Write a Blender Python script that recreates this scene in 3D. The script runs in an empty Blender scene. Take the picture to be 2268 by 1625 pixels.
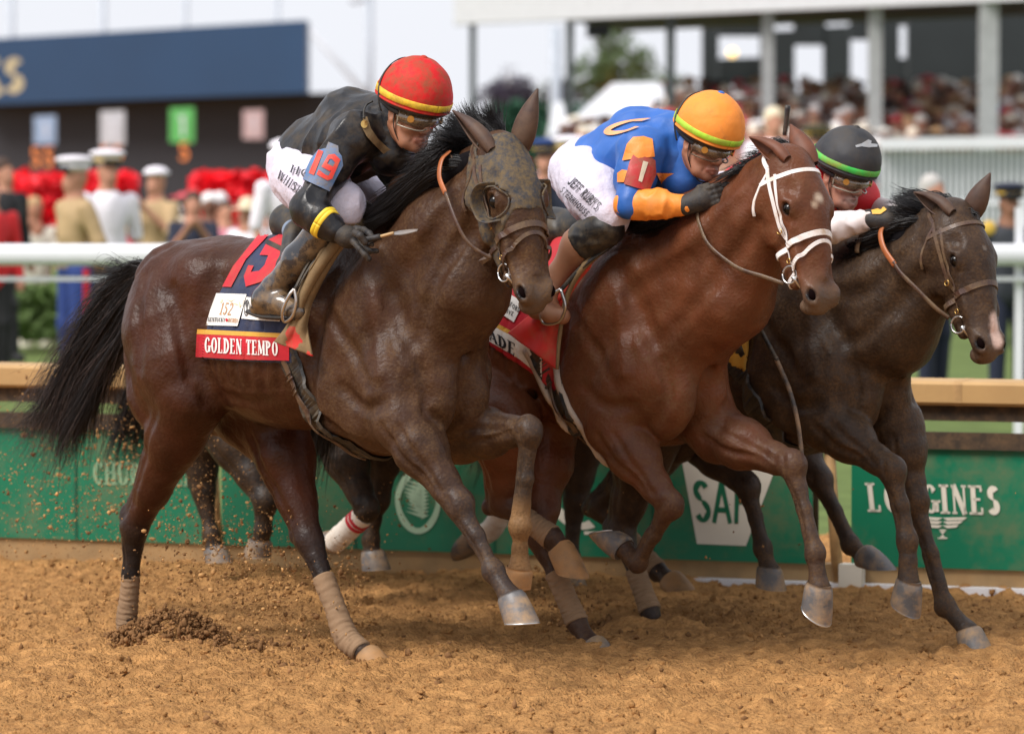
import bpy, math, random
import numpy as np
random.seed(7)
rng = np.random.RandomState(11)
sc = bpy.context.scene

# ------------------------------------------------------------------ camera
CAMZ = 1.86
FPX = 8550.0
PITCH = math.atan(435.5 / FPX)
cd = bpy.data.cameras.new('camera')
cam = bpy.data.objects.new('camera', cd)
sc.collection.objects.link(cam)
cam.location = (0, 0, CAMZ)
cam.rotation_euler = (math.pi / 2 - PITCH, 0, 0)
cd.sensor_width = 36
cd.lens = 36 * FPX / 2268
cd.clip_start = 0.5
cd.clip_end = 3000
cd.dof.use_dof = True
cd.dof.focus_distance = 14.1
cd.dof.aperture_fstop = 2.6
sc.camera = cam

# ------------------------------------------------------------------ world and sun
w = bpy.data.worlds.new('World')
sc.world = w
w.use_nodes = True
nt = w.node_tree
for n in list(nt.nodes): nt.nodes.remove(n)
SUN_EL, SUN_AZ = math.radians(50), math.radians(208)
sky = nt.nodes.new('ShaderNodeTexSky')
sky.sky_type = 'NISHITA'
sky.sun_disc = False
sky.sun_elevation = SUN_EL
sky.sun_rotation = SUN_AZ
sky.dust_density = 3.0
cl = nt.nodes.new('ShaderNodeMix'); cl.data_type = 'RGBA'
tc = nt.nodes.new('ShaderNodeTexCoord')
nz = nt.nodes.new('ShaderNodeTexNoise'); nz.inputs['Scale'].default_value = 2.2; nz.inputs['Detail'].default_value = 4
nt.links.new(tc.outputs['Generated'], nz.inputs['Vector'])
mr = nt.nodes.new('ShaderNodeMapRange')
mr.inputs['From Min'].default_value = 0.3; mr.inputs['From Max'].default_value = 0.6
mr.inputs['To Min'].default_value = 0.86; mr.inputs['To Max'].default_value = 0.98
nt.links.new(nz.outputs['Fac'], mr.inputs['Value'])
nt.links.new(mr.outputs['Result'], cl.inputs['Factor'])
nt.links.new(sky.outputs['Color'], cl.inputs['A'])
cl.inputs['B'].default_value = (9.9, 10.1, 10.8, 1)      # bright overcast cloud in the units of the sky
bg = nt.nodes.new('ShaderNodeBackground'); bg.inputs['Strength'].default_value = 0.074
wo = nt.nodes.new('ShaderNodeOutputWorld')
nt.links.new(cl.outputs['Result'], bg.inputs['Color'])
nt.links.new(bg.outputs['Background'], wo.inputs['Surface'])
sl = bpy.data.lights.new('sun', 'SUN'); sl.energy = 3.1; sl.angle = math.radians(26); sl.color = (1.0, 0.95, 0.90)
so = bpy.data.objects.new('sun', sl); sc.collection.objects.link(so)
# towards the sun: above, to the left, on the camera's side
_d = (-0.62, -0.48, 0.95)
so.rotation_euler = (math.atan2(math.hypot(_d[0], _d[1]), _d[2]), 0, math.atan2(_d[1], _d[0]) + math.pi / 2)
sky.sun_elevation = math.atan2(_d[2], math.hypot(_d[0], _d[1]))
sky.sun_rotation = math.atan2(_d[0], _d[1])
sc.view_settings.view_transform = 'Standard'
sc.view_settings.look = 'None'
sc.view_settings.exposure = 0.40
sc.view_settings.gamma = 1.0
sc.view_settings.use_curve_mapping = False

# ------------------------------------------------------------------ pixel <-> world
_cp, _sp = math.cos(PITCH), math.sin(PITCH)
CAM = np.array([0, 0, CAMZ])
def ray(px, py):
    x = (px - 1134) / FPX; y = -(py - 812.5) / FPX
    return np.array([x, _cp + y * _sp, -_sp + y * _cp])
def P(px, py, Y):
    d = ray(px, py)
    return CAM + d * (Y / d[1])
def proj(p):
    v = np.asarray(p, float) - CAM
    f = v[..., 1] * _cp - v[..., 2] * _sp
    u = v[..., 1] * _sp + v[..., 2] * _cp
    return 1134 + FPX * v[..., 0] / f, 812.5 - FPX * u / f
class Line:
    """the running line of one horse: origin below the hips, heading h, near side n"""
    def __init__(s, ox, oy, deg):
        t = math.radians(deg)
        s.o = np.array([ox, oy, 0.0]); s.h = np.array([math.cos(t), -math.sin(t), 0]); s.n = np.array([-math.sin(t), -math.cos(t), 0])
    def L(s, a, sd, z):
        return s.o + s.h * a + s.n * sd + np.array([0, 0, z])
    def H(s, px, py, sd=0.0):
        d = ray(px, py); b = s.o + s.n * sd
        A = np.array([[d[0], -s.h[0]], [d[1], -s.h[1]]])
        t, a = np.linalg.solve(A, b[:2])
        return CAM + d * t
    def loc(s, Pn):
        q = Pn - s.o
        return q @ s.h, q @ s.n, q[..., 2]

# ------------------------------------------------------------------ signed distance modelling
def _n(v):
    v = np.asarray(v, float); return v / (np.linalg.norm(v) + 1e-12)
def frame(z, x):
    z = _n(z); x = np.asarray(x, float); x = _n(x - z * (x @ z)); return np.array([x, np.cross(z, x), z])
class SDF:
    def __init__(s): s.p = []; s.paint = []; s.disp = None
    def _add(s, f, lo, hi, k, op, col, dust): s.p.append((f, np.array(lo), np.array(hi), k, op, col, dust))
    def cap(s, a, b, r1, r2=None, k=.03, col=None, dust=0., op='u'):
        a = np.array(a, float); b = np.array(b, float); r2 = r1 if r2 is None else r2
        ab = b - a; L2 = float(ab @ ab) + 1e-12
        def f(Q):
            v = Q - a; h = np.clip((v @ ab) / L2, 0, 1)
            v = v - h[..., None] * ab
            return np.sqrt(np.einsum('...i,...i->...', v, v)) - (r1 + h * (r2 - r1))
        R = max(r1, r2)
        s._add(f, np.minimum(a, b) - R, np.maximum(a, b) + R, k, op, col, dust); return s
    def chain(s, pts, rs, k=.03, col=None, dust=0., op='u'):
        for i in range(len(pts) - 1): s.cap(pts[i], pts[i + 1], rs[i], rs[i + 1], k, col, dust, op)
    def ell(s, c, r, R=None, k=.03, col=None, dust=0., op='u'):
        c = np.array(c, float); r = np.array(r, float); R = np.eye(3) if R is None else np.asarray(R, float)
        def f(Q):
            q = (Q - c) @ R.T
            k0 = np.sqrt(np.einsum('...i,...i->...', q / r, q / r)); k1 = np.sqrt(np.einsum('...i,...i->...', q / (r * r), q / (r * r)))
            return k0 * (k0 - 1) / np.maximum(k1, 1e-6)
        e = np.sqrt(((R * r[:, None]) ** 2).sum(0))
        s._add(f, c - e, c + e, k, op, col, dust); return s
    def spot(s, c, r, col, dust=None, soft=.5): s.paint.append((np.array(c, float), r, col, dust, soft))
    @staticmethod
    def _comb(d, e, k, op):
        if op == 'u':
            h = np.maximum(k - np.abs(d - e), 0) / k; return np.minimum(d, e) - h * h * k / 4
        h = np.maximum(k - np.abs(d + e), 0) / k; return np.maximum(d, -e) + h * h * k / 4
    def poly(s, pts, r, k=.03, op='s', col=None, dust=0.):
        p = np.asarray(pts, float); r = np.full(len(p), r) if np.isscalar(r) else np.asarray(r)
        def f(Q):
            best = None
            for i in range(len(p) - 1):
                ab = p[i + 1] - p[i]; v = Q - p[i]; h = np.clip((v @ ab) / (float(ab @ ab) + 1e-12), 0, 1); v = v - h[..., None] * ab
                e = np.sqrt(np.einsum('...i,...i->...', v, v)) - (r[i] + h * (r[i + 1] - r[i])); best = e if best is None else np.minimum(best, e)
            return best
        s._add(f, p.min(0) - r.max(), p.max(0) + r.max(), k, op, col, dust)
    def eval(s, Q, near=False):
        Q = np.asarray(Q, float); sh = Q.shape[:-1]; q = Q.reshape(-1, 3); d = np.full(len(q), 9.0 if not near else .2); big = len(q) > 400
        for f, lo, hi, k, op, c, u in s.p:
            if op == 's' or near:
                m = k + .012 if op == 's' else k + .03
                if big:
                    ix = np.flatnonzero((q[:, 2] > lo[2] - m) & (q[:, 2] < hi[2] + m)); 
                    if not len(ix): continue
                    w_ = q[ix]; w_ = (w_[:, 0] > lo[0] - m) & (w_[:, 0] < hi[0] + m) & (w_[:, 1] > lo[1] - m) & (w_[:, 1] < hi[1] + m); ix = ix[w_]
                else: ix = np.flatnonzero(((q > lo - m) & (q < hi + m)).all(1))
                if not len(ix): continue
                d[ix] = s._comb(d[ix], f(q[ix]), k, op)
            else: d = s._comb(d, f(q), k, op)
        if s.disp is not None: d = d + s.disp(q)
        return d.reshape(sh)
    def bounds(s, m=.03):
        lo = np.min([p[1] for p in s.p if p[4] == 'u'], 0) - m; hi = np.max([p[2] for p in s.p if p[4] == 'u'], 0) + m
        return lo, hi
    def grid(s, lo, hi, vox):
        n = np.ceil((hi - lo) / vox).astype(int) + 1
        D = np.full(n, .2, np.float32)
        for f, a, b, k, op, c, u in s.p:
            m = k + vox * 3
            i0 = np.maximum(np.floor((a - m - lo) / vox).astype(int), 0); i1 = np.minimum(np.ceil((b + m - lo) / vox).astype(int) + 1, n)
            if (i1 <= i0).any(): continue
            # blocks keep the memory low
            for x0 in range(i0[0], i1[0], 48):
                x1 = min(x0 + 48, i1[0])
                g = np.stack(np.meshgrid(lo[0] + vox * np.arange(x0, x1), lo[1] + vox * np.arange(i0[1], i1[1]), lo[2] + vox * np.arange(i0[2], i1[2]), indexing='ij'), -1)
                v = D[x0:x1, i0[1]:i1[1], i0[2]:i1[2]]
                v[...] = s._comb(v, f(g), k, op)
        if s.disp is not None:
            ii = np.argwhere(np.abs(D) < vox * 4)
            if len(ii): D[tuple(ii.T)] += s.disp(lo + vox * ii).astype(np.float32)
        return D
    def grad(s, Q, e=.002, near=False):
        g = np.zeros_like(Q)
        for i in range(3):
            o = np.zeros(3); o[i] = e
            g[..., i] = s.eval(Q + o, near) - s.eval(Q - o, near) if near else s.eval(Q + o) - s.eval(Q - o)
        return g / (np.linalg.norm(g, axis=-1, keepdims=True) + 1e-9)
    def colours(s, V, kc=.02, base=(.2, .2, .2)):
        W = np.zeros(len(V)); C = np.zeros((len(V), 3)); U = np.zeros(len(V))
        E = []; dm = np.full(len(V), 9.)
        for f, lo, hi, k, op, c, u in s.p:
            if op != 'u': continue
            ix = np.flatnonzero(((V > lo - .12) & (V < hi + .12)).all(1))
            if not len(ix): continue
            e = f(V[ix]); E.append((ix, e, c, u)); dm[ix] = np.minimum(dm[ix], e)
        for ix, e, c, u in E:
            ww = np.exp(-np.minimum((e - dm[ix]) / kc, 40)); c = base if c is None else c
            W[ix] += ww; C[ix] += ww[:, None] * np.array(c); U[ix] += ww * u
        W = np.maximum(W, 1e-9)
        C /= W[:, None]; U /= W
        for c, r, col, du, soft in s.paint:
            d = np.linalg.norm(V - c, axis=1)
            m = np.clip((r - d) / (r * soft), 0, 1)
            if col is not None: C = C * (1 - m[:, None]) + np.array(col) * m[:, None]
            if du is not None: U = U * (1 - m) + du * m
        return C, U

def nets(D, lo, vox):
    S = D < 0
    c = S[:-1, :-1, :-1].astype(np.int8)
    cnt = np.zeros_like(c)
    for i in (0, 1):
        for j in (0, 1):
            for k in (0, 1):
                cnt += S[i:S.shape[0] - 1 + i, j:S.shape[1] - 1 + j, k:S.shape[2] - 1 + k]
    act = np.argwhere((cnt > 0) & (cnt < 8))
    if len(act) == 0: return np.zeros((0, 3)), np.zeros((0, 4), int)
    idx = np.full(cnt.shape, -1, np.int32); idx[tuple(act.T)] = np.arange(len(act))
    acc = np.zeros((len(act), 3)); num = np.zeros(len(act))
    cs = [np.array(t) for t in ((0,0,0),(1,0,0),(0,1,0),(1,1,0),(0,0,1),(1,0,1),(0,1,1),(1,1,1))]
    for a in range(8):
        for ax in range(3):
            if cs[a][ax]: continue
            b = cs[a].copy(); b[ax] = 1
            va = D[tuple((act + cs[a]).T)]; vb = D[tuple((act + b).T)]
            m = (va < 0) != (vb < 0)
            t = np.where(m, va / np.where(m, va - vb, 1), 0)
            p = cs[a][None] + t[:, None] * (b - cs[a])[None]
            acc += p * m[:, None]; num += m
    V = lo + vox * (act + acc / num[:, None])
    F = []
    for ax in range(3):
        u, v = (ax + 1) % 3, (ax + 2) % 3
        s0 = [slice(1, -1)] * 3; s0[ax] = slice(0, -1); s1 = list(s0); s1[ax] = slice(1, None)
        A = S[tuple(s0)]; B = S[tuple(s1)]
        e = np.argwhere(A != B)
        if len(e) == 0: continue
        sa = A[tuple(e.T)]
        e = e + 1; e[:, ax] -= 1
        du = np.zeros(3, int); du[u] = 1; dv = np.zeros(3, int); dv[v] = 1
        q = np.stack([idx[tuple((e - du - dv).T)], idx[tuple((e - dv).T)], idx[tuple(e.T)], idx[tuple((e - du).T)]], 1)
        q[~sa] = q[~sa][:, ::-1]
        F.append(q)
    F = np.concatenate(F)
    return V, F[(F >= 0).all(1)]

def mk(name, V, F, mat=None, parent=None, smooth=True, col=None, dust=None, mats=None, fmi=None):
    me = bpy.data.meshes.new(name)
    V = np.asarray(V, np.float32)
    if isinstance(F, np.ndarray) and F.ndim == 2:
        n, k = F.shape
        me.vertices.add(len(V)); me.vertices.foreach_set('co', V.ravel())
        me.loops.add(n * k); me.loops.foreach_set('vertex_index', F.astype(np.int32).ravel())
        me.polygons.add(n); me.polygons.foreach_set('loop_start', np.arange(0, n * k, k, dtype=np.int32))
        me.update(calc_edges=True)
    else:
        me.from_pydata(V.tolist(), [], F)
    me.validate()
    if smooth: me.polygons.foreach_set('use_smooth', np.ones(len(me.polygons), bool))
    if col is not None:
        at = me.color_attributes.new('Col', 'FLOAT_COLOR', 'POINT')
        d = np.ones((len(V), 4), np.float32); d[:, :3] = col
        if dust is not None: d[:, 3] = dust
        at.data.foreach_set('color', d.ravel())
    if mats:
        for m in mats: me.materials.append(m)
        if fmi is not None: me.polygons.foreach_set('material_index', np.asarray(fmi, np.int32))
    elif mat: me.materials.append(mat)
    o = bpy.data.objects.new(name, me); sc.collection.objects.link(o)
    if parent: o.parent = parent
    me.update()
    return o
def tag(o, label=None, cat=None, group=None, kind=None):
    if label: o['label'] = label
    if cat: o['category'] = cat
    if group: o['group'] = group
    if kind: o['kind'] = kind
    return o
def empty(name, label, cat, group=None):
    o = bpy.data.objects.new(name, None); o.empty_display_size = .1
    sc.collection.objects.link(o); return tag(o, label, cat, group)
def sdfmesh(name, S, vox, mat, parent, off=0., clip=None, lo=None, hi=None, kc=.02, newton=1, usecol=True, shell=None):
    L0, H0 = S.bounds(.03 + abs(off))
    lo = L0 if lo is None else np.maximum(lo, L0); hi = H0 if hi is None else np.minimum(hi, H0)
    D = S.grid(lo, hi, vox) - off
    if clip is not None:
        n = D.shape
        for x0 in range(0, n[0], 48):
            x1 = min(x0 + 48, n[0])
            g = np.stack(np.meshgrid(lo[0] + vox * np.arange(x0, x1), lo[1] + vox * np.arange(n[1]), lo[2] + vox * np.arange(n[2]), indexing='ij'), -1)
            D[x0:x1] = np.maximum(D[x0:x1], clip(g))
    D[0] = D[-1] = 1; D[:, 0] = D[:, -1] = 1; D[:, :, 0] = D[:, :, -1] = 1
    V, F = nets(D, lo, vox)
    if len(V) == 0: print('EMPTY', name); return None
    if clip is None:
        for _ in range(newton):
            d = S.eval(V, True) - off; g = S.grad(V, .003, True); V = V - g * np.clip(d, -vox, vox)[:, None] * .9
    col = dust = None
    if usecol: col, dust = S.colours(V, kc)
    return mk(name, V, F, mat, parent, True, col, dust)

def cast(S, px, py, t0=12.0, t1=18.5, off=0.):
    d = ray(px, py); d = d / np.linalg.norm(d); t = t0
    for _ in range(120):
        v = float(S.eval(CAM + d * t)) - off
        if v < .0008: return CAM + d * t
        t += max(v * .8, .001)
        if t > t1: return None
    return None
def castmany(S, XY, t0=12.0, t1=19.0, off=0.):
    XY = np.asarray(XY, float); n = len(XY)
    x = (XY[:, 0] - 1134) / FPX; y = -(XY[:, 1] - 812.5) / FPX
    d = np.stack([x, _cp + y * _sp, -_sp + y * _cp], 1); d /= np.linalg.norm(d, axis=1)[:, None]
    t = np.full(n, t0); done = np.zeros(n, bool)
    for _ in range(90):
        v = S.eval(CAM + d * t[:, None]) - off
        done |= v < .0008
        t = np.where(done | (t > t1), t, t + np.maximum(v * .85, .0008))
    return CAM + d * t[:, None], t < t1

def catmull(pts, m):
    p = np.asarray(pts, float)
    if len(p) == 2: return p[0] + np.linspace(0, 1, m)[:, None] * (p[1] - p[0])
    q = np.vstack([2 * p[0] - p[1], p, 2 * p[-1] - p[-2]])
    n = len(p) - 1; out = []
    for t in np.linspace(0, n, m):
        i = min(int(t), n - 1); f = t - i
        a, b, c, d = q[i], q[i + 1], q[i + 2], q[i + 3]
        out.append(.5 * ((2 * b) + (-a + c) * f + (2 * a - 5 * b + 4 * c - d) * f * f + (-a + 3 * b - 3 * c + d) * f ** 3))
    return np.array(out)
def tube(pts, r, seg=8, m=None, flat=1.0, up=None, caps=True):
    """swept tube; r scalar or list; flat scales the second axis"""
    p = catmull(pts, m) if m else np.asarray(pts, float)
    n = len(p); r = np.interp(np.linspace(0, 1, n), np.linspace(0, 1, len(r)), r) if hasattr(r, '__len__') else np.full(n, r)
    T = np.gradient(p, axis=0); T /= np.linalg.norm(T, axis=1)[:, None] + 1e-12
    V = []; u = None
    for i in range(n):
        ref = up[i] if (up is not None and hasattr(up[0], '__len__')) else (up if up is not None else (u if u is not None else (np.array([0, 0, 1.]) if abs(T[i][2]) < .9 else np.array([1., 0, 0]))))
        u = np.asarray(ref, float); u = _n(u - T[i] * (u @ T[i])); v = np.cross(T[i], u)
        for k in range(seg):
            a = 2 * math.pi * k / seg
            V.append(p[i] + r[i] * (math.cos(a) * v + math.sin(a) * flat * u))
    F = []
    for i in range(n - 1):
        for k in range(seg):
            k2 = (k + 1) % seg
            F.append((i * seg + k, i * seg + k2, (i + 1) * seg + k2, (i + 1) * seg + k))
    if caps: F.append(tuple(range(seg))[::-1]); F.append(tuple((n - 1) * seg + k for k in range(seg)))
    return V, F
def ribbon(pts, normals, width, thick):
    """rectangular strap lying on a surface"""
    p = np.asarray(pts, float); n = len(p)
    N = np.asarray(normals, float)
    T = np.gradient(p, axis=0); T /= np.linalg.norm(T, axis=1)[:, None] + 1e-12
    W = width if hasattr(width, '__len__') else [width] * n
    V = []
    for i in range(n):
        u = _n(N[i] - T[i] * (N[i] @ T[i])); v = np.cross(T[i], u); w_ = W[i] / 2
        for a, b in ((-1, 0), (-.88, 1), (.88, 1), (1, 0), (.8, -.4), (-.8, -.4)): V.append(p[i] + v * w_ * a + u * thick * b)
    F = []
    for i in range(n - 1):
        for k in range(6):
            k2 = (k + 1) % 6; F.append((i * 6 + k, i * 6 + k2, (i + 1) * 6 + k2, (i + 1) * 6 + k))
    F.append((5, 4, 3, 2, 1, 0)); F.append(tuple((n - 1) * 6 + k for k in range(6)))
    return V, F
def march(S, O, Dr, off=0., n=60, tmax=2.):
    O = np.asarray(O, float); Dr = np.asarray(Dr, float); t = np.zeros(len(O))
    for _ in range(n):
        v = S.eval(O + Dr * t[:, None]) - off; t = np.clip(t + v * .8, 0, tmax)
    return O + Dr * t[:, None]
def ringpath(S, c, u, v, a0=0, a1=360, n=60, R=.6, off=0.):
    an = np.radians(np.linspace(a0, a1, n)); D = np.cos(an)[:, None] * np.asarray(u) + np.sin(an)[:, None] * np.asarray(v)
    p = march(S, np.asarray(c) + D * R, -D, off, 60, R * .97)
    return p, S.grad(p, .004)
def onpath(S, pts, n=30, off=0.):
    p = catmull(pts, n)
    for _ in range(4): p = p - S.grad(p, .003) * (S.eval(p) - off)[:, None]
    return p, S.grad(p, .004)
def groove(S, pts, r=.014, depth=.008, k=.03, n=9):
    p = catmull(pts, n)
    for _ in range(5): p = p - S.grad(p, .004) * S.eval(p)[:, None]
    g = S.grad(p, .006); e = np.sin(np.linspace(.25, math.pi - .25, n))[:, None]
    q = p + g * (r - depth * 1.35 * e)
    S.poly(q, r, k, 's')
def ridge(S, pts, r=.006, out=.003, k=.01, n=12, col=None, dust=0.):
    p = catmull(pts, n)
    for _ in range(5): p = p - S.grad(p, .004) * S.eval(p)[:, None]
    g = S.grad(p, .006); S.poly(p - g * (r - out), r, k, 'u', col, dust)
class Off:
    """a surface lying a little outside another"""
    def __init__(s, S, off): s.S = S; s.off = off
    def eval(s, Q): return s.S.eval(Q) - s.off
def noise3(Q, seed=0):
    Q = np.asarray(Q, float); i = np.floor(Q).astype(np.int64); f = Q - i; f = f * f * (3 - 2 * f)
    def hsh(a, b, c):
        n = (a * 73856093) ^ (b * 19349663) ^ (c * 83492791) ^ (seed * 2654435)
        n = (n ^ (n >> 13)) * 1274126177 & 0x7fffffff
        return ((n ^ (n >> 16)) & 0xffff) / 32767.5 - 1
    r = 0
    for a in (0, 1):
        for b in (0, 1):
            for c in (0, 1):
                r = r + hsh(i[..., 0] + a, i[..., 1] + b, i[..., 2] + c) * (f[..., 0] if a else 1 - f[..., 0]) * (f[..., 1] if b else 1 - f[..., 1]) * (f[..., 2] if c else 1 - f[..., 2])
    return r
def folds(amp, freq, axis, stretch=5., seed=0):
    """cloth folds: ridged noise drawn out along an axis"""
    a = _n(axis); 
    def f(Q):
        t = Q @ a; q = Q - t[..., None] * a * (1 - 1 / stretch)
        wv = noise3(q * freq * .4, seed + 5) * .6
        n1 = noise3(q * freq + wv[..., None], seed)
        return amp * (1 - 2.6 * np.abs(n1)) * -1 + amp * .35 * noise3(Q * freq * 2.3, seed + 1)
    return f
import bmesh
def flat(polys, step=7.):
    """polygons (list of 2D outlines) -> triangles cut finer than step"""
    bm = bmesh.new()
    for p in polys:
        try: bm.faces.new([bm.verts.new((x, y, 0)) for x, y in p])
        except ValueError: pass
    bmesh.ops.triangulate(bm, faces=bm.faces[:])
    for _ in range(7):
        e = [e for e in bm.edges if e.calc_length() > step]
        if not e: break
        bmesh.ops.subdivide_edges(bm, edges=e, cuts=1)
        bmesh.ops.triangulate(bm, faces=[f for f in bm.faces if len(f.verts) > 3])
    bm.verts.index_update()
    V = np.array([v.co[:2] for v in bm.verts]); F = [tuple(v.index for v in f.verts) for f in bm.faces]; bm.free()
    return V, F
def quadmap(q, V):
    """unit square (x right, y up) -> pixel quad given as TL, TR, BR, BL"""
    q = np.asarray(q, float); u = V[:, 0:1]; v = V[:, 1:2]
    return q[3] * (1 - u) * (1 - v) + q[2] * u * (1 - v) + q[1] * u * v + q[0] * (1 - u) * v
def decal(name, S, polys, mt, par, off=.003, step=7., quad=None, thick=0.):
    if quad is not None:
        polys = [quadmap(quad, np.asarray(p, float)) for p in polys]
    V, F = flat(polys, step)
    W, ok = castmany(S, V, off=off)
    F = [f for f in F if all(ok[i] for i in f)]
    # faces towards the camera
    FF = []
    for f in F:
        a, b, c = W[f[0]], W[f[1]], W[f[2]]
        if np.cross(b - a, c - a) @ (CAM - a) < 0: f = f[::-1]
        FF.append(f)
    W = np.where(ok[:, None], W, CAM + np.array([0, -1, 0]))
    used = sorted({i for f in FF for i in f}); mp = {j: i for i, j in enumerate(used)}
    if not used: print('decal lost', name); return None
    W = W[used]; FF = [tuple(mp[i] for i in f) for f in FF]
    if thick > 0:
        ed = {}
        for f in FF:
            for a, b in zip(f, f[1:] + f[:1]): ed[(a, b)] = 1
        bd = [(a, b) for a, b in ed if (b, a) not in ed]
        n = len(W); back = CAM + (W - CAM) * (1 + thick / 14.5)
        W = np.vstack([W, back]); FF = FF + [(b, a, a + n, b + n) for a, b in bd]
    return mk(name, W, FF, mt, par, smooth=False)

# ---- lettering built from strokes: a condensed roman (serif) face and a plain one
def _seg(x0, y0, x1, y1, t0, t1=None):
    t1 = t0 if t1 is None else t1; d = math.hypot(x1 - x0, y1 - y0) + 1e-9; nx, ny = -(y1 - y0) / d / 2, (x1 - x0) / d / 2
    return [(x0 + nx * t0, y0 + ny * t0), (x0 - nx * t0, y0 - ny * t0), (x1 - nx * t1, y1 - ny * t1), (x1 + nx * t1, y1 + ny * t1)]
def _arc(cx, cy, rx, ry, a0, a1, tv, th, n=12):
    out = []; pr = None
    for i in range(n + 1):
        a = math.radians(a0 + (a1 - a0) * i / n); t = tv * abs(math.cos(a)) + th * abs(math.sin(a))
        o = (cx + (rx) * math.cos(a), cy + (ry) * math.sin(a)); q = (cx + max(rx - t, 0) * math.cos(a), cy + max(ry - t, 0) * math.sin(a))
        if pr: out.append([pr[0], pr[1], q, o])
        pr = (o, q)
    return out
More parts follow.
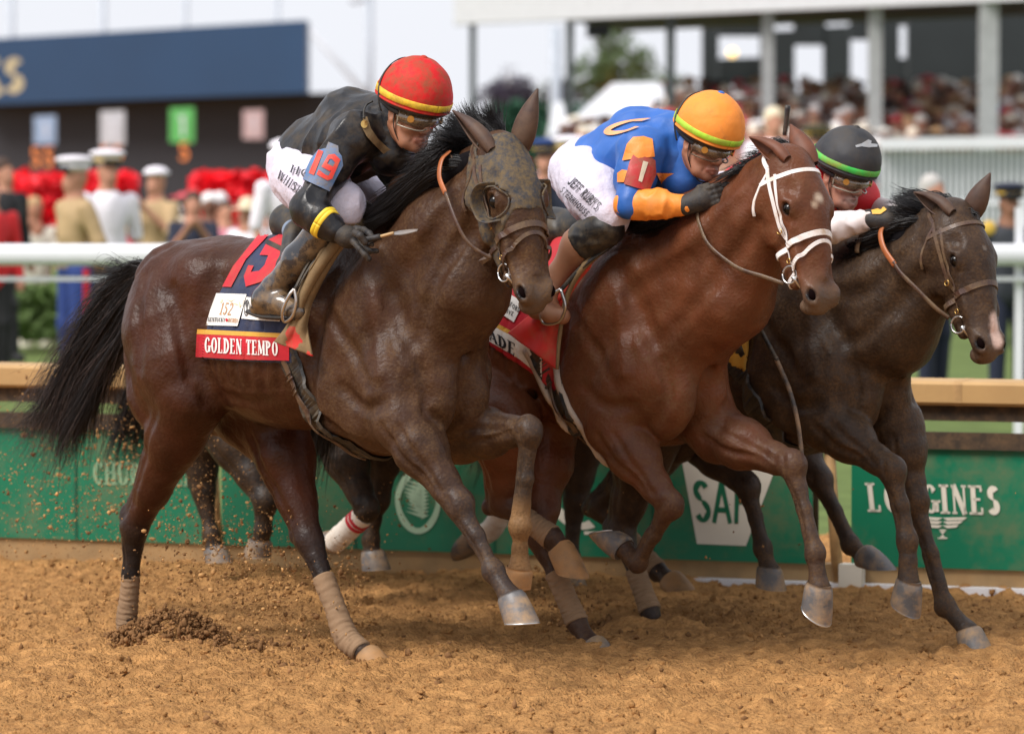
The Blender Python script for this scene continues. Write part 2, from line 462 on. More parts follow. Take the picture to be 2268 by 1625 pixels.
def glyph(ch, sf=True, T=.17, t=.06):
    """unit height; returns polygons and width"""
    if not sf: t = T = .13
    o = []; S_ = lambda *a: o.append(_seg(*a))
    def stem(x, y0=0, y1=1, s0=True, s1=True):
        S_(x, y0, x, y1, T)
        if sf:
            if s0: S_(x - T * .95, y0 + t / 2, x + T * .95, y0 + t / 2, t)
            if s1: S_(x - T * .95, y1 - t / 2, x + T * .95, y1 - t / 2, t)
    w = .62
    if ch == ' ': return [], .3
    if ch == 'G': o += _arc(.34, .5, .31, .5, 40, 330, T, t, 16); stem(.56, .06, .46, False, True); w = .66
    elif ch == 'C': o += _arc(.34, .5, .31, .5, 40, 320, T, t, 16); w = .62
    elif ch == 'O': o += _arc(.34, .5, .32, .5, 0, 360, T, t, 22); w = .68
    elif ch == 'Q': o += _arc(.34, .5, .32, .5, 0, 360, T, t, 22); S_(.38, .25, .62, -.05, T); w = .68
    elif ch == 'L': stem(.14); S_(.14, t / 2, .5, t / 2, t); S_(.5 - t / 2, 0, .5 - t / 2, .24, t); w = .55
    elif ch == 'D': stem(.14); o += _arc(.2, .5, .42, .5, -90, 90, T, t, 14); w = .66
    elif ch == 'E' or ch == 'F':
        stem(.14); S_(.14, 1 - t / 2, .5, 1 - t / 2, t); S_(.14, .52, .42, .52, t); S_(.5 - t / 2, .78, .5 - t / 2, 1, t)
        if ch == 'E': S_(.14, t / 2, .52, t / 2, t); S_(.52 - t / 2, 0, .52 - t / 2, .24, t)
        w = .56
    elif ch == 'N': S_(.12, 0, .12, 1, t if sf else T); S_(.12, 1, .54, 0, T); S_(.54, 0, .54, 1, t if sf else T); w = .66; (sf and (S_(.02, t / 2, .22, t / 2, t), S_(.44, 1 - t / 2, .64, 1 - t / 2, t), S_(.02, 1 - t / 2, .14, 1 - t / 2, t)))
    elif ch == 'M': S_(.1, 0, .14, 1, t if sf else T); S_(.14, 1, .4, .1, T); S_(.4, .1, .66, 1, t if sf else T); S_(.68, 0, .66, 1, T); w = .8; (sf and (S_(.0, t / 2, .2, t / 2, t), S_(.56, t / 2, .8, t / 2, t), S_(.04, 1 - t / 2, .16, 1 - t / 2, t), S_(.64, 1 - t / 2, .78, 1 - t / 2, t)))
    elif ch == 'T': stem(.3, 0, 1, True, False); S_(.03, 1 - t / 2, .57, 1 - t / 2, t); (sf and (S_(.03 + t / 2, .78, .03 + t / 2, 1, t), S_(.57 - t / 2, .78, .57 - t / 2, 1, t))); w = .6
    elif ch in 'PRB':
        stem(.14); o += _arc(.2, .74, .36, .26, -90, 90, T, t, 10)
        if ch == 'R': S_(.3, .5, .56, 0, T)
        if ch == 'B': o += _arc(.2, .25, .4, .27, -90, 90, T, t, 10)
        w = .62
    elif ch == 'K': stem(.14); S_(.2, .42, .54, 1, t if sf else T); S_(.28, .56, .58, 0, T); w = .62
    elif ch == 'U': S_(.13, .3, .13, 1, T); S_(.54, .3, .54, 1, t if sf else T); o += _arc(.335, .32, .29 if sf else .27, .32, 180, 360, T, t, 12); w = .66; (sf and (S_(.0, 1 - t / 2, .26, 1 - t / 2, t), S_(.44, 1 - t / 2, .66, 1 - t / 2, t)))
    elif ch == 'Y': S_(.3, 0, .3, .48, T); S_(.3, .45, .06, 1, T); S_(.3, .45, .54, 1, t if sf else T); w = .6; (sf and (S_(.18, t / 2, .42, t / 2, t), S_(0, 1 - t / 2, .16, 1 - t / 2, t), S_(.44, 1 - t / 2, .62, 1 - t / 2, t)))
    elif ch == 'V': S_(.06, 1, .3, 0, T); S_(.54, 1, .3, 0, t if sf else T); w = .6; (sf and (S_(0, 1 - t / 2, .18, 1 - t / 2, t), S_(.44, 1 - t / 2, .62, 1 - t / 2, t)))
    elif ch == 'W': S_(.05, 1, .24, 0, T); S_(.24, 0, .42, .95, t if sf else T); S_(.42, .95, .6, 0, T); S_(.6, 0, .8, 1, t if sf else T); w = .86
    elif ch == 'A': S_(.06, 0, .31, 1, t if sf else T); S_(.31, 1, .57, 0, T); S_(.16, .32, .46, .32, t); w = .64; (sf and (S_(0, t / 2, .16, t / 2, t), S_(.44, t / 2, .68, t / 2, t)))
    elif ch == 'H': stem(.13); stem(.53); S_(.13, .52, .53, .52, t); w = .66
    elif ch == 'I': stem(.14); w = .3
    elif ch == 'J': S_(.4, .25, .4, 1, T); o += _arc(.25, .27, .22, .27, 180, 360, T, t, 10); w = .52
    elif ch == 'S': o += _arc(.28, .75, .24, .25, 30, 270, T, T * .8, 10); o += _arc(.28, .27, .26, .27, -150, 90, T, T * .8, 12); w = .58
    elif ch == '1': S_(.3, 0, .3, 1, T); S_(.3, .95, .12, .8, t); (sf and S_(.12, t / 2, .48, t / 2, t)); w = .5
    elif ch == '5': S_(.14, .94, .5, .94, .1); S_(.16, .55, .16, .95, t); o += _arc(.26, .33, .27, .33, -150, 110, T, t, 14); w = .6
    elif ch == '2': o += _arc(.3, .72, .25, .28, -20, 170, T, t, 10); S_(.5, .62, .1, .06, t * 1.3); S_(.06, .05, .56, .05, .11); w = .62
    elif ch == "'": S_(.08, 1, .06, .78, .1); w = .18
    elif ch == '9': o += _arc(.3, .68, .27, .32, 0, 360, T, t, 16); o += _arc(.22, .45, .35, .45, -60, 20, T, t, 8); w = .64
    return o, w
def text2d(s, sf=True, T=.17, t=.06, gap=.1):
    out = []; x = 0
    for ch in s:
        g, w_ = glyph(ch, sf, T, t); out += [[(px + x, py) for px, py in p] for p in g]; x += w_ + gap
    x -= gap
    return [[(px / x, py) for px, py in p] for p in out]
class MB:
    def __init__(s): s.V = []; s.F = []; s.M = []; s.mats = []
    def add(s, V, F, mat=None):
        o = len(s.V); s.V.extend([tuple(v) for v in V]); s.F.extend([tuple(i + o for i in f) for f in F])
        if mat is not None:
            if mat not in s.mats: s.mats.append(mat)
            s.M.extend([s.mats.index(mat)] * len(F))
        return s
    def box(s, c, sz, R=None, mat=None, bev=0.0):
        c = np.array(c, float); sz = np.array(sz, float) / 2; R = np.eye(3) if R is None else R
        if bev <= 0:
            V = [c + (np.array((x, y, z)) * sz) @ R for x in (-1, 1) for y in (-1, 1) for z in (-1, 1)]
            return s.add(V, [(0,1,3,2),(4,6,7,5),(0,4,5,1),(2,3,7,6),(0,2,6,4),(1,5,7,3)], mat)
        # chamfered along its long (x) edges
        pr = [(-1, -1), (1, -1), (1, 1), (-1, 1)]
        ring = []
        for (a, b) in pr:
            pass
        b_ = bev
        Y, Z = sz[1], sz[2]
        ring = [(-Y + b_, -Z), (Y - b_, -Z), (Y, -Z + b_), (Y, Z - b_), (Y - b_, Z), (-Y + b_, Z), (-Y, Z - b_), (-Y, -Z + b_)]
        V = [c + np.array((x * sz[0], y, z)) @ R for x in (-1, 1) for y, z in ring]
        F = [(k, (k + 1) % 8, 8 + (k + 1) % 8, 8 + k) for k in range(8)] + [tuple(range(8))[::-1], tuple(range(8, 16))]
        return s.add(V, F, mat)
    def tube(s, pts, r, seg=8, m=None, mat=None, **k):
        V, F = tube(pts, r, seg, m, **k); return s.add(V, F, mat)
    def build(s, name, mat=None, parent=None, smooth=False, col=None):
        return mk(name, np.array(s.V), s.F, mat, parent, smooth, mats=s.mats or None, fmi=s.M if s.mats else None, col=col)

# ------------------------------------------------------------------ materials
def mat(name, col, rough=.6, metal=0., var=.15, vscale=8., bump=0., bscale=40., spec=.5, dirt=0., dirtcol=(.30, .19, .09), dscale=6., sheen=0., coat=0., alpha=1., vcol=False, emit=0., dthr=.5, bdist=.004, stretch=None):
    m = bpy.data.materials.new(name); m.use_nodes = True
    t = m.node_tree; b = t.nodes['Principled BSDF']
    b.inputs['Roughness'].default_value = rough; b.inputs['Metallic'].default_value = metal
    b.inputs['Specular IOR Level'].default_value = spec
    b.inputs['Sheen Weight'].default_value = sheen; b.inputs['Coat Weight'].default_value = coat
    co = t.nodes.new('ShaderNodeTexCoord'); src = co.outputs['Object']
    if stretch:
        mp = t.nodes.new('ShaderNodeMapping'); mp.inputs['Scale'].default_value = stretch
        t.links.new(src, mp.inputs['Vector']); src = mp.outputs['Vector']
    n1 = t.nodes.new('ShaderNodeTexNoise'); n1.inputs['Scale'].default_value = vscale; n1.inputs['Detail'].default_value = 6
    t.links.new(src, n1.inputs['Vector'])
    r = t.nodes.new('ShaderNodeMapRange'); r.inputs['From Min'].default_value = .3; r.inputs['From Max'].default_value = .7
    r.inputs['To Min'].default_value = 1 - var; r.inputs['To Max'].default_value = 1 + var
    t.links.new(n1.outputs['Fac'], r.inputs['Value'])
    mx = t.nodes.new('ShaderNodeVectorMath'); mx.operation = 'SCALE'
    t.links.new(r.outputs['Result'], mx.inputs['Scale'])
    if vcol:
        at = t.nodes.new('ShaderNodeAttribute'); at.attribute_name = 'Col'
        t.links.new(at.outputs['Color'], mx.inputs[0])
    else: mx.inputs[0].default_value = col[:3]
    out = mx.outputs['Vector']
    if dirt > 0 or vcol:
        n2 = t.nodes.new('ShaderNodeTexNoise'); n2.inputs['Scale'].default_value = dscale; n2.inputs['Detail'].default_value = 12; n2.inputs['Roughness'].default_value = .72
        t.links.new(co.outputs['Object'], n2.inputs['Vector'])
        f = t.nodes.new('ShaderNodeMapRange'); f.inputs['From Min'].default_value = dthr - .08; f.inputs['From Max'].default_value = dthr + .14
        f.inputs['To Max'].default_value = dirt if not vcol else 1.
        t.links.new(n2.outputs['Fac'], f.inputs['Value'])
        fac = f.outputs['Result']
        if vcol:
            # dust amount lives in the alpha of the colour attribute
            a1 = t.nodes.new('ShaderNodeMath'); a1.operation = 'MULTIPLY_ADD'; a1.inputs[1].default_value = .80; a1.inputs[2].default_value = .20
            t.links.new(fac, a1.inputs[0])
            a2 = t.nodes.new('ShaderNodeMath'); a2.operation = 'MULTIPLY'
            t.links.new(a1.outputs[0], a2.inputs[0]); t.links.new(at.outputs['Alpha'], a2.inputs[1])
            n5 = t.nodes.new('ShaderNodeTexNoise'); n5.inputs['Scale'].default_value = 110; n5.inputs['Detail'].default_value = 3; t.links.new(co.outputs['Object'], n5.inputs['Vector'])
            f5 = t.nodes.new('ShaderNodeMapRange'); f5.inputs['From Min'].default_value = .4; f5.inputs['From Max'].default_value = .62; f5.inputs['To Min'].default_value = .55; f5.inputs['To Max'].default_value = 1.5
            a5 = t.nodes.new('ShaderNodeMath'); a5.operation = 'MULTIPLY'; a5.use_clamp = True
            t.links.new(n5.outputs['Fac'], f5.inputs['Value']); t.links.new(a2.outputs[0], a5.inputs[0]); t.links.new(f5.outputs['Result'], a5.inputs[1]); fac = a5.outputs[0]
        mm = t.nodes.new('ShaderNodeMix'); mm.data_type = 'RGBA'
        t.links.new(fac, mm.inputs['Factor']); t.links.new(out, mm.inputs['A']); mm.inputs['B'].default_value = (*dirtcol, 1)
        out = mm.outputs['Result']
        rr = t.nodes.new('ShaderNodeMapRange'); rr.inputs['To Min'].default_value = rough; rr.inputs['To Max'].default_value = .85
        t.links.new(fac, rr.inputs['Value']); t.links.new(rr.outputs['Result'], b.inputs['Roughness'])
    t.links.new(out, b.inputs['Base Color'])
    if bump > 0:
        n3 = t.nodes.new('ShaderNodeTexNoise'); n3.inputs['Scale'].default_value = bscale; n3.inputs['Detail'].default_value = 5
        t.links.new(src, n3.inputs['Vector'])
        bp = t.nodes.new('ShaderNodeBump'); bp.inputs['Strength'].default_value = bump; bp.inputs['Distance'].default_value = bdist
        t.links.new(n3.outputs['Fac'], bp.inputs['Height']); t.links.new(bp.outputs['Normal'], b.inputs['Normal'])
    if alpha < 1: b.inputs['Alpha'].default_value = alpha
    if emit: b.inputs['Emission Color'].default_value = (*col[:3], 1); b.inputs['Emission Strength'].default_value = emit
    return m

# ------------------------------------------------------------------ hair
def hair(name, guides, n, r0, spread, mat, parent, m=12, clump=14, seed=1, lenvar=.25, wave=.012):
    R = np.random.RandomState(seed); G = [catmull(g, m) for g in guides]
    V = []; F = []
    cl_ = R.uniform(0, len(G) - 1.001, clump)
    off = R.normal(0, 1, (clump, 3)); ph = R.uniform(0, 6.3, clump)
    ts = np.linspace(0, 1, m)
    for i in range(n):
        c = R.randint(clump)
        u = np.clip(cl_[c] + R.normal(0, .22), 0, len(G) - 1.001); a = int(u); f = u - a
        g = G[a] * (1 - f) + G[a + 1] * f
        k = 1 - R.uniform(0, 1) ** 2 * lenvar
        tt = ts * k
        g = np.stack([np.interp(tt, ts, g[:, j]) for j in range(3)], 1)
        g = g + (off[c] * spread * .75)[None] * (ts ** 1.4)[:, None] + (R.normal(0, 1, 3) * spread * .45)[None] * (ts ** 1.2)[:, None] + R.normal(0, .004, 3)
        g[:, 2] += np.sin(ts * 7 + ph[c]) * wave * ts
        g[:, 0] += np.cos(ts * 5 + ph[c] * 2) * wave * ts
        T = np.gradient(g, axis=0); T /= np.linalg.norm(T, axis=1)[:, None] + 1e-9
        s1 = np.cross(T, R.normal(0, 1, 3)); s1 /= np.linalg.norm(s1, axis=1)[:, None] + 1e-9; s2 = np.cross(T, s1)
        rr = r0 * (1 - ts ** 2 * .85) * R.uniform(.6, 1.3)
        b = len(V) * 0 + i * m * 3
        for q in range(3):
            an = q * 2.0944
            V.append(g + (math.cos(an) * s1 + math.sin(an) * s2) * rr[:, None])
        for j in range(m - 1):
            for q in range(3):
                q2 = (q + 1) % 3
                F.append((b + q * m + j, b + q2 * m + j, b + q2 * m + j + 1, b + q * m + j + 1))
    return mk(name, np.concatenate(V), np.array(F), mat, parent)
# ------------------------------------------------------------------ horses
BLACK = (.016, .013, .012)
def _orth(x, z):
    z = _n(z); x = _n(x - z * (x @ z)); return np.array([x, np.cross(z, x), z])
def horse_trunk(S, ln, c, zs=0., dz=0., fat=1.0, cb=None, cs=None):
    """c upper colour, cb belly colour, cs chest colour; local ellipsoids a (forward) s (side) z"""
    L = ln.L; R0 = np.array([ln.h, ln.n, [0, 0, 1.]])
    def rot(deg):
        t = math.radians(deg); u = ln.h * math.cos(t) + np.array([0, 0, math.sin(t)]); v = -ln.h * math.sin(t) + np.array([0, 0, math.cos(t)])
        return np.array([u, ln.n, v])
    cb = cb or c; cs = cs or c
    z = dz
    S.ell(L(0.07, 0, 1.31 + z), (.34, .25, .29), rot(8), .08, c, .15)
    S.ell(L(.62, 0, 1.24 + z), (.62, .29 * fat, .345), rot(3), .08, c, .25)
    S.ell(L(.50, 0, 1.16 + z), (.40, .28 * fat, .27), rot(-8), .08, cb, .3)
    S.ell(L(1.03, 0, 1.18 + z), (.36, .25, .385), rot(-4), .08, cs, .45)
    S.ell(L(.45, 0, 1.46 + z), (.55, .13, .13), rot(2), .1, c, .1)
    S.ell(L(.98, 0, 1.52 + z), (.30, .065, .105), rot(-6), .09, c, .1)
    for sd in (1, -1):
        S.ell(L(.0, .125 * sd, 1.27 + z), (.27, .17, .31), rot(15), .06, c, .1)
        S.ell(L(-.07, .13 * sd, 1.08 + z), (.20, .135, .27), rot(-8), .07, c, .1)
        S.ell(L(.17, .15 * sd, 1.45 + z), (.10, .10, .09), None, .09, c, .1)
        S.ell(L(1.10, .15 * sd, 1.27 + z), (.15, .105, .33), rot(-22), .05, cs, .42)
        S.ell(L(1.00, .165 * sd, 1.05 + z), (.20, .105, .17), rot(-25), .05, cs, .4)
        S.ell(L(1.28, .14 * sd, 1.10 + z), (.15, .11, .20), rot(-30), .05, cs, .5)
        S.ell(L(1.36, .085 * sd, 1.03 + z), (.13, .095, .17), rot(-12), .035, cs, .55)
        S.ell(L(1.18, .10 * sd, .93 + z), (.16, .11, .11), None, .05, cs, .42)

def horse_neck(S, ln, c, crest, mid, throat, k=.07, dust=.5, rs=((.075, .06, .055), (.16, .125, .10), (.155, .105, .085))):
    """three chains from local shoulder points to world points"""
    L = ln.L
    S.chain([L(.98, 0, 1.50), crest[0], crest[1]], (.12, rs[0][0], rs[0][2]), k, c, dust * .5)
    S.chain([L(1.10, 0, 1.30), mid[0], mid[1]], (.23, rs[1][0], rs[1][1]), k, c, dust)
    S.chain([L(1.22, 0, 1.14), throat[0], throat[1]], (.20, rs[2][0], rs[2][2]), k, c, dust)

def muscles(S, ln, dz, neck, col):
    """creases between the muscles, both sides"""
    for sd in (1, -1):
        Q = lambda L_: [ln.L(a, (s_ if len(t) else 0) * sd, z + dz) for a, s_, z, *t in [(*q, 1) for q in L_]]
        g = lambda L_, **k: groove(S, Q(L_), **k)
        g([(1.20, .16, 1.50), (1.36, .20, 1.30), (1.44, .18, 1.14)], r=.035, depth=.016, k=.04)
        g([(.99, .22, 1.48), (.96, .28, 1.30), (.93, .28, 1.12), (.94, .22, .98)], r=.030, depth=.013, k=.04)
        g([(1.02, .26, 1.34), (1.14, .26, 1.22), (1.25, .24, 1.08)], r=.020, depth=.010, k=.03)
        g([(1.10, .25, 1.06), (1.20, .24, 1.00), (1.32, .22, 1.00)], r=.018, depth=.010, k=.03)
        g([(.93, .24, .98), (1.05, .22, .90), (1.18, .18, .86)], r=.02, depth=.012, k=.03)
        g([(1.40, .16, 1.16), (1.44, .15, 1.04), (1.38, .14, .94)], r=.016, depth=.009, k=.025)
        g([(.34, .24, 1.46), (.30, .28, 1.28), (.28, .28, 1.12), (.33, .24, .98)], r=.045, depth=.024, k=.05)
        g([(-.22, .20, 1.40), (-.20, .26, 1.22), (-.14, .26, 1.04), (-.06, .24, .92)], r=.022, depth=.011, k=.035)
        g([(-.04, .24, 1.44), (.0, .29, 1.26), (.05, .29, 1.10)], r=.022, depth=.009, k=.035)
        g([(.12, .25, 1.40), (.19, .28, 1.24), (.20, .26, 1.08)], r=.022, depth=.008, k=.035)
        g([(-.02, .16, 1.54), (-.14, .20, 1.46), (-.22, .18, 1.34)], r=.025, depth=.008, k=.035)
        for i in range(6):
            a = .42 + i * .075; g([(a, .28, 1.36), (a - .03, .30, 1.22), (a - .06, .27, 1.04)], r=.014, depth=.0045, k=.02, n=7)
        g([(.62, .22, 1.00), (.50, .22, 1.00), (.40, .20, 1.03)], r=.02, depth=.006, k=.03)
        ridge(S, Q([(1.24, .2, 1.42), (1.26, .24, 1.28), (1.30, .24, 1.12)]), r=.012, out=.003, k=.04, col=col)
        # jugular groove and the muscle line above it
        t0, t1 = neck
        groove(S, [t1 + ln.n * .1 * sd, (t0 + t1) / 2 + ln.n * .12 * sd, t0 + ln.n * .14 * sd, ln.L(1.40, .15 * sd, 1.24 + dz)], r=.026, depth=.013, k=.035, n=12)
        up = np.array([0, 0, .13]) - ln.h * .04
        groove(S, [t1 + up * .8 + ln.n * .1 * sd, (t0 + t1) / 2 + up + ln.n * .13 * sd, t0 + up * 1.2 + ln.n * .15 * sd, ln.L(1.26, .2 * sd, 1.42 + dz)], r=.03, depth=.009, k=.04, n=12)
    base = S.disp
    S.disp = lambda Q: .0050 * noise3(Q * 8.5, 17) + .0030 * noise3(Q * 19, 18) + .0010 * noise3(Q * np.array([60, 60, 34]), 19)
class Head:
    """canonical: x = towards the horse's right, y = out of the forehead, z = down the face"""
    def __init__(s, poll, muz, lat, size=.60, wx=1.13):
        A = _n(np.asarray(muz) - poll); l = _n(np.asarray(lat) - A * (np.asarray(lat) @ A)); f = np.cross(A, l)
        if f[1] > 0 and f[2] < 0: f = -f
        s.o = np.asarray(poll); s.R = np.array([l, f, A]); s.wx = wx; s.k = np.linalg.norm(np.asarray(muz) - poll) / size
    def w(s, x, y, z): return s.o + s.k * (np.array([x * s.wx, y * (1 + (s.wx - 1) * .6), z]) @ s.R)
    def c(s, Q): return ((Q - s.o) @ s.R.T) / s.k / np.array([s.wx, 1 + (s.wx - 1) * .6, 1])
    def dirn(s, x, y, z): return _n(np.array([x, y, z]) @ s.R)
    def build(s, S, c, cm, dust=.4):
        k = s.k; W = s.w; R = s.R
        E = lambda x, y, z, rx, ry, rz, col=c, kk=.03, Rt=None, op='u', du=dust: S.ell(W(x, y, z), np.array((rx * s.wx, ry * (1 + (s.wx - 1) * .6), rz)) * k, R if Rt is None else Rt, kk, col, du, op)
        def tilt(deg):
            t = math.radians(deg); a = s.R[2] * math.cos(t) + s.R[1] * math.sin(t); b = -s.R[2] * math.sin(t) + s.R[1] * math.cos(t)
            return np.array([s.R[0], b, a])
        S.spot(W(0, -.03, .57), .11 * k, cm, dust, .7)
        E(0, -.045, .06, .085, .085, .12, kk=.05)
        E(0, .005, .17, .088, .062, .13, kk=.03)
        E(0, .0, .28, .072, .055, .14, kk=.03)
        for g in (1, -1):
            E(g * .058, -.085, .20, .034, .085, .125, kk=.035, Rt=tilt(-10))
            E(g * .078, .006, .185, .026, .032, .048, kk=.025)
            E(g * .066, -.012, .30, .018, .025, .10, kk=.03)
            S.cap(W(g * .078, -.028, .24), W(g * .056, -.03, .37), .014 * k, .009 * k, .02, c, dust)
            S.cap(W(g * .042, -.02, .38), W(g * .036, -.015, .50), .036 * k, .034 * k, .03, c, dust)
            S.cap(W(g * .05, -.10, .27), W(g * .026, -.085, .46), .04 * k, .026 * k, .035, c, dust)
            S.cap(W(g * .072, .012, .225), W(g * .062, .02, .165), .012 * k, .01 * k, .015, c, dust)
            # nostril rims
            E(g * .043, .004, .528, .027, .028, .042, cm, .018, du=dust)
            S.ell(W(g * .058, .012, .532), np.array((.034, .014, .027)) * k, np.array([_n(s.R[0] * g + s.R[1] * .5), np.cross(tilt(18)[2], _n(s.R[0] * g + s.R[1] * .5)), tilt(18)[2]]), .009, None, 0, 's')
            S.spot(W(g * .063, .013, .532), .030 * k, (.008, .006, .006), 0., .4)  # shade of the nostril hollow painted near black into the coat colour
            # eye socket
            S.ell(W(g * .100, .004, .200), np.array((.020, .016, .024)) * k, R, .012, None, 0, 's')
            S.spot(W(g * .097, .004, .200), .03 * k, (.012, .009, .008), 0.1, .5)
            S.cap(W(g * .088, .022, .185), W(g * .092, .016, .222), .0085 * k, .007 * k, .01, c, dust)
            S.cap(W(g * .094, -.016, .190), W(g * .090, -.014, .22), .006 * k, .006 * k, .01, c, dust)
        S.cap(W(0, .018, .22), W(0, .004, .46), .048 * k, .034 * k, .03, c, dust)
        E(0, -.018, .535, .052, .042, .052, cm, .03, du=dust)
        E(0, -.035, .572, .042, .028, .026, cm, .02, du=dust)
        E(0, -.068, .555, .034, .024, .032, cm, .02, du=dust)
        for g in (1, -1):
            S.ell(W(g * .088, .028, .125), np.array((.020, .024, .034)) * k, R, .03, None, 0, 's')
            groove(S, [W(g * .082, -.03, .275), W(g * .078, -.06, .315), W(g * .066, -.10, .325), W(g * .05, -.13, .29)], .014 * k, .008 * k, .02)
            groove(S, [W(g * .07, .0, .30), W(g * .06, .005, .38), W(g * .052, .005, .46)], .012 * k, .005 * k, .02)
            ridge(S, [W(g * .078, -.0, .26), W(g * .066, -.025, .34), W(g * .05, -.03, .42), W(g * .045, -.02, .47)], .006 * k, .0028 * k, .008, col=c, dust=dust)
            for q_ in (.0, .016): groove(S, [W(g * .058, -.03, .50 + q_), W(g * .05, -.055, .515 + q_)], .006 * k, .003 * k, .008, 5)
        for g in (1, -1): S.cap(W(g * .062, -.052, .50), W(g * .022, -.054, .588), .004 * k, .005 * k, .008, None, 0, 's')
        return s
    def eyes(s, par, mt):
        for g in (1, -1):
            V, F = sphere(s.w(g * .083, .004, .201), .0245 * s.k, 18, 14); mk('eye', V, F, mt, par)
            V, F = sphere(s.w(g * .044, .010, .530), .023 * s.k, 14, 10, (1, .62, 1.05), s.R); mk('nostril_shade_plug', V, F, NOST, par)  # second sphere: added matte black plug, stands in for shade inside the nostril
    def ears(s, par, mt, mtin, near=(0, 0), far=(0, 0), L=.235, wd=.046, pin=False):
        """near/far: world direction of the ear axis"""
        for g, ax in ((1, near), (-1, far)):
            ax = _n(ax); base = s.w(g * .060, -.015, -.002)
            front = s.dirn(g * 1.0, -.55, -.1); front = _n(front - ax * (front @ ax)); sdv = np.cross(ax, front)
            V = []; n = 14; m = 13
            for i in range(n):
                t = i / (n - 1); wdt = wd * s.k * np.interp(t, [0, .12, .3, .5, .7, .88, 1], [.62, .86, 1, .93, .66, .30, .05]) + .001
                for layer in (0, 1):
                    for j in range(m):
                        a = math.radians(-205 + 230 * j / (m - 1) + 0) - math.radians(90) + math.radians(90)
                        gap = np.interp(t, [0, .3, .8, 1], [8, 34, 40, 20]); ang = math.radians(-(180 - gap) + 2 * (180 - gap) * j / (m - 1)) + math.pi
                        rr = wdt * (1 if layer == 0 else .84)
                        c0 = base + ax * (L * s.k * t - .03) + front * (-.010 * t + .03 * s.k * t * t) * 1.0
                        V.append(c0 + front * math.cos(ang) * rr * .72 + sdv * math.sin(ang) * rr)
            F = []
            st = 2 * m
            for i in range(n - 1):
                for j in range(m - 1):
                    F.append((i * st + j, i * st + j + 1, (i + 1) * st + j + 1, (i + 1) * st + j))
                    F.append((i * st + m + j + 1, i * st + m + j, (i + 1) * st + m + j, (i + 1) * st + m + j + 1))
                F.append((i * st, (i + 1) * st, (i + 1) * st + m, i * st + m))
                F.append((i * st + m - 1, i * st + 2 * m - 1, (i + 1) * st + 2 * m - 1, (i + 1) * st + m - 1))
            i = n - 1
            for j in range(m - 1): F.append((i * st + j, i * st + j + 1, i * st + m + j + 1, i * st + m + j))
            mk('ear', np.array(V), F, mt, par)
def sphere(c, r, u=12, v=8, sx=(1, 1, 1), R=None):
    V = []; F = []; R = np.eye(3) if R is None else R
    for i in range(v + 1):
        t = math.pi * i / v
        for j in range(u):
            p = 2 * math.pi * j / u
            V.append(np.array(c) + (r * np.array([math.sin(t) * math.cos(p) * sx[0], math.sin(t) * math.sin(p) * sx[1], math.cos(t) * sx[2]])) @ R)
    for i in range(v):
        for j in range(u): F.append((i * u + j, (i + 1) * u + j, (i + 1) * u + (j + 1) % u, i * u + (j + 1) % u))
    return V, F

def hoof(par, C, B, T, mt, r=.053, shoe=None):
    """C coronet centre, B sole centre, T toe point; the sole may slant"""
    C = np.asarray(C, float); B = np.asarray(B, float); up = _n(C - B); fb = _n(np.asarray(T, float) - B); f = _n(fb - up * (fb @ up)); l = np.cross(up, f)
    V = []; n = 32
    prof = [(-.12, .88), (0, .97), (.05, 1.02), (.3, 1.08), (.6, 1.15), (.93, 1.23), (1.0, 1.22)]
    for t, q in prof:
        w_ = min(1, max(0, t)); ff = _n(f * (1 - w_) + fb * w_); c = C + (B - C) * t + ff * .014 * w_
        for k in range(n):
            a = 2 * math.pi * k / n; ca = math.cos(a)
            rf = r * q * (1.12 if ca > 0 else .92)
            wob = 1 + .012 * math.sin(t * 21 + a * 2)
            V.append(c + ff * ca * rf * wob + l * math.sin(a) * r * q * .92 * wob)
    F = [(i * n + k, i * n + (k + 1) % n, (i + 1) * n + (k + 1) % n, (i + 1) * n + k) for i in range(len(prof) - 1) for k in range(n)]
    b = len(V) - n; nb = np.cross(fb, l); nb = nb if nb @ up < 0 else -nb
    cb = B + fb * .014
    for k in range(n): V.append(cb + (V[b + k] - cb) * .80 - nb * .001)
    cc = len(V); V.append(cb - fb * .012 - nb * .016)
    F += [(b + (k + 1) % n, b + k, b + n + k, b + n + (k + 1) % n) for k in range(n)]
    F += [(b + n + (k + 1) % n, b + n + k, cc) for k in range(n)]; F.append(tuple(range(n)))
    o = mk('hoof', np.array(V), F, mt, par)
    if shoe:
        V = []; F = []; m = n - 3
        for k in range(m):
            a = math.radians(-150 + 300 * k / (m - 1)); ca = math.cos(a); rf = r * 1.22 * (1.12 if ca > 0 else .92)
            for ri, ro in ((.80, 0), (1.02, 0), (1.02, 1), (.80, 1)): V.append(cb + fb * ca * rf * ri + l * math.sin(a) * r * 1.22 * .92 * ri + nb * .006 * ro)
        for k in range(m - 1):
            for q in range(4): F.append((k * 4 + q, k * 4 + (q + 1) % 4, (k + 1) * 4 + (q + 1) % 4, (k + 1) * 4 + q))
        mk('shoe', np.array(V), F, shoe, o)
    return o

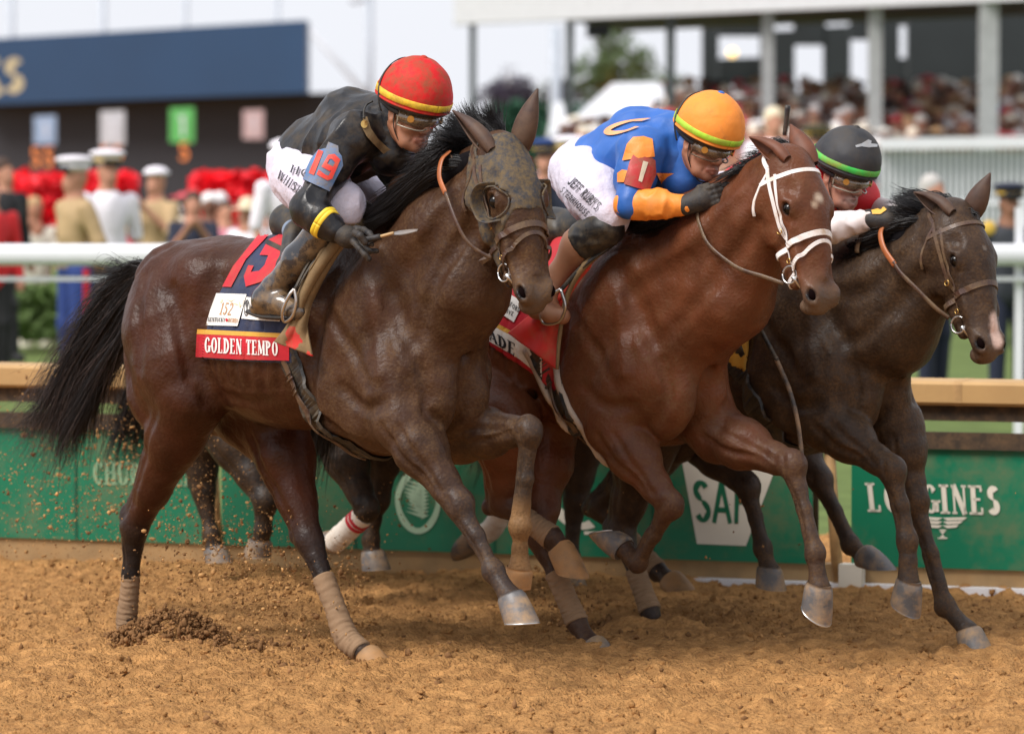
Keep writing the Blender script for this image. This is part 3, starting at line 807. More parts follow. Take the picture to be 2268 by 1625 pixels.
def foreleg(S, ln, sd, elbow, knee, fet, cor, z=0., body=(.1, .04, .02), leg=BLACK, fd=(.5, .5, .5), sc_=1.07, top=None):
    """points are world positions; elbow near the trunk"""
    sh = ln.L(1.22, .13 * sd, 1.12 + z) if top is None else top
    e, k, f, c = [np.asarray(v) for v in (elbow, knee, fet, cor)]
    d = _n(k - e); d2 = _n(f - k); fw = _n(np.cross(ln.n, d))
    if fw @ ln.h < 0: fw = -fw
    fw2 = _n(np.cross(ln.n, d2));
    if fw2 @ fw < 0: fw2 = -fw2
    q = sc_
    m = lambda a, b, t: a + (b - a) * t
    S.cap(sh, e, .12 * q, .10 * q, .06, body, fd[0])
    S.chain([e, m(e, k, .35), m(e, k, .75), k], (.095 * q, .088 * q, .052 * q, .046 * q), .03, m(np.array(body), np.array(leg), .35), fd[0])
    S.cap(m(e, k, -.05) + fw * .03, m(e, k, .45) + fw * .035, .068 * q, .05 * q, .03, body, fd[0])
    S.cap(m(e, k, .05) - fw * .045, m(e, k, .65) - fw * .02, .055 * q, .034 * q, .025, body, fd[0])
    # knee
    S.ell(k + fw * .008, np.array((.05, .047, .058)) * q, _orth(fw, _n(d + d2)), .022, leg, fd[1])
    S.cap(k - fw * .03 + d2 * -.0, k - fw * .028 + d2 * .03, .022 * q, .018 * q, .02, leg, fd[1])
    # cannon with tendon behind
    S.chain([k + d2 * .03, m(k, f, .5) + fw2 * .006, f], (.036 * q, .0245 * q, .029 * q), .02, leg, fd[1])
    S.chain([k + d2 * .06 - fw2 * .022, m(k, f, .5) - fw2 * .016, f - fw2 * .016], (.018 * q, .0165 * q, .02 * q), .014, leg, fd[1])
    for g in (1, -1):
        nn = ln.n * g * .05
        groove(S, [k + d2 * .06 + nn - fw2 * .008, m(k, f, .5) + nn - fw2 * .006, f - d2 * .03 + nn - fw2 * .008], .007, .0055, .008)
        groove(S, [m(e, k, .05) + nn * 1.6, m(e, k, .4) + nn * 1.4 - fw * .01, m(e, k, .8) + nn], .014, .008, .02)
        groove(S, [m(e, k, .15) + nn * 1.6 + fw * .045, m(e, k, .45) + nn * 1.4 + fw * .03, m(e, k, .85) + nn + fw * .015], .010, .005, .015)
        groove(S, [k - d2 * .02 + nn + fw * .02, k + d2 * .02 + nn + fw * .005], .012, .005, .012, 5)
    ridge(S, [m(e, k, .1) + ln.n * .1 + fw * .02, m(e, k, .35) + ln.n * .1 - fw * .0, m(e, k, .6) + ln.n * .07 + fw * .01, m(e, k, .9) + ln.n * .06 - fw * .01], .007, .0042, .007, col=m(np.array(body), np.array(leg), .5), dust=fd[0])
    S.ell(f, np.array((.036, .033, .040)) * q, _orth(fw2, d2), .02, leg, fd[2])
    S.ell(f - fw2 * .024 + d2 * .012, np.array((.018, .022, .024)) * q, _orth(fw2, d2), .016, leg, fd[2])
    S.chain([f, m(f, c, .5), c], (.030 * q, .026 * q, .041 * q), .02, leg, fd[2])
def hindleg(S, ln, sd, stifle, hock, fet, cor, z=0., body=(.1, .04, .02), leg=BLACK, fd=(.1, .2, .5), sc_=1.08, hip=None):
    hp = ln.L(.0, .14 * sd, 1.22 + z) if hip is None else hip
    st, h, f, c = [np.asarray(v) for v in (stifle, hock, fet, cor)]
    m = lambda a, b, t: a + (b - a) * t
    q = sc_
    d = _n(h - st); d2 = _n(f - h); bk = -_n(np.cross(ln.n, d2));
    if bk @ ln.h > 0: bk = -bk
    bk1 = -_n(np.cross(ln.n, d))
    if bk1 @ ln.h > 0: bk1 = -bk1
    md = m(np.array(body), np.array(leg), .5)
    S.chain([hp, m(hp, st, .6), st], (.19 * q, .165 * q, .115 * q), .07, body, fd[0])
    S.chain([ln.L(-.16, .12 * sd, 1.15 + z), m(ln.L(-.16, .12 * sd, 1.15 + z), m(st, h, .3) + bk1 * .07, .6), m(st, h, .35) + bk1 * .055], (.10 * q, .10 * q, .055 * q), .06, body, fd[0])
    S.chain([st, m(st, h, .3), m(st, h, .7), h], (.12 * q, .102 * q, .064 * q, .048 * q), .04, body, fd[0])
    S.cap(m(st, h, .1) + bk1 * .03, m(st, h, .6) + bk1 * .015, .085 * q, .055 * q, .04, body, fd[0])
    # achilles tendon and point of hock
    ph = h + bk * .052 - d2 * .045
    S.chain([m(st, h, .4) + bk1 * .06, ph], (.030 * q, .019 * q), .03, md, fd[0])
    S.ell(ph, np.array((.024, .024, .03)) * q, None, .025, leg, fd[1])
    S.chain([h, h + d2 * .07], (.05 * q, .036 * q), .025, leg, fd[1])
    S.cap(ph, h + d2 * .09 + bk * .02, .022 * q, .018 * q, .025, leg, fd[1])
    S.ell(h - bk * .012, np.array((.044, .04, .06)) * q, _orth(bk, d2), .02, leg, fd[1])
    S.chain([h + d2 * .04, m(h, f, .5), f], (.038 * q, .028 * q, .031 * q), .02, leg, fd[1])
    S.chain([h + d2 * .08 + bk * .02, m(h, f, .5) + bk * .018, f + bk * .016], (.018 * q, .017 * q, .02 * q), .014, leg, fd[1])
    for g in (1, -1):
        nn = ln.n * g * .05
        groove(S, [h + d2 * .08 + nn + bk * .006, m(h, f, .5) + nn + bk * .006, f - d2 * .03 + nn + bk * .008], .007, .0055, .008)
        groove(S, [m(st, h, .1) + nn * 2 + bk1 * .02, m(st, h, .45) + nn * 1.5 + bk1 * .02, m(st, h, .8) + nn], .016, .008, .022)
        groove(S, [m(st, h, .45) + nn * 1.2 + bk1 * .05, m(st, h, .75) + nn + bk1 * .04, h - d2 * .03 + nn + bk * .03], .012, .008, .016)
    S.ell(f, np.array((.037, .034, .042)) * q, _orth(bk, d2), .02, leg, fd[2])
    S.ell(f + bk * .024 + d2 * .012, np.array((.018, .022, .024)) * q, None, .016, leg, fd[2])
    S.chain([f, m(f, c, .5), c], (.031 * q, .027 * q, .041 * q), .02, leg, fd[2])
def leg_clip(a, b):
    """slab between two points"""
    a = np.asarray(a); b = np.asarray(b); d = _n(b - a); L = float((b - a) @ d)
    def f(Q):
        t = (Q - a) @ d; return np.maximum(-t, t - L)
    return f
def wrap(par, pts, rs, mt, vox=.005, name='leg_bandage', turns=11, amp=.0018, usecol=False):
    """bandage: a tube round the leg with spiral wrap ridges"""
    p = catmull(pts, 60); n = len(p); r = np.interp(np.linspace(0, 1, n), np.linspace(0, 1, len(rs)), rs)
    T = np.gradient(p, axis=0); T /= np.linalg.norm(T, axis=1)[:, None]; u = np.array([1., 0, 0]); V = []; seg = 32
    L = np.cumsum(np.r_[0, np.linalg.norm(np.diff(p, axis=0), axis=1)])
    for i in range(n):
        u = _n(u - T[i] * (u @ T[i])); v = np.cross(T[i], u)
        for k in range(seg):
            a = 2 * math.pi * k / seg
            t = (i / (n - 1)) * turns + a / (2 * math.pi) + .25 * math.sin(a * 2)
            q = r[i] + amp * (2 * ((t % 1.0)) - 1) + amp * .9 * math.sin(t * 9.7 + a * 3) * math.sin(a * 1.5 + i * .1)
            V.append(p[i] + (math.cos(a) * u + math.sin(a) * v) * q)
    F = [(i * seg + k, i * seg + (k + 1) % seg, (i + 1) * seg + (k + 1) % seg, (i + 1) * seg + k) for i in range(n - 1) for k in range(seg)]
    F.append(tuple(range(seg))[::-1]); F.append(tuple((n - 1) * seg + k for k in range(seg)))
    return mk(name, np.array(V), F, mt, par)

COAT = mat('coat', (1, 1, 1), rough=.35, spec=.20, var=.28, vscale=7, bump=.9, bscale=75, vcol=True, dirtcol=(.122, .066, .028), dscale=16, bdist=.0035, dthr=.50)
NOST = mat('nostril_shade_black', (.006, .003, .003), rough=.9, spec=.02, var=0)
HORN = mat('hoof_horn', (.105, .10, .10), rough=.45, var=.3, vscale=14, dirt=.75, dscale=10, dirtcol=(.42, .26, .12), bump=.3, bscale=60, dthr=.5)
HORN_TAN = mat('hoof_horn_muddy', (.27, .155, .07), rough=.6, var=.3, vscale=14, dirt=.8, dscale=9, dirtcol=(.40, .20, .07), bump=.3, bscale=60)
STEEL = mat('steel', (.55, .55, .55), rough=.3, metal=1, var=.1, dirt=.5, dthr=.55)
BRASS = mat('brass', (.65, .42, .14), rough=.35, metal=1, var=.1)
EYE = mat('eye_dark', (.006, .004, .003), rough=.12, var=.0, spec=.35)
HAIR = mat('black_hair', (.010, .009, .010), rough=.42, var=.4, vscale=30, spec=.45)
HAIRBED = mat('hair_bed', (.008, .007, .008), rough=.95, var=.3, vscale=30, spec=.05)
BANDAGE = mat('bandage_muddy', (.25, .155, .085), rough=.85, var=.18, vscale=8, dirt=.5, dirtcol=(.21, .13, .07), dscale=9, bump=.5, bscale=90, bdist=.003)
MANURE = None

# ---- first horse: dark bay with blinkers
H1 = Line(-1.2, 15.1, 46)
c1 = (.045, .0135, .0065); c1s = (.043, .0180, .0095); lg1 = (.022, .017, .016)
S1 = SDF(); h = H1.H; L = H1.L
horse_trunk(S1, H1, c1, cs=c1s)
HD1 = Head(h(1122, 322, 0), h(1196, 690, .03), (-.86, -.50, -.10), wx=1.06)
horse_neck(S1, H1, c1s, (h(905, 440), HD1.w(0, -.07, -.01)), (h(985, 520), HD1.w(0, -.10, .12)), (h(1030, 640), HD1.w(0, -.15, .20)), dust=.35)
HD1.build(S1, c1s, (.075, .05, .036), dust=.6)
# near fore
nf = dict(e=h(888, 930, .17), k=h(1015, 1118, .13), f=h(1092, 1262, .12), c=h(1131, 1322, .12))
foreleg(S1, H1, 1, nf['e'], nf['k'], nf['f'], nf['c'], body=c1s, leg=(.028, .021, .020), fd=(.42, .5, .42))
# far fore, knee lifted
ff = dict(e=h(1020, 960, -.16), k=h(1172, 950, -.16), f=h(1152, 1168, -.15), c=h(1150, 1262, -.16))
foreleg(S1, H1, -1, ff['e'], ff['k'], ff['f'], ff['c'], body=c1s, leg=(.028, .021, .018), fd=(.6, .5, 1.))
S1.spot(ff['f'], .13, (.25, .14, .06), .7, .5); S1.spot(ff['c'], .12, (.28, .155, .065), .7, .6)
# near hind, trailing
nh = dict(st=L(.10, .19, 1.02), h=h(300, 1168, .16), f=h(281, 1375, .16), c=h(288, 1425, .16))
hindleg(S1, H1, 1, h(425, 880, .19), nh['h'], nh['f'], nh['c'], body=c1, leg=(.014, .012, .012), fd=(.12, .1, .4))
# far hind, landing under the belly
fh = dict(h=h(684, 1195, -.12), f=h(768, 1412, -.10), c=h(812, 1452, -.10))
hindleg(S1, H1, -1, h(610, 930, -.15), fh['h'], fh['f'], fh['c'], body=c1, leg=(.016, .013, .013), fd=(.1, .1, .4))
# grooves: shoulder edge, chest cleft, flank fold, stifle line
S1.chain([L(1.45, -.005, 1.28), L(1.50, 0, 1.12), L(1.47, 0, .98), L(1.30, 0, .86)], (.012, .018, .016, .012), .03, op='s')
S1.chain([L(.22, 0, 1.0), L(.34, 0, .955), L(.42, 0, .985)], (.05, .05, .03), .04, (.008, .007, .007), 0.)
muscles(S1, H1, 0, (h(1030, 640), HD1.w(0, -.15, .20)), c1)
S1.chain([L(-.24, 0, 1.44), H1.H(345, 606, 0), H1.H(300, 650, 0)], (.06, .045, .022), .04, BLACK, 0.)   # dock
# ---- second horse: bright bay, white bridle
H2 = Line(-.30, 15.6, 46)
c2 = (.098, .0295, .0125); c2s = (.104, .0325, .0140); lg2 = (.035, .019, .015)
S2 = SDF(); h = H2.H; L = H2.L
horse_trunk(S2, H2, c2, cs=c2s, dz=-.02)
HD2 = Head(h(1768, 350, 0), h(1826, 694, .03), (-.74, -.66, -.12))
horse_neck(S2, H2, c2s, (h(1520, 470), HD2.w(0, -.07, -.01)), (h(1580, 550), HD2.w(0, -.10, .12)), (h(1615, 660), HD2.w(0, -.15, .20)), dust=.2)
HD2.build(S2, (.115, .038, .017), (.10, .07, .05), dust=.3)
nf2 = dict(e=h(1362, 950, .17), k=h(1482, 1120, .13), f=h(1412, 1246, .11), c=h(1380, 1212, .11))
foreleg(S2, H2, 1, nf2['e'], nf2['k'], nf2['f'], nf2['c'], body=c2s, leg=lg2, fd=(.35, .6, .5), z=-.02)
ff2 = dict(e=h(1590, 960, -.15), k=h(1755, 1030, -.15), f=h(1806, 1224, -.14), c=h(1812, 1297, -.14))
foreleg(S2, H2, -1, ff2['e'], ff2['k'], ff2['f'], ff2['c'], body=c2s, leg=(.04, .025, .02), fd=(.35, .6, .5), z=-.02)
hh2a = dict(h=h(1196, 1190, .12), f=h(1278, 1378, .12), c=h(1310, 1428, .12))
hindleg(S2, H2, -1, h(1205, 960, .0), hh2a['h'], hh2a['f'], hh2a['c'], body=c2, leg=(.04, .022, .018), fd=(.2, .3, .4), z=-.02)
hh2b = dict(h=h(1112, 1110, .26), f=h(1222, 1190, .22), c=h(1240, 1214, .2))
hindleg(S2, H2, 1, h(1120, 935, .30), hh2b['h'], hh2b['f'], hh2b['c'], body=c2, leg=(.04, .022, .018), fd=(.2, .3, .4), z=-.02)
muscles(S2, H2, -.02, (h(1615, 660), HD2.w(0, -.15, .20)), c2)
S2.chain([L(1.45, -.005, 1.26), L(1.50, 0, 1.10), L(1.47, 0, .96), L(1.30, 0, .84)], (.012, .018, .016, .012), .03, op='s')
S2.spot(HD2.w(.0, .055, .175), .030, (.62, .5, .38), .2, .6)
S2.spot(HD2.w(.02, .055, .20), .022, (.55, .42, .3), .2, .6)

# ---- third horse: nearly black, brown bridle
H3 = Line(.45, 16.1, 46)
c3 = (.026, .0155, .011); c3s = (.031, .0195, .0135); lg3 = (.030, .025, .024)
S3 = SDF(); h = H3.H; L = H3.L
horse_trunk(S3, H3, c3, cs=c3s, dz=-.05)
HD3 = Head(h(2132, 468, 0), h(2200, 800, .03), (-.76, -.64, -.06))
horse_neck(S3, H3, c3s, (h(1900, 560), HD3.w(0, -.07, -.01)), (h(1950, 640), HD3.w(0, -.10, .12)), (h(1985, 735), HD3.w(0, -.15, .20)), dust=.35)
HD3.build(S3, (.030, .018, .013), (.09, .06, .045), dust=.4)
nf3 = dict(e=h(1835, 935, .16), k=h(1975, 1042, .14), f=h(2011, 1196, .13), c=h(2012, 1288, .13))
foreleg(S3, H3, 1, nf3['e'], nf3['k'], nf3['f'], nf3['c'], body=c3s, leg=(.030, .023, .020), fd=(.5, .6, .6), z=-.05)
ff3 = dict(e=h(1985, 940, -.14), k=h(2026, 1110, -.15), f=h(2094, 1340, -.16), c=h(2143, 1398, -.16))
foreleg(S3, H3, -1, ff3['e'], ff3['k'], ff3['f'], ff3['c'], body=c3s, leg=(.030, .023, .020), fd=(.5, .6, .5), z=-.05)
hh3a = dict(h=h(1375, 1175, .16), f=h(1440, 1352, .20), c=h(1456, 1392, .20))
hindleg(S3, H3, 1, h(1440, 960, .16), hh3a['h'], hh3a['f'], hh3a['c'], body=c3, leg=(.03, .022, .02), fd=(.3, .3, .4), z=-.05)
hh3b = dict(h=h(1262, 1150, -.1), f=h(1330, 1300, -.1), c=h(1350, 1340, -.1))
hh3b = dict(h=h(1330, 1120, -.14), f=h(1455, 1262, -.14), c=h(1482, 1284, -.14))
hindleg(S3, H3, -1, h(1500, 950, -.14), hh3b['h'], hh3b['f'], hh3b['c'], body=c3, leg=(.03, .022, .02), fd=(.3, .3, .4), z=-.05)
muscles(S3, H3, -.05, (h(1985, 735), HD3.w(0, -.15, .20)), c3)
S3.chain([L(1.45, -.005, 1.23), L(1.50, 0, 1.07), L(1.47, 0, .93), L(1.30, 0, .81)], (.012, .018, .016, .012), .03, op='s')
S3.spot(HD3.w(0.0, .055, .17), .02, (.55, .5, .45), .2, .6)
for q in (.44, .47, .50, .53): S3.spot(HD3.w(-.012, .03, q), .035, (.62, .45, .38), .2, .5)
# ------------------------------------------------------------------ the setting
RLY = lambda X, b=0.: 17.62 - .329 * X + b
RDIR = _n([1, -.329, 0]); RNRM = np.array([RDIR[1], -RDIR[0], 0.]);  RNRM = RNRM if RNRM[1] < 0 else -RNRM
def fbm(Q, o=4, seed=0, g=.5):
    r = 0; a = 1.; f = 1.
    for i in range(o): r = r + a * noise3(Q * f, seed + i * 7); a *= g; f *= 2.07
    return r
M_DIRT = mat('track_dirt', (.48, .250, .092), rough=.95, var=.25, vscale=14, dirt=.8, dirtcol=(.24, .115, .042), dscale=11, dthr=.52, bump=1., bscale=70, bdist=.03, spec=.1, stretch=(1, 1, 1))
M_CLOD = mat('dirt_clod', (.21, .108, .046), rough=.95, var=.45, vscale=25, spec=.1, bump=.5, bscale=200)
M_CLOD2 = mat('dry_clod', (.45, .25, .10), rough=.95, var=.4, vscale=25, spec=.1)
xs = np.arange(-3.3, 3.3, .0155); ys = np.concatenate([np.arange(12.2, 19.6, .0175)])
gx, gy = np.meshgrid(xs, ys, indexing='ij'); Q = np.stack([gx, gy, gx * 0], -1)
def ground_z(Q):
    Q = Q.copy(); Q[..., 2] = 0
    z = .020 * noise3(Q * np.array([1.6, 1.3, 1]), 2) + .010 * noise3(Q * np.array([6, 5, 1]), 3)
    rid = 1 - np.abs(noise3(Q * np.array([11, 11, 1]) + .5, 4)) * 2
    z = z + .011 * rid * (noise3(Q * 2.3, 8) * .5 + .7) + .013 * noise3(Q * 24, 5) + .017 * np.maximum(noise3(Q * 38, 6), 0)
    return z
Z = ground_z(Q)
for (cx, cy, r, hh) in ((-1.33, 15.05, .26, .075), (-.42, 14.4, .2, .03), (.35, 14.8, .2, .03), (1.85, 15.0, .2, .02), (.55, 15.6, .2, .05), (-1.9, 14.6, .4, .02), (-.15, 14.1, .3, .02)):
    d = np.hypot((gx - cx), (gy - cy) * 1.0); Z += hh * np.exp(-(d / r) ** 2) * (.8 + .5 * noise3(Q * 9, 12))
HR = np.random.RandomState(4)
for i in range(70):                                   # hoof prints left by the field
    cx, cy = HR.uniform(-3, 3), HR.uniform(12.6, 17.6); a = -.75 + HR.normal(0, .2); u = (gx - cx) * math.cos(a) + (gy - cy) * math.sin(a); v_ = -(gx - cx) * math.sin(a) + (gy - cy) * math.cos(a)
    q = (u / .09) ** 2 + (v_ / .075) ** 2; Z += np.where(q < 9, -.034 * np.exp(-q * 1.3) + .020 * np.exp(-((np.sqrt(q) - 1.45) / .35) ** 2) * (.6 + .6 * noise3(Q * 14, 30)), 0)
V = np.stack([gx, gy, Z], -1).reshape(-1, 3); nx, ny = gx.shape
ii = np.arange(nx * ny).reshape(nx, ny)
F = np.stack([ii[:-1, :-1], ii[1:, :-1], ii[1:, 1:], ii[:-1, 1:]], -1).reshape(-1, 4)
tag(mk('track', V, F, M_DIRT), kind='structure')
tag(mk('ground', [(-400, -5, -.06), (400, -5, -.06), (400, 600, -.06), (-400, 600, -.06)], [(0, 1, 2, 3)], M_DIRT), kind='structure')
M_GRASS = mat('turf', (.095, .132, .036), rough=.9, var=.3, vscale=3, dirt=.5, dirtcol=(.12, .165, .045), dscale=2, bump=.6, bscale=60, spec=.15)
tag(mk('turf', [(-60, RLY(-60, .25), -.02), (60, RLY(60, .25), -.02), (60, 75, -.02), (-60, 75, -.02)], [(0, 1, 2, 3)], M_GRASS), kind='structure')

def rbox(m, X0, X1, b0, b1, z0, z1, mt=None, bev=0.):
    """box running along the rail between two X values, b = distance behind the rail's front line"""
    a = np.array([X0, RLY(X0), 0]); b = np.array([X1, RLY(X1), 0]); c = (a + b) / 2 - RNRM * (b0 + b1) / 2 + np.array([0, 0, (z0 + z1) / 2])
    m.box(c, (np.linalg.norm(b - a), abs(b1 - b0), z1 - z0), np.array([RDIR, -RNRM, (0, 0, 1.)]), mt, bev)
M_TANV = mat('tan_rail_cover', (.46, .28, .11), rough=.6, var=.10, vscale=3, dirt=.3, dirtcol=(.35, .2, .08), dscale=5)
M_DKB = mat('dark_rail_brown', (.035, .022, .012), rough=.8, dirt=.5, dirtcol=(.16, .09, .04), dscale=20)  # dark brown of the under rail, middle rail and braces
M_GRN = mat('green_vinyl', (.0, .155, .075), rough=.42, var=.06, vscale=2, dirt=.55, dirtcol=(.20, .14, .06), dscale=3, dthr=.56)
M_CREAM = mat('cream_print', (.66, .62, .52), rough=.5, var=.04)
M_FADE = mat('faded_print', (.20, .34, .20), rough=.5, var=.1)
M_WOODP = mat('wooden_post', (.42, .25, .10), rough=.7, var=.25, vscale=20)
M_BASE = mat('rail_base_board', (.30, .19, .085), rough=.8, var=.2, dirt=.6, dirtcol=(.40, .23, .09))
M_WPAINT = mat('white_paint', (.74, .75, .78), rough=.4, var=.03)
def railth():
    t = empty('rail_fence', 'tan topped outer rail with dark underside running behind the galloping horses', 'fence')
    m = MB(); rbox(m, -6, 5.5, -.02, .26, .825, .932, None, .014); m.build('top_rail', M_TANV, t, False)
    for X in (-2.15, -.9, 1.95):
        m = MB(); rbox(m, X, X + .035, -.0215, .2615, .8235, .9335, None, .015); m.build('rail_joint', M_WOODP, t, False)
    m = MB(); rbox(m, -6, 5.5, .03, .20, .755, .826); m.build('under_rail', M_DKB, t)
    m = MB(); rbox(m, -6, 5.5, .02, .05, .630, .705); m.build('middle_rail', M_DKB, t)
    m = MB(); rbox(m, -6, 5.5, .06, .14, -.05, .10); m.build('base_board', M_BASE, t)
    m = MB(); rbox(m, .75, 5.5, .00, .058, -.05, .022); m.build('white_kerb', M_WPAINT, t)
    for X in (-5.2, -3.3, -1.40, .45, 1.44, 3.2, 5.0):
        m = MB(); a = np.array([X - .03, RLY(X, .10), .76]); b = np.array([X + .02, RLY(X, .02), -.03])
        if X == .45: continue
        m.tube([a, b], .026, 8); m.build('post', M_WOODP, t, True)
    for X in (-3.0, -1.2, 1.36, 3.5):
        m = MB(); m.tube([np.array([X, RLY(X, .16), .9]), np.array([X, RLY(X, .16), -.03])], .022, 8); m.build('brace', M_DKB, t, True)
    m = MB(); rbox(m, 1.46, 1.56, -.02, .05, -.05, .11); m.build('foot_block', M_CREAM, t)
railth()
class PlaneS:
    def __init__(s, b): s.p0 = np.array([0, RLY(0), 0]) - RNRM * b
    def eval(s, Q): return (np.asarray(Q) - s.p0) @ RNRM
def banner(name_l, X0, X1):
    m = MB(); rbox(m, X0, X1, .045, .055, .10, .628); return tag(m.build('advertising_banner', M_GRN), name_l, 'banner', 'green banners along the rail')
BP = PlaneS(.0445)
M_SEAM = mat('seam_dark_green', (.0, .085, .04), rough=.6)
def seams(par, Xs):
    for X in Xs:
        m = MB(); rbox(m, X, X + .012, .0405, .0448, .10, .628); m.build('seam', M_SEAM, par)
B1 = banner('green banner with a faded name, left of the wooden post behind the tail', -6, -1.45)
B2 = banner('long green banner carrying a pale tapered shield with three green letters, behind the horses', -1.38, 1.33)
B3 = banner('green banner with a cream serif name over a winged hourglass, at the right', 1.50, 5.5)
seams(B1, (-2.9, -2.1)); seams(B2, (-.75, -.1, .62)); seams(B3, (2.9,))
zE = lambda L_: [(1181 + .4361 * x, 767.8 + .4361 * y) for x, y in L_]; zG = lambda L_: [(1618 + .3998 * x, 826.8 + .3998 * y) for x, y in L_]
sh_ = decal('logo_shield', BP, [zE([(752, 562), (1222, 640), (1080, 1010), (832, 1000)])], M_CREAM, B2, .002, 400)
M_GRN2 = mat('green_print', (.0, .12, .055), rough=.45)
decal('logo_lettering', BP, text2d('SAP', False, gap=-.02), M_GRN2, sh_, .004, 400, quad=zE([(800, 672), (1122, 700), (1108, 900), (818, 890)]))
decal('lettering', BP, text2d('LONGINES', True, .20, .08, .12), M_CREAM, B3, .003, 400, quad=zG([(750, 605), (1492, 622), (1500, 785), (768, 765)]))
wg = []
for g in (1, -1):
    for i, (y0, l) in enumerate(((.95, .5), (.78, .42), (.60, .34))): wg.append([(.5, y0), (.5 + g * l, y0 + .05), (.5 + g * (l - .06), y0 - .08), (.5 + g * .1, y0 - .12)])
wg += [[(.42, .42), (.58, .42), (.55, .36), (.45, .36)], [(.44, .34), (.56, .34), (.5, .2)], [(.5, .2), (.57, .04), (.43, .04)], [(.40, .06), (.60, .06), (.6, 0), (.4, 0)]]
decal('winged_emblem', BP, wg, M_CREAM, B3, .003, 400, quad=zG([(1040, 790), (1310, 795), (1305, 915), (1045, 915)]))
decal('lettering', BP, text2d('CHURCHILL', True, .2, .08, .06), M_FADE, B1, .003, 400, quad=[(205, 1020), (430, 1028), (430, 1078), (205, 1072)])
decal('lettering', BP, text2d('DOWNS', True, .2, .08, .06), M_FADE, B2, .003, 400, quad=[(540, 1030), (700, 1036), (700, 1074), (540, 1070)])
ov = _arc(.5, .5, .5, .5, 0, 360, .10, .08, 30)
for i in range(9):
    a = i * .7; ov.append([(.5 + .1 * math.cos(a), .25 + i * .06), (.2 + .05 * math.sin(a), .35 + i * .06), (.75, .3 + i * .06), (.55, .22 + i * .06)])
decal('round_emblem', BP, ov, mat('pale_green_print', (.36, .52, .36), rough=.5), B2, .003, 400, quad=[(874, 1036), (978, 1042), (974, 1184), (876, 1180)])
decal('swoosh_emblem', BP, _arc(.5, .9, .5, .7, 190, 300, .12, .2, 16) + [_seg(.55, .1, 1, .14, .1)], M_CREAM, B2, .003, 400, quad=[(1225, 1110), (1350, 1116), (1350, 1190), (1225, 1184)])

# white turf rail
t = empty('turf_rail', 'white rail on the far side of the turf, in front of the standing marines', 'fence')
m = MB(); m.box((0, 27, 1.27), (40, .12, .148), None, None, .03); m.build('top_rail', M_WPAINT, t, True)
m = MB(); m.box((0, 27.05, 1.10), (40, .05, .03)); m.build('lower_rail', M_WPAINT, t)
for X in (-9, -5.4, 3.56, 7.1):
    m = MB(); m.box((X, 27.1, .8), (.055, .06, 1.6)); m.build('post', M_WPAINT, t)

# tote board
t = empty('tote_board', 'long navy and charcoal tote board with lit number panels, behind the marines', 'board')
M_NVB = mat('navy_panel', (.010, .042, .105), rough=.5, var=.12, vscale=.3)
M_CHAR = mat('charcoal_panel', (.022, .022, .028), rough=.7, var=.1)
def quadbox(pxs, Y, mt, name, par, th=.6, Y2=None):
    (x0, y0), (x1, y1), (x2, y2), (x3, y3) = pxs; Y2 = Y if Y2 is None else Y2
    f = [P(x0, y0, Y), P(x1, y1, Y2), P(x2, y2, Y2), P(x3, y3, Y)]; b = [p + np.array([0, th, 0]) for p in f]
    return mk(name, np.array(f + b), [(0, 3, 2, 1), (4, 5, 6, 7), (0, 1, 5, 4), (1, 2, 6, 5), (2, 3, 7, 6), (3, 0, 4, 7)], mt, par, False)
NP = quadbox([(-60, 89), (678, 45), (678, 206), (-60, 234)], 94, M_NVB, 'name_panel', t, 1.5, 88)
quadbox([(-60, 232), (762, 204), (762, 470), (-60, 470)], 95.2, M_CHAR, 'lower_panel', t, 1.5, 89)
class YP:
    def __init__(s, Y): s.Y = Y
    def eval(s, Q): return s.Y - np.asarray(Q)[..., 1]
class YP2:
    def eval(s, Q): Q = np.asarray(Q); return -(Q[..., 1] - (94 - (Q[..., 0] + 12.9) * (6 / 8.3))) * .8
def flatsign(name, polys, Y, mt, par, quad=None):
    ps = [quadmap(quad, np.asarray(p, float)) for p in polys] if quad is not None else polys
    o = None
    V = []; F = []
    for p in ps:
        b = len(V); V += [P(x, y, Y) for x, y in p]; F.append(tuple(range(b, b + len(p)))[::-1])
    return mk(name, np.array(V), F, mt, par, False)
flatsign('lettering', text2d('KS', True, .2, .09, .05), 88, M_GOLDT, NP, quad=[(-45, 132), (58, 128), (58, 205), (-45, 210)]) if False else None
M_GOLDT = mat('gold_sign', (.55, .46, .28), rough=.5)
flatsign('lettering', text2d('KS', True, .24, .10, .05), 87.9, M_GOLDT, NP, quad=[(-50, 134), (56, 126), (56, 206), (-50, 212)])
def glow(name, c, e): return mat(name, c, rough=.5, var=0, emit=e)
for i, (x0, y0, x1, y1, c) in enumerate(((75, 258, 124, 320, (.42, .55, .78)), (222, 247, 276, 322, (.75, .75, .80)), (376, 240, 430, 316, (.16, .62, .16)), (538, 245, 584, 308, (.72, .5, .5)))):
    fp = flatsign('number_panel', [[(x0, y0), (x1, y0 - 2), (x1, y1), (x0, y1)]], 86.5, glow('lit_panel', tuple(v * .6 for v in c), .2), t)
    flatsign('digit', text2d('1', False), 86.4, glow('digit_glow', (.6, .6, .65), .2), fp, quad=[(x0 + 16, y0 + 14), (x1 - 16, y0 + 14), (x1 - 16, y1 - 14), (x0 + 16, y1 - 14)])
for x0, y0, x1, y1 in ((68, 326, 92, 370), (96, 326, 120, 370), (222, 322, 244, 360), (250, 322, 272, 360), (396, 316, 420, 356)):
    flatsign('odds_digit', text2d('5', False), 86.5, glow('amber_digit', (.55, .16, .04), .8), t, quad=[(x0, y0), (x1, y0), (x1, y1), (x0, y1)])

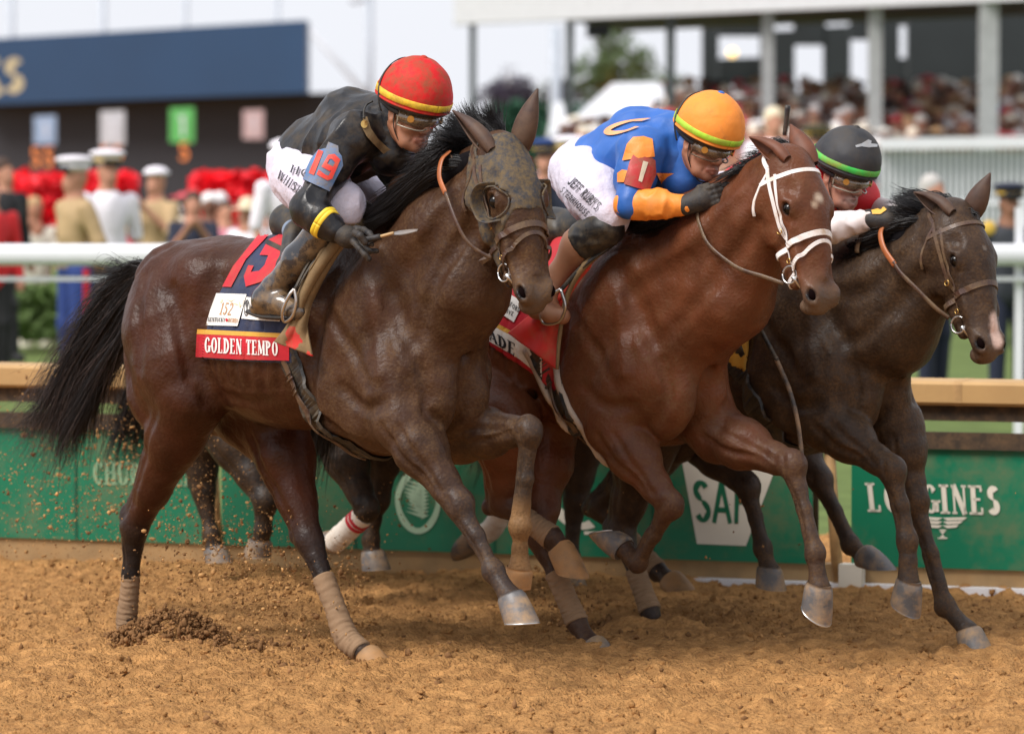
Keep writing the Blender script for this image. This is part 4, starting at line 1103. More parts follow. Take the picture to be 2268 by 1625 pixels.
# masts and brace behind the board
M_MAST = mat('pale_steel_mast', (.42, .46, .52), rough=.5)
for i, (x, y0, y1, wd, Y, lb) in enumerate(((228, -20, 75, .09, 100, 'thin mast above the board, second from the left edge'), (25, -20, 85, .09, 100, 'thin mast above the board at the left edge'), (411, -20, 60, .07, 100, 'thin mast above the middle of the navy board'), (614, -20, 50, .07, 100, 'thin mast above the right end of the navy board'),
                                         (818, -10, 400, .10, 100, 'tall grey light mast with a curved head left of the red cap'), (1230, 60, 420, .12, 80, 'pale blue-grey post between the dark columns of the stand'))):
    m = MB(); m.tube([P(x, y0, Y), P(x, max(y1, 420), Y)], wd, 8); 
    o = m.build('mast', M_MAST, None, True); tag(o, lb, 'mast', 'masts against the sky')
    if i == 4: m = MB(); m.tube([P(818, 4, Y), P(802, -2, Y), P(788, 4, Y), P(776, 2, Y)], .07, 6, 12); m.build('lamp_arm', M_MAST, o, True)
m = MB(); m.tube([P(682, 62, 98), P(800, 195, 98), P(812, 210, 98)], .09, 6); tag(m.build('stay_cable', mat('stay', (.5, .52, .56), rough=.5), None, True), 'pale slanting stay between the navy board and the light mast', 'cable')

# covered grandstand on the right
SY = lambda px: np.interp(px, [1000, 2300], [62, 52.6])
t = GST = empty('grandstand', 'long covered grandstand with white fascia and grey columns', 'grandstand')
M_FAS = mat('white_fascia', (.60, .60, .62), rough=.5, var=.04)
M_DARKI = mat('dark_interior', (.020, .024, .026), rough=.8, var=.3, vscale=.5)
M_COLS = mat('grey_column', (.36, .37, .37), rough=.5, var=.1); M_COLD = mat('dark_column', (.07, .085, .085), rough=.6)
a = P(1005, 55, 62); b = P(2340, -3, 52.4)
mk('fascia', np.array([a, b, b + (0, 0, .8), a + (0, 0, .8), a + (0, .4, 0), b + (0, .4, 0), b + (0, .4, .8), a + (0, .4, .8)]), [(0, 1, 2, 3), (5, 4, 7, 6), (0, 4, 5, 1), (3, 2, 6, 7), (0, 3, 7, 4), (1, 5, 6, 2)], M_FAS, t, False)
a2 = P(1260, 47, 61) ; b2 = P(2340, 2, 52.6)
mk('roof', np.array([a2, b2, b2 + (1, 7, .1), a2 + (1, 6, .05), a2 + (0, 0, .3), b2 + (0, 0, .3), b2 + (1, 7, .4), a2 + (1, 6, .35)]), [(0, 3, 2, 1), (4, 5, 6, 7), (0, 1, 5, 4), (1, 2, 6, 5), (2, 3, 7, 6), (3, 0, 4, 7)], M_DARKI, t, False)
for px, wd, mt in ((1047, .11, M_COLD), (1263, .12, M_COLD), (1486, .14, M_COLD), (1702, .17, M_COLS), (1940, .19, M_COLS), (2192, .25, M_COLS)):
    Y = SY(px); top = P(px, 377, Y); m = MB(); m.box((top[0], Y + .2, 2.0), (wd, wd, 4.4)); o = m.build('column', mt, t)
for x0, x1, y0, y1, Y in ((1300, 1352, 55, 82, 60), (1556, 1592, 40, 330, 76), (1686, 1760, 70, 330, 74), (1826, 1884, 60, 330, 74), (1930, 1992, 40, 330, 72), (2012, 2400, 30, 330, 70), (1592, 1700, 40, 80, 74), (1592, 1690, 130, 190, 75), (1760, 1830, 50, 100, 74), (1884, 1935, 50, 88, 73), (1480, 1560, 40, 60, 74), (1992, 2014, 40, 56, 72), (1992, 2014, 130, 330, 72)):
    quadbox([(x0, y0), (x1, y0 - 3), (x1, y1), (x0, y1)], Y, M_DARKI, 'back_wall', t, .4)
V, F = sphere(P(1622, 118, 73), .09, 10, 8); tag(mk('lamp', V, F, glow('warm_lamp', (1., .66, .25), 1.6), None), 'small round warm lamp glowing under the grandstand roof', 'lamp')
# raked floor for the crowd
fl = MB()
for r in range(7):
    z = .50 + r * .17; y = 52 + r * 1.1
    fl.box((10, y + 3, z - .1), (22, 1.1, .2))
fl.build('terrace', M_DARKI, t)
quadbox([(1952, 306), (2400, 300), (2400, 326), (1952, 332)], 46, M_WPAINT, 'front_rail', t, .3)
quadbox([(1955, 452), (2400, 452), (2400, 545), (1955, 545)], 46.5, mat('grey_green_wall', (.20, .25, .24), rough=.7), 'front_wall', t, .3)
FN = empty('picket_fence', 'white picket barrier in front of the crowd at the right', 'fence')
m = MB()
for i in range(34):
    a = P(1950 + i * 13.5, 330, 46.2); m.box((a[0], 46.2, 1.6), (.034, .02, 1.2))
m.build('pickets', M_WPAINT, FN); m = MB(); a = P(1955, 450, 46.2); m.box((7.5, 46.2, a[2]), (6.6, .05, .06)); m.build('lower_rail', M_WPAINT, FN)
tag(quadbox([(1955, 335), (2400, 335), (2400, 460), (1955, 460)], 52, mat('pale_backing', (.13, .15, .16), rough=.8, var=.3, vscale=.8), 'wall', None, .3), 'pale grey wall behind the white picket barrier', 'wall')

# far trees, hedge and tents
def tree(label, px, py, Y, r, hgt, mt, n=1400, seed=1, sq=1.):
    R = np.random.RandomState(seed); t = empty('tree', label, 'tree', 'trees beyond the track')
    c = P(px, py, Y); V = []; F = []
    cen = [(c + R.normal(0, 1, 3) * np.array([r * .5, r * .4, r * .35 * sq]), r * R.uniform(.3, .55)) for _ in range(11)]
    for i in range(n):
        q, rr = cen[R.randint(len(cen))]; d = R.normal(0, 1, 3); d /= np.linalg.norm(d); p = q + d * rr * R.uniform(.75, 1.1)
        u = R.normal(0, 1, 3); u /= np.linalg.norm(u); v = np.cross(u, d); s_ = r * .07 * R.uniform(.6, 1.4); b = len(V)
        V += [p - u * s_, p + v * s_, p + u * s_, p - v * s_]; F.append((b, b + 1, b + 2, b + 3))
    mk('crown', np.array(V), F, mt, t, False)
    m = MB(); b = np.array([c[0], c[1], -.05]); m.tube([b, c], [r * .12, r * .05], 8, 6)
    for k in range(5): q, rr = cen[k]; m.tube([c - np.array([0, 0, r * .4]), q], [r * .05, r * .02], 6, 5)
    m.build('trunk', M_WOODP, t, True)
M_LEAF = mat('leaves', (.07, .115, .035), rough=.7, var=.4, vscale=1); M_LEAFP = mat('dark_purple_leaves', (.035, .025, .045), rough=.7, var=.4, vscale=1)
tree('dark purple leaved tree right of the red-capped jockey', 1165, 225, 95, 1.0, 4, M_LEAFP, 1500, 3, .7)
tree('small dark conifer like tree top beside the purple tree', 1120, 215, 97, .45, 4, M_LEAFP, 500, 5, 1.6)
tree('leafy green tree seen under the stand roof', 1345, 160, 105, 1.2, 5, M_LEAF, 1700, 4)
tree('green tree right of the leafy one, behind the white tent', 1440, 185, 108, .9, 5, M_LEAF, 900, 8)
HG = MB(); 
def bush(name, label, cat, px0, px1, y0, y1, Y, mt, n, s0, seed=2):
    R = np.random.RandomState(seed); V = []; F = []
    for i in range(n):
        p = P(R.uniform(px0, px1), R.uniform(y0, y1) + 8 * math.sin(i) + (12 * math.sin(i * .37) if name == 'red_flowers' else 0), Y + R.uniform(-.4, .4)); u = R.normal(0, 1, 3); u /= np.linalg.norm(u); v = np.cross(u, R.normal(0, 1, 3)); v /= np.linalg.norm(v); b = len(V)
        V += [p - u * s0, p + v * s0, p + u * s0, p - v * s0]; F.append((b, b + 1, b + 2, b + 3))
    o = mk(name, np.array(V), F, mt); o['kind'] = 'stuff'; return o
bush('hedge', '', '', 1090, 1480, 238, 420, 82, mat('hedge_green', (.02, .085, .045), rough=.8, var=.3), 3500, .16)
bush('red_flowers', '', '', 20, 300, 398, 525, 44, mat('red_petals', (.85, .006, .02), rough=.6, var=.3, vscale=2), 4200, .075, 3)
bush('red_flowers', '', '', 425, 650, 400, 525, 44, bpy.data.materials['red_petals'], 4000, .075, 4)
bush('shrubs', '', '', 20, 135, 640, 740, 40, mat('shrub_green', (.10, .16, .04), rough=.8, var=.4, vscale=2), 1500, .07, 5)
M_TENT = mat('white_tent_cloth', (.60, .61, .64), rough=.6)
for (x0, x1, yt, yb, Y, lb) in ((1270, 1560, 182, 262, 78, 'large white tent roof seen between the stand columns'), (1215, 1262, 225, 300, 74, 'small white tent top beside the second dark column')):
    a = P(x0, yb, Y); b = P(x1, yb, Y); tp = P((x0 * .45 + x1 * .55), yt, Y + 2); r0 = P(x0 + (x1 - x0) * .30, yt + 3, Y + 2)
    V = np.array([a, b, b + (0, 4, 0), a + (0, 4, 0), r0, tp + np.array([(b - a)[0] * .1, 0, 0]), a * [1, 1, 0], b * [1, 1, 0], (b + (0, 4, 0)) * [1, 1, 0], (a + (0, 4, 0)) * [1, 1, 0]])
    tag(mk('tent', V, [(0, 1, 5, 4), (1, 2, 5), (2, 3, 4, 5), (3, 0, 4), (6, 7, 1, 0), (7, 8, 2, 1), (8, 9, 3, 2), (9, 6, 0, 3)], M_TENT, None, False), lb, 'tent', 'white tents')
EAR = mat('ear_coat', (.050, .022, .013), rough=.6, var=.25, vscale=30, bump=.2, bscale=200, dirt=.5, dirtcol=(.15,.09,.05))
EAR2 = mat('ear_coat_bay', (.12, .036, .014), rough=.6, var=.2, vscale=30)
VOX = .0085
def horse_object(S, hd, label, vox, near_ear, far_ear, mt=COAT, em=None, pin=False):
    t = empty('race_horse', label, 'horse', 'race horses galloping abreast')
    sdfmesh('body', S, vox, mt, t, kc=.03)
    if hd is not None:
        hd.eyes(t, EYE); 
        hd.ears(t, em or EAR, em or EAR, near_ear, far_ear, pin=pin, L=.20 if pin else .235)
    return t
import time; T0 = time.time()
h = H1.H
HORSE1 = horse_object(S1, HD1, 'dark bay horse in a muddy blinker hood and navy saddle cloth, nearest the camera', VOX * .85, h(1005, 243, .0) - h(1085, 345, 0.), h(1201, 224, -.05) - h(1175, 330, -.05))
print('H1', time.time() - T0)
hoof(HORSE1, nf['c'], h(1148, 1378, .12), h(1197, 1378, .12), HORN, shoe=STEEL)
hoof(HORSE1, ff['c'], h(1145, 1310, -.16), h(1120, 1315, -.16), HORN_TAN)
hoof(HORSE1, nh['c'], nh['c'] + H1.h * .03 - np.array([0, 0, .07]), nh['c'] + H1.h * .1 - np.array([0, 0, .07]), HORN_TAN)
hoof(HORSE1, fh['c'], h(838, 1488, -.10), h(880, 1490, -.10), HORN_TAN)
h = H2.H
HORSE2 = horse_object(S2, HD2, 'bright bay horse with a white bridle and white star, middle of the leading three', VOX, h(1640, 325, .05) - h(1700, 372, .05), h(1755, 305, -.05) - h(1780, 350, -.05), em=EAR2, pin=True)
hoof(HORSE2, nf2['c'], h(1350, 1180, .11), h(1313, 1188, .12), HORN, shoe=STEEL)
hoof(HORSE2, ff2['c'], h(1802, 1352, -.14), h(1832, 1386, -.14), HORN, shoe=STEEL)
hoof(HORSE2, hh2a['c'], h(1328, 1456, .12), h(1365, 1458, .12), HORN)
hoof(HORSE2, hh2b['c'], h(1262, 1272, .2), h(1304, 1284, .2), HORN_TAN)
h = H3.H
HORSE3 = horse_object(S3, HD3, 'near-black horse with a brown bridle and pink-white snip, farthest right', VOX * 1.1, h(2010, 440, .05) - h(2080, 490, .05), h(2206, 424, -.05) - h(2180, 485, -.05), pin=True)
hoof(HORSE3, nf3['c'], h(1998, 1342, .13), h(2024, 1364, .13), HORN)
hoof(HORSE3, ff3['c'], h(2156, 1440, -.16), h(2197, 1446, -.16), HORN)
hoof(HORSE3, hh3a['c'], h(1468, 1412, .16), h(1500, 1412, .16), HORN_TAN)
hoof(HORSE3, hh3b['c'], h(1500, 1308, -.14), h(1535, 1306, -.14), HORN_TAN)
print('HORSES', time.time() - T0)
# ------------------------------------------------------------------ riders
class Face:
    """x = the person's right, y = forward, z = up; origin between the ears"""
    def __init__(s, o, f, u, k=1.0):
        f = _n(f); u = np.asarray(u, float); u = _n(u - f * (u @ f)); s.R = np.array([np.cross(f, u), f, u]); s.o = np.asarray(o, float); s.k = k
    def w(s, x, y, z): return s.o + s.k * (np.array([x, y, z]) @ s.R)
    def head(s, S, skin, lipc, smile=0.):
        E = lambda x, y, z, r, kk=.02, col=skin, op='u', R=None: S.ell(s.w(x, y, z), np.array(r) * s.k, s.R if R is None else R, kk, col, .25, op)
        C = lambda a, b, r1, r2=None, kk=.012, col=skin, op='u': S.cap(s.w(*a), s.w(*b), r1 * s.k, (r1 if r2 is None else r2) * s.k, kk, col, .25, op)
        E(0, -.012, .045, (.076, .097, .09), .03)
        E(0, .028, -.03, (.064, .066, .085), .03)
        E(0, .05, -.095, (.042, .042, .034), .03)
        E(0, .078, -.112, (.022, .018, .016), .02)
        for g in (1, -1):
            C((g * .058, -.005, -.05), (g * .040, .05, -.10), .022, .018, .03)
            E(g * .036, .068, -.038, (.022, .020, .022), .02)
            E(g * .033, .082, .004, (.019, .012, .012), .01, None, 's')
            C((g * .014, .094, .026), (g * .048, .078, .024), .009, .008, .012)
            E(g * .077, .0, -.012, (.010, .020, .033), .008)
            E(g * .084, .004, -.010, (.006, .011, .020), .006, None, 's')
            C((g * .020, .098, -.052), (g * .034, .082, -.088), .003, .003, .007, None, 's')
        C((0, .093, .012), (0, .116, -.038), .010, .012, .012)
        E(0, .109, -.044, (.019, .013, .010), .008)
        for g in (1, -1):
            E(g * .012, .104, -.047, (.009, .010, .008), .006)
            E(g * .007, .108, -.055, (.0045, .007, .004), .003, None, 's'); S.spot(s.w(g * .007, .108, -.056), .008 * s.k, (.05, .02, .015), 0)
        if smile:
            E(0, .094, -.080, (.030, .016, .011), .006, None, 's')
            C((-.030, .080, -.074), (0, .100, -.070), .005, .006, .006, lipc); C((.030, .080, -.074), (0, .100, -.070), .005, .006, .006, lipc)
            C((-.030, .080, -.076), (0, .096, -.096), .005, .007, .006, lipc); C((.030, .080, -.076), (0, .096, -.096), .005, .007, .006, lipc)
            E(0, .086, -.078, (.026, .012, .007), .002, (.75, .7, .62))
        else:
            C((-.022, .092, -.079), (0, .103, -.074), .005, .006, .006, lipc); C((.022, .092, -.079), (0, .103, -.074), .005, .006, .006, lipc)
            C((-.020, .090, -.082), (0, .100, -.088), .005, .007, .006, lipc); C((.020, .090, -.082), (0, .100, -.088), .005, .007, .006, lipc)
            C((-.024, .097, -.0815), (0, .108, -.081), .0018, .002, .003, None, 's'); C((.024, .097, -.0815), (0, .108, -.081), .0018, .002, .003, None, 's')
        C((0, -.03, -.06), (0, -.065, -.15), .055, .058, .03)
    def helmet(s, par, cm, bandm, under, knobm, tiltdeg=6, rad=(.118, .137, .128), vox=.006, name='helmet', low=.034):
        S = SDF(); c = s.w(0, .012, .068)
        S.ell(c, np.array(rad) * s.k, s.R, .03, (.5, .5, .5)); S.ell(s.w(0, -.012, .045), np.array((.113, .128, .10)) * s.k, s.R, .05, (.5, .5, .5))
        t = math.radians(tiltdeg); nrm = s.R[2] * math.cos(t) + s.R[1] * math.sin(t)
        org = s.w(0, 0, low)
        S.disp = lambda Q: .0016 * noise3(Q * 26, 3) + .0008 * noise3(Q * 60, 4)
        H = sdfmesh('cap_cover', S, vox, cm, None, clip=lambda Q: -((Q - org) @ nrm), usecol=False)
        H.name = name; H.parent = par
        org2 = s.w(0, 0, low - .013)
        sdfmesh('helmet_shell', S, vox, under, H, off=-.006, clip=lambda Q: np.maximum(-((Q - org2) @ nrm), (Q - org) @ nrm - .004), usecol=False)
        if bandm is not None:
            p = np.linspace(0, 360, 90)
            cc = org + nrm * .026 * s.k
            u = _n(s.R[1] - nrm * (s.R[1] @ nrm)); v = np.cross(nrm, u)
            pts, nn = ringpath(S, cc, u, v, n=91, R=.3, off=.001)
            V, F = ribbon(pts, nn, .024 * s.k, .0018); mk('elastic_band', V, F, bandm, H)
            pts, nn = ringpath(S, org + nrm * .004, u, v, n=91, R=.3, off=-.001)
            V, F = tube(pts, .0042, 6, up=None); mk('rim_piping', V, F, cm, H)
        top = s.w(0, .012, .066 + rad[2])
        V, F = sphere(top, .014, 12, 8, (1, 1, .55), s.R); mk('button', V, F, knobm, H)
        return H, S, nrm
    def goggles(s, par, lens, framem, strapm, HS=None):
        G = empty_child('goggles', par)
        S = SDF(); S.ell(s.w(0, .035, -.008), np.array((.085, .092, .042)) * s.k, s.R, .02)
        R = s.R; o = s.o
        def clip(Q):
            q = (Q - o) @ R.T / s.k
            d = np.maximum(.030 - q[..., 1], np.abs(q[..., 0]) - .088)
            nose = .020 - np.sqrt(q[..., 0] ** 2 + (q[..., 2] + .056) ** 2)
            return np.maximum(d, nose)
        sdfmesh('lens', S, .004, lens, G, clip=clip, usecol=False)
        # frame round the lens
        up = []; lo = []
        for i in range(19):
            a = math.radians(-84 + 168 * i / 18)
            x, y = .084 * math.sin(a), .035 + .088 * math.cos(a)
            up.append(s.w(x * .97, y * .985, .026 - .006 * abs(math.sin(a)))); lo.append(s.w(x * .97, y * .985, -.043 + .013 * math.exp(-(x / .02) ** 2) + .004 * abs(math.sin(a))))
        m = MB(); m.tube(up, .0032, 6, 40); m.tube(lo, .0032, 6, 40)
        m.tube([up[0], lo[0]], .004, 6, 4); m.tube([up[-1], lo[-1]], .004, 6, 4)
        m.build('frame', framem, G, True)
        for g in (1, -1):
            c = s.w(g * .066, .097, -.004); nr = _n(s.R[1] * .75 + s.R[0] * g * .66)
            V, F = tube([c - nr * .002, c + nr * .006], .0125 * s.k, 14); mk('vent', V, F, BRASS, G, False)
            V, F = tube([s.w(g * .084, .045, .002), s.w(g * .092, .0, .006), s.w(g * .094, -.05, .018), s.w(g * .07, -.11, .03), s.w(0, -.135, .035)], .009, 6, 24, flat=.25, up=s.R[0] * g); mk('strap', V, F, strapm, G)
        return G
def empty_child(name, par):
    o = bpy.data.objects.new(name, None); o.empty_display_size = .05; sc.collection.objects.link(o); o.parent = par; return o

SKIN1 = (.36, .155, .085); LIP = (.36, .13, .09)
SKIN = mat('skin', (1, 1, 1), rough=.48, var=.08, vscale=20, bump=.1, bscale=300, vcol=True, dirtcol=(.25, .14, .08), dscale=30)
M_RED = mat('red_cap_satin', (.56, .008, .010), rough=.62, var=.12, dirt=.9, dirtcol=(.27, .075, .035), dscale=20, dthr=.50, bump=.3, bscale=60, spec=.3)
M_YEL = mat('yellow_band', (.85, .55, .03), rough=.5, var=.1, dirt=.75, dirtcol=(.20, .12, .03), dscale=16, dthr=.5)
M_BLK = mat('black_helmet', (.018, .017, .017), rough=.5, var=.3, dirt=.6, dirtcol=(.075, .055, .035), dscale=18, dthr=.45)
M_BLKR = mat('black_rubber', (.012, .012, .012), rough=.55, var=.2, dirt=.3, dirtcol=(.1, .07, .04))
M_SILK = mat('black_silk', (.006, .006, .008), rough=.33, spec=.45, var=.3, vscale=12, dirt=.7, dirtcol=(.070, .048, .026), dscale=13, dthr=.55, bump=.3, bscale=60)
M_WHITE = mat('white_breeches', (.62, .58, .68), rough=.6, var=.05, vscale=6, dirt=.35, dirtcol=(.45, .3, .25), dscale=10, dthr=.60, bump=.6, bscale=30, bdist=.012)
M_LENS = mat('goggle_lens', (.16, .105, .06), rough=.08, var=.6, vscale=30, alpha=.86, spec=.9, coat=1., dirt=.6, dirtcol=(.22, .15, .08), dscale=40, dthr=.5)
M_GFR = mat('goggle_frame_clear', (.30, .26, .20), rough=.25, alpha=.9)
M_GLOVE = mat('black_glove', (.014, .014, .017), rough=.6, var=.3, vscale=30, dirt=.55, dirtcol=(.08, .058, .035), dscale=24, dthr=.47, bump=.4, bscale=120)
M_BOOT = mat('patent_boot', (.018, .019, .024), rough=.12, var=.2, dirt=1., dirtcol=(.20, .12, .05), dscale=15, dthr=.51, coat=.8, bump=.15, bscale=30)
M_NAVY = mat('navy_cloth', (.010, .019, .060), rough=.75, var=.25, vscale=10, dirt=.35, dirtcol=(.12, .09, .06), dscale=8, dthr=.56, sheen=.1, bump=.5, bscale=35, bdist=.008)
M_RCLOTH = mat('red_cloth', (.50, .010, .024), rough=.7, var=.15, vscale=10, dirt=.4, dirtcol=(.22, .11, .05), dscale=9, dthr=.57)
M_YCLOTH = mat('gold_cloth', (.70, .38, .05), rough=.6, var=.1, dirt=.3, dirtcol=(.25, .17, .05))
M_WCLOTH = mat('white_cloth', (.78, .76, .72), rough=.6, var=.04, dirt=.3, dirtcol=(.5, .4, .28), dscale=12, dthr=.56)
M_TXTW = mat('white_lettering', (.82, .80, .78), rough=.6, var=.05, dirt=.3, dirtcol=(.5, .35, .25), dthr=.56)
M_TXTK = mat('black_lettering', (.02, .02, .025), rough=.5)
M_TXTB = mat('bronze_lettering', (.50, .27, .12), rough=.5)
M_GOLDL = mat('pale_gold_lettering', (.75, .62, .38), rough=.5)
M_TOWEL = mat('muddy_towel', (.20, .125, .055), rough=.8, var=.25, vscale=14, dirt=.6, dirtcol=(.13, .09, .04), dscale=12, bump=.5, bscale=50, bdist=.005)
M_TAN = mat('tan_leather', (.36, .11, .035), rough=.4, var=.2, vscale=20)
M_BRN = mat('brown_leather', (.055, .026, .018), rough=.42, var=.3, vscale=20, dirt=.6, dirtcol=(.20, .13, .06), dscale=14, dthr=.5, coat=.1)
M_BLKL = mat('black_leather', (.016, .015, .015), rough=.45, var=.3, dirt=.6, dirtcol=(.14, .10, .05), dscale=16, dthr=.54)
M_WBR = mat('white_bridle', (.76, .72, .70), rough=.5, var=.05, dirt=.8, dirtcol=(.42, .25, .10), dscale=12, dthr=.6)
M_ORANGE = mat('orange_silk', (.85, .27, .035), rough=.5, var=.06, dirt=.5, dirtcol=(.45, .16, .05), dscale=16, dthr=.6, bump=.3, bscale=50, bdist=.004)
M_BLUE = mat('blue_silk', (.022, .115, .42), rough=.5, var=.08, dirt=.4, dirtcol=(.05, .09, .25), dscale=12, dthr=.58, bump=.3, bscale=50, bdist=.004)
M_LIME = mat('lime_band', (.42, .72, .04), rough=.5, dirt=.7, dirtcol=(.30, .26, .04), dscale=14, dthr=.52)
M_GREENB = mat('green_band', (.05, .55, .08), rough=.5, dirt=.8, dirtcol=(.30, .26, .05), dscale=10, dthr=.48)
M_REDS = mat('red_silk', (.60, .012, .02), rough=.5, var=.1, bump=.3, bscale=50, bdist=.004)
M_BPATCH = mat('blue_patch', (.06, .16, .36), rough=.5, var=.2, dirt=.9, dirtcol=(.22, .17, .10), dscale=14, dthr=.5)
M_RPATCH = mat('red_patch', (.45, .02, .02), rough=.5, var=.15, dirt=.9, dirtcol=(.28, .10, .06), dscale=14, dthr=.5)
M_RNUM = mat('red_number', (.70, .035, .02), rough=.5, var=.1, dirt=.6, dirtcol=(.35, .14, .07), dscale=20, dthr=.54)

def limb(S, pts, rs, k=.02, n=None): S.chain([np.asarray(p) for p in pts], rs, k, (.5, .5, .5))
def finger(S, pts, r=.0105, k=.006): S.chain([np.asarray(p) for p in pts], [r * 1.08, r, r * .98, r * .9][:len(pts)] if len(pts) <= 4 else [r] * len(pts), k, (.5,) * 3)
def fist(S, wrist, c, dirf, up, lat):
    """gloved hand closed on reins: palm, four curled fingers and a thumb"""
    d = _n(dirf); u = _n(up - d * (np.asarray(up) @ d)); l = np.cross(d, u); l = l if l @ np.asarray(lat) > 0 else -l
    S.cap(wrist, c, .030, .036, .02, (.5,) * 3)
    S.ell(c, (.050, .042, .026), np.array([d, u, l]), .015, (.5,) * 3)
    for i, q in enumerate((.030, .010, -.010, -.029)):
        ln_ = (.040, .046, .042, .033)[i]
        b = c + d * .034 + u * q + l * .006
        finger(S, [b, b + d * .024 + l * .004, b + d * ln_ - l * .022, b + d * .012 - l * .038], .0108)
    t0 = c - d * .015 + u * .030
    finger(S, [t0, t0 + u * .014 + d * .02, t0 + u * .012 + d * .052 - l * .012], .0115)

def rider(name_label, body_pts, skin, face, lip, smile=0.):
    pass

# ================= first rider: black silks, red cap
h = H1.H; L = H1.L
R1 = empty('person', 'jockey in muddy black silks and red cap, crouched over the dark bay horse', 'person', 'jockeys')
F1 = Face(h(909, 247, .02), (.58, -.75, -.28), (.20, -.18, .95), 1.04)
B = SDF(); F1.head(B, SKIN1, LIP, .0)
pel = h(668, 372, 0.); chest = h(800, 315, 0.); neck = h(872, 278, .0)
sh = h(782, 302, .17); el = h(682, 462, .36); wr = h(744, 513, .33)
shf = h(865, 290, -.15); elf = h(915, 430, -.22); wrf = h(975, 430, -.12)
hip = h(672, 395, .11); kn = h(757, 452, .20); an = h(612, 632, .30)
hipf = h(700, 385, -.13); knf = h(830, 440, -.24); anf = h(700, 600, -.30)
sk = SKIN1
for c_ in ([pel, chest, F1.w(0, -.06, -.15)], [sh, el, wr], [shf, elf, wrf], [hip, kn, an], [hipf, knf, anf]):
    B.chain(c_, [.08, .08, .05] if c_[0] is pel else [.04, .035, .025], .03, sk, .1)
B.chain([sh, chest, shf], [.05, .07, .05], .03, sk, .1); B.chain([hip, pel, hipf], [.05, .07, .05], .03, sk, .1)
sdfmesh('body', B, .0055, SKIN, R1, kc=.006)
for g in (1, -1):
    V, Fq = sphere(F1.w(g * .033, .078, .004), .0125, 12, 8); mk('eye', V, Fq, EYE, R1)
HL, HS, _x = F1.helmet(R1, M_RED, M_YEL, M_BLK, M_RED, tiltdeg=4, rad=(.122, .140, .135))
pts, nn = ringpath(HS, F1.w(0, -.02, .05), _n(-F1.R[1] * .9 + F1.R[2] * .1), F1.R[0], -0, 360, n=60, R=.3, off=.001) if False else ringpath(HS, F1.w(0, -.035, .04), F1.R[0], _n(F1.R[2] * 1 - F1.R[1] * .35), -25, 205, 60, .3, .002)
V, Fq = ribbon(pts, nn, .010, .0025); mk('cap_elastic', V, Fq, M_BLKR, HL)
F1.goggles(R1, M_LENS, M_GFR, M_BLKR)
# scarf and chin strap
SC = SDF(); SC.chain([F1.w(0, -.07, -.03), F1.w(0, -.075, -.10), F1.w(0, -.06, -.17)], (.078, .075, .09), .03, (.5,) * 3)
SC.disp = folds(.004, 22, F1.R[0], 4, 3)
sdfmesh('neck_gaiter', SC, .006, M_SILK, R1, usecol=False)
m = MB(); m.tube([F1.w(.082, .012, .02), F1.w(.078, .03, -.06), F1.w(.035, .062, -.128), F1.w(0, .07, -.136), F1.w(-.035, .062, -.128), F1.w(-.078, .03, -.06), F1.w(-.082, .012, .02)], .0055, 6, 40, flat=.4); m.build('chin_strap', M_BLKR, R1, True)
# jacket
J = SDF(); g5 = (.5,) * 3
TR = np.array([_n(chest - pel), _n(np.cross(H1.n, chest - pel)), H1.n])
J.ell(h(795, 310, 0), (.20, .13, .185), TR, .06, g5)
J.ell(h(735, 340, 0), (.20, .125, .165), TR, .06, g5)
J.ell(h(690, 350, 0), (.13, .105, .15), TR, .06, g5)
J.chain([h(700, 320, 0), h(770, 262, 0), h(850, 262, 0)], (.10, .095, .08), .06, g5)
J.cap(sh, shf, .085, .08, .06, g5); J.cap(h(860, 285, 0), F1.w(0, -.07, -.14), .10, .085, .05, g5)
J.chain([sh, (sh + el) / 2, el], (.082, .066, .058), .035, g5)
J.chain([el, (el + wr) / 2, wr], (.058, .055, .038), .03, g5)
J.chain([shf, elf, wrf], (.082, .058, .040), .03, g5)
J.ell(h(905, 375, -.12), (.10, .09, .10), None, .06, g5)
J.disp = folds(.009, 12, _n(chest - pel) * .3 + np.array([.2, 0, 1.]), 4, 11)
sdfmesh('jacket', J, .0065, M_SILK, R1, usecol=False)
# breeches
W = SDF()
W.ell(h(675, 366, 0), (.11, .12, .165), TR, .06, g5)
W.chain([hip, h(708, 425, .17), kn], (.125, .105, .074), .05, g5)
W.chain([hipf, knf], (.12, .08), .05, g5)
W.ell(h(765, 455, .20), (.07, .07, .08), None, .03, g5)
W.disp = folds(.006, 14, np.array([.55, -.3, -.75]), 4, 21); WP = SDF(); WP.p = W.p
WB = sdfmesh('breeches', W, .0065, M_WHITE, R1, usecol=False)
decal('sponsor_lettering', WP, text2d('HO', True, .12, .05), M_TXTK, WB, .0085, 6, quad=[(646, 364), (690, 378), (684, 396), (640, 381)])
decal('sponsor_lettering', WP, text2d('WHISPE', True, .12, .05), M_TXTK, WB, .0085, 6, quad=[(621, 376), (682, 424), (671, 441), (612, 394)])
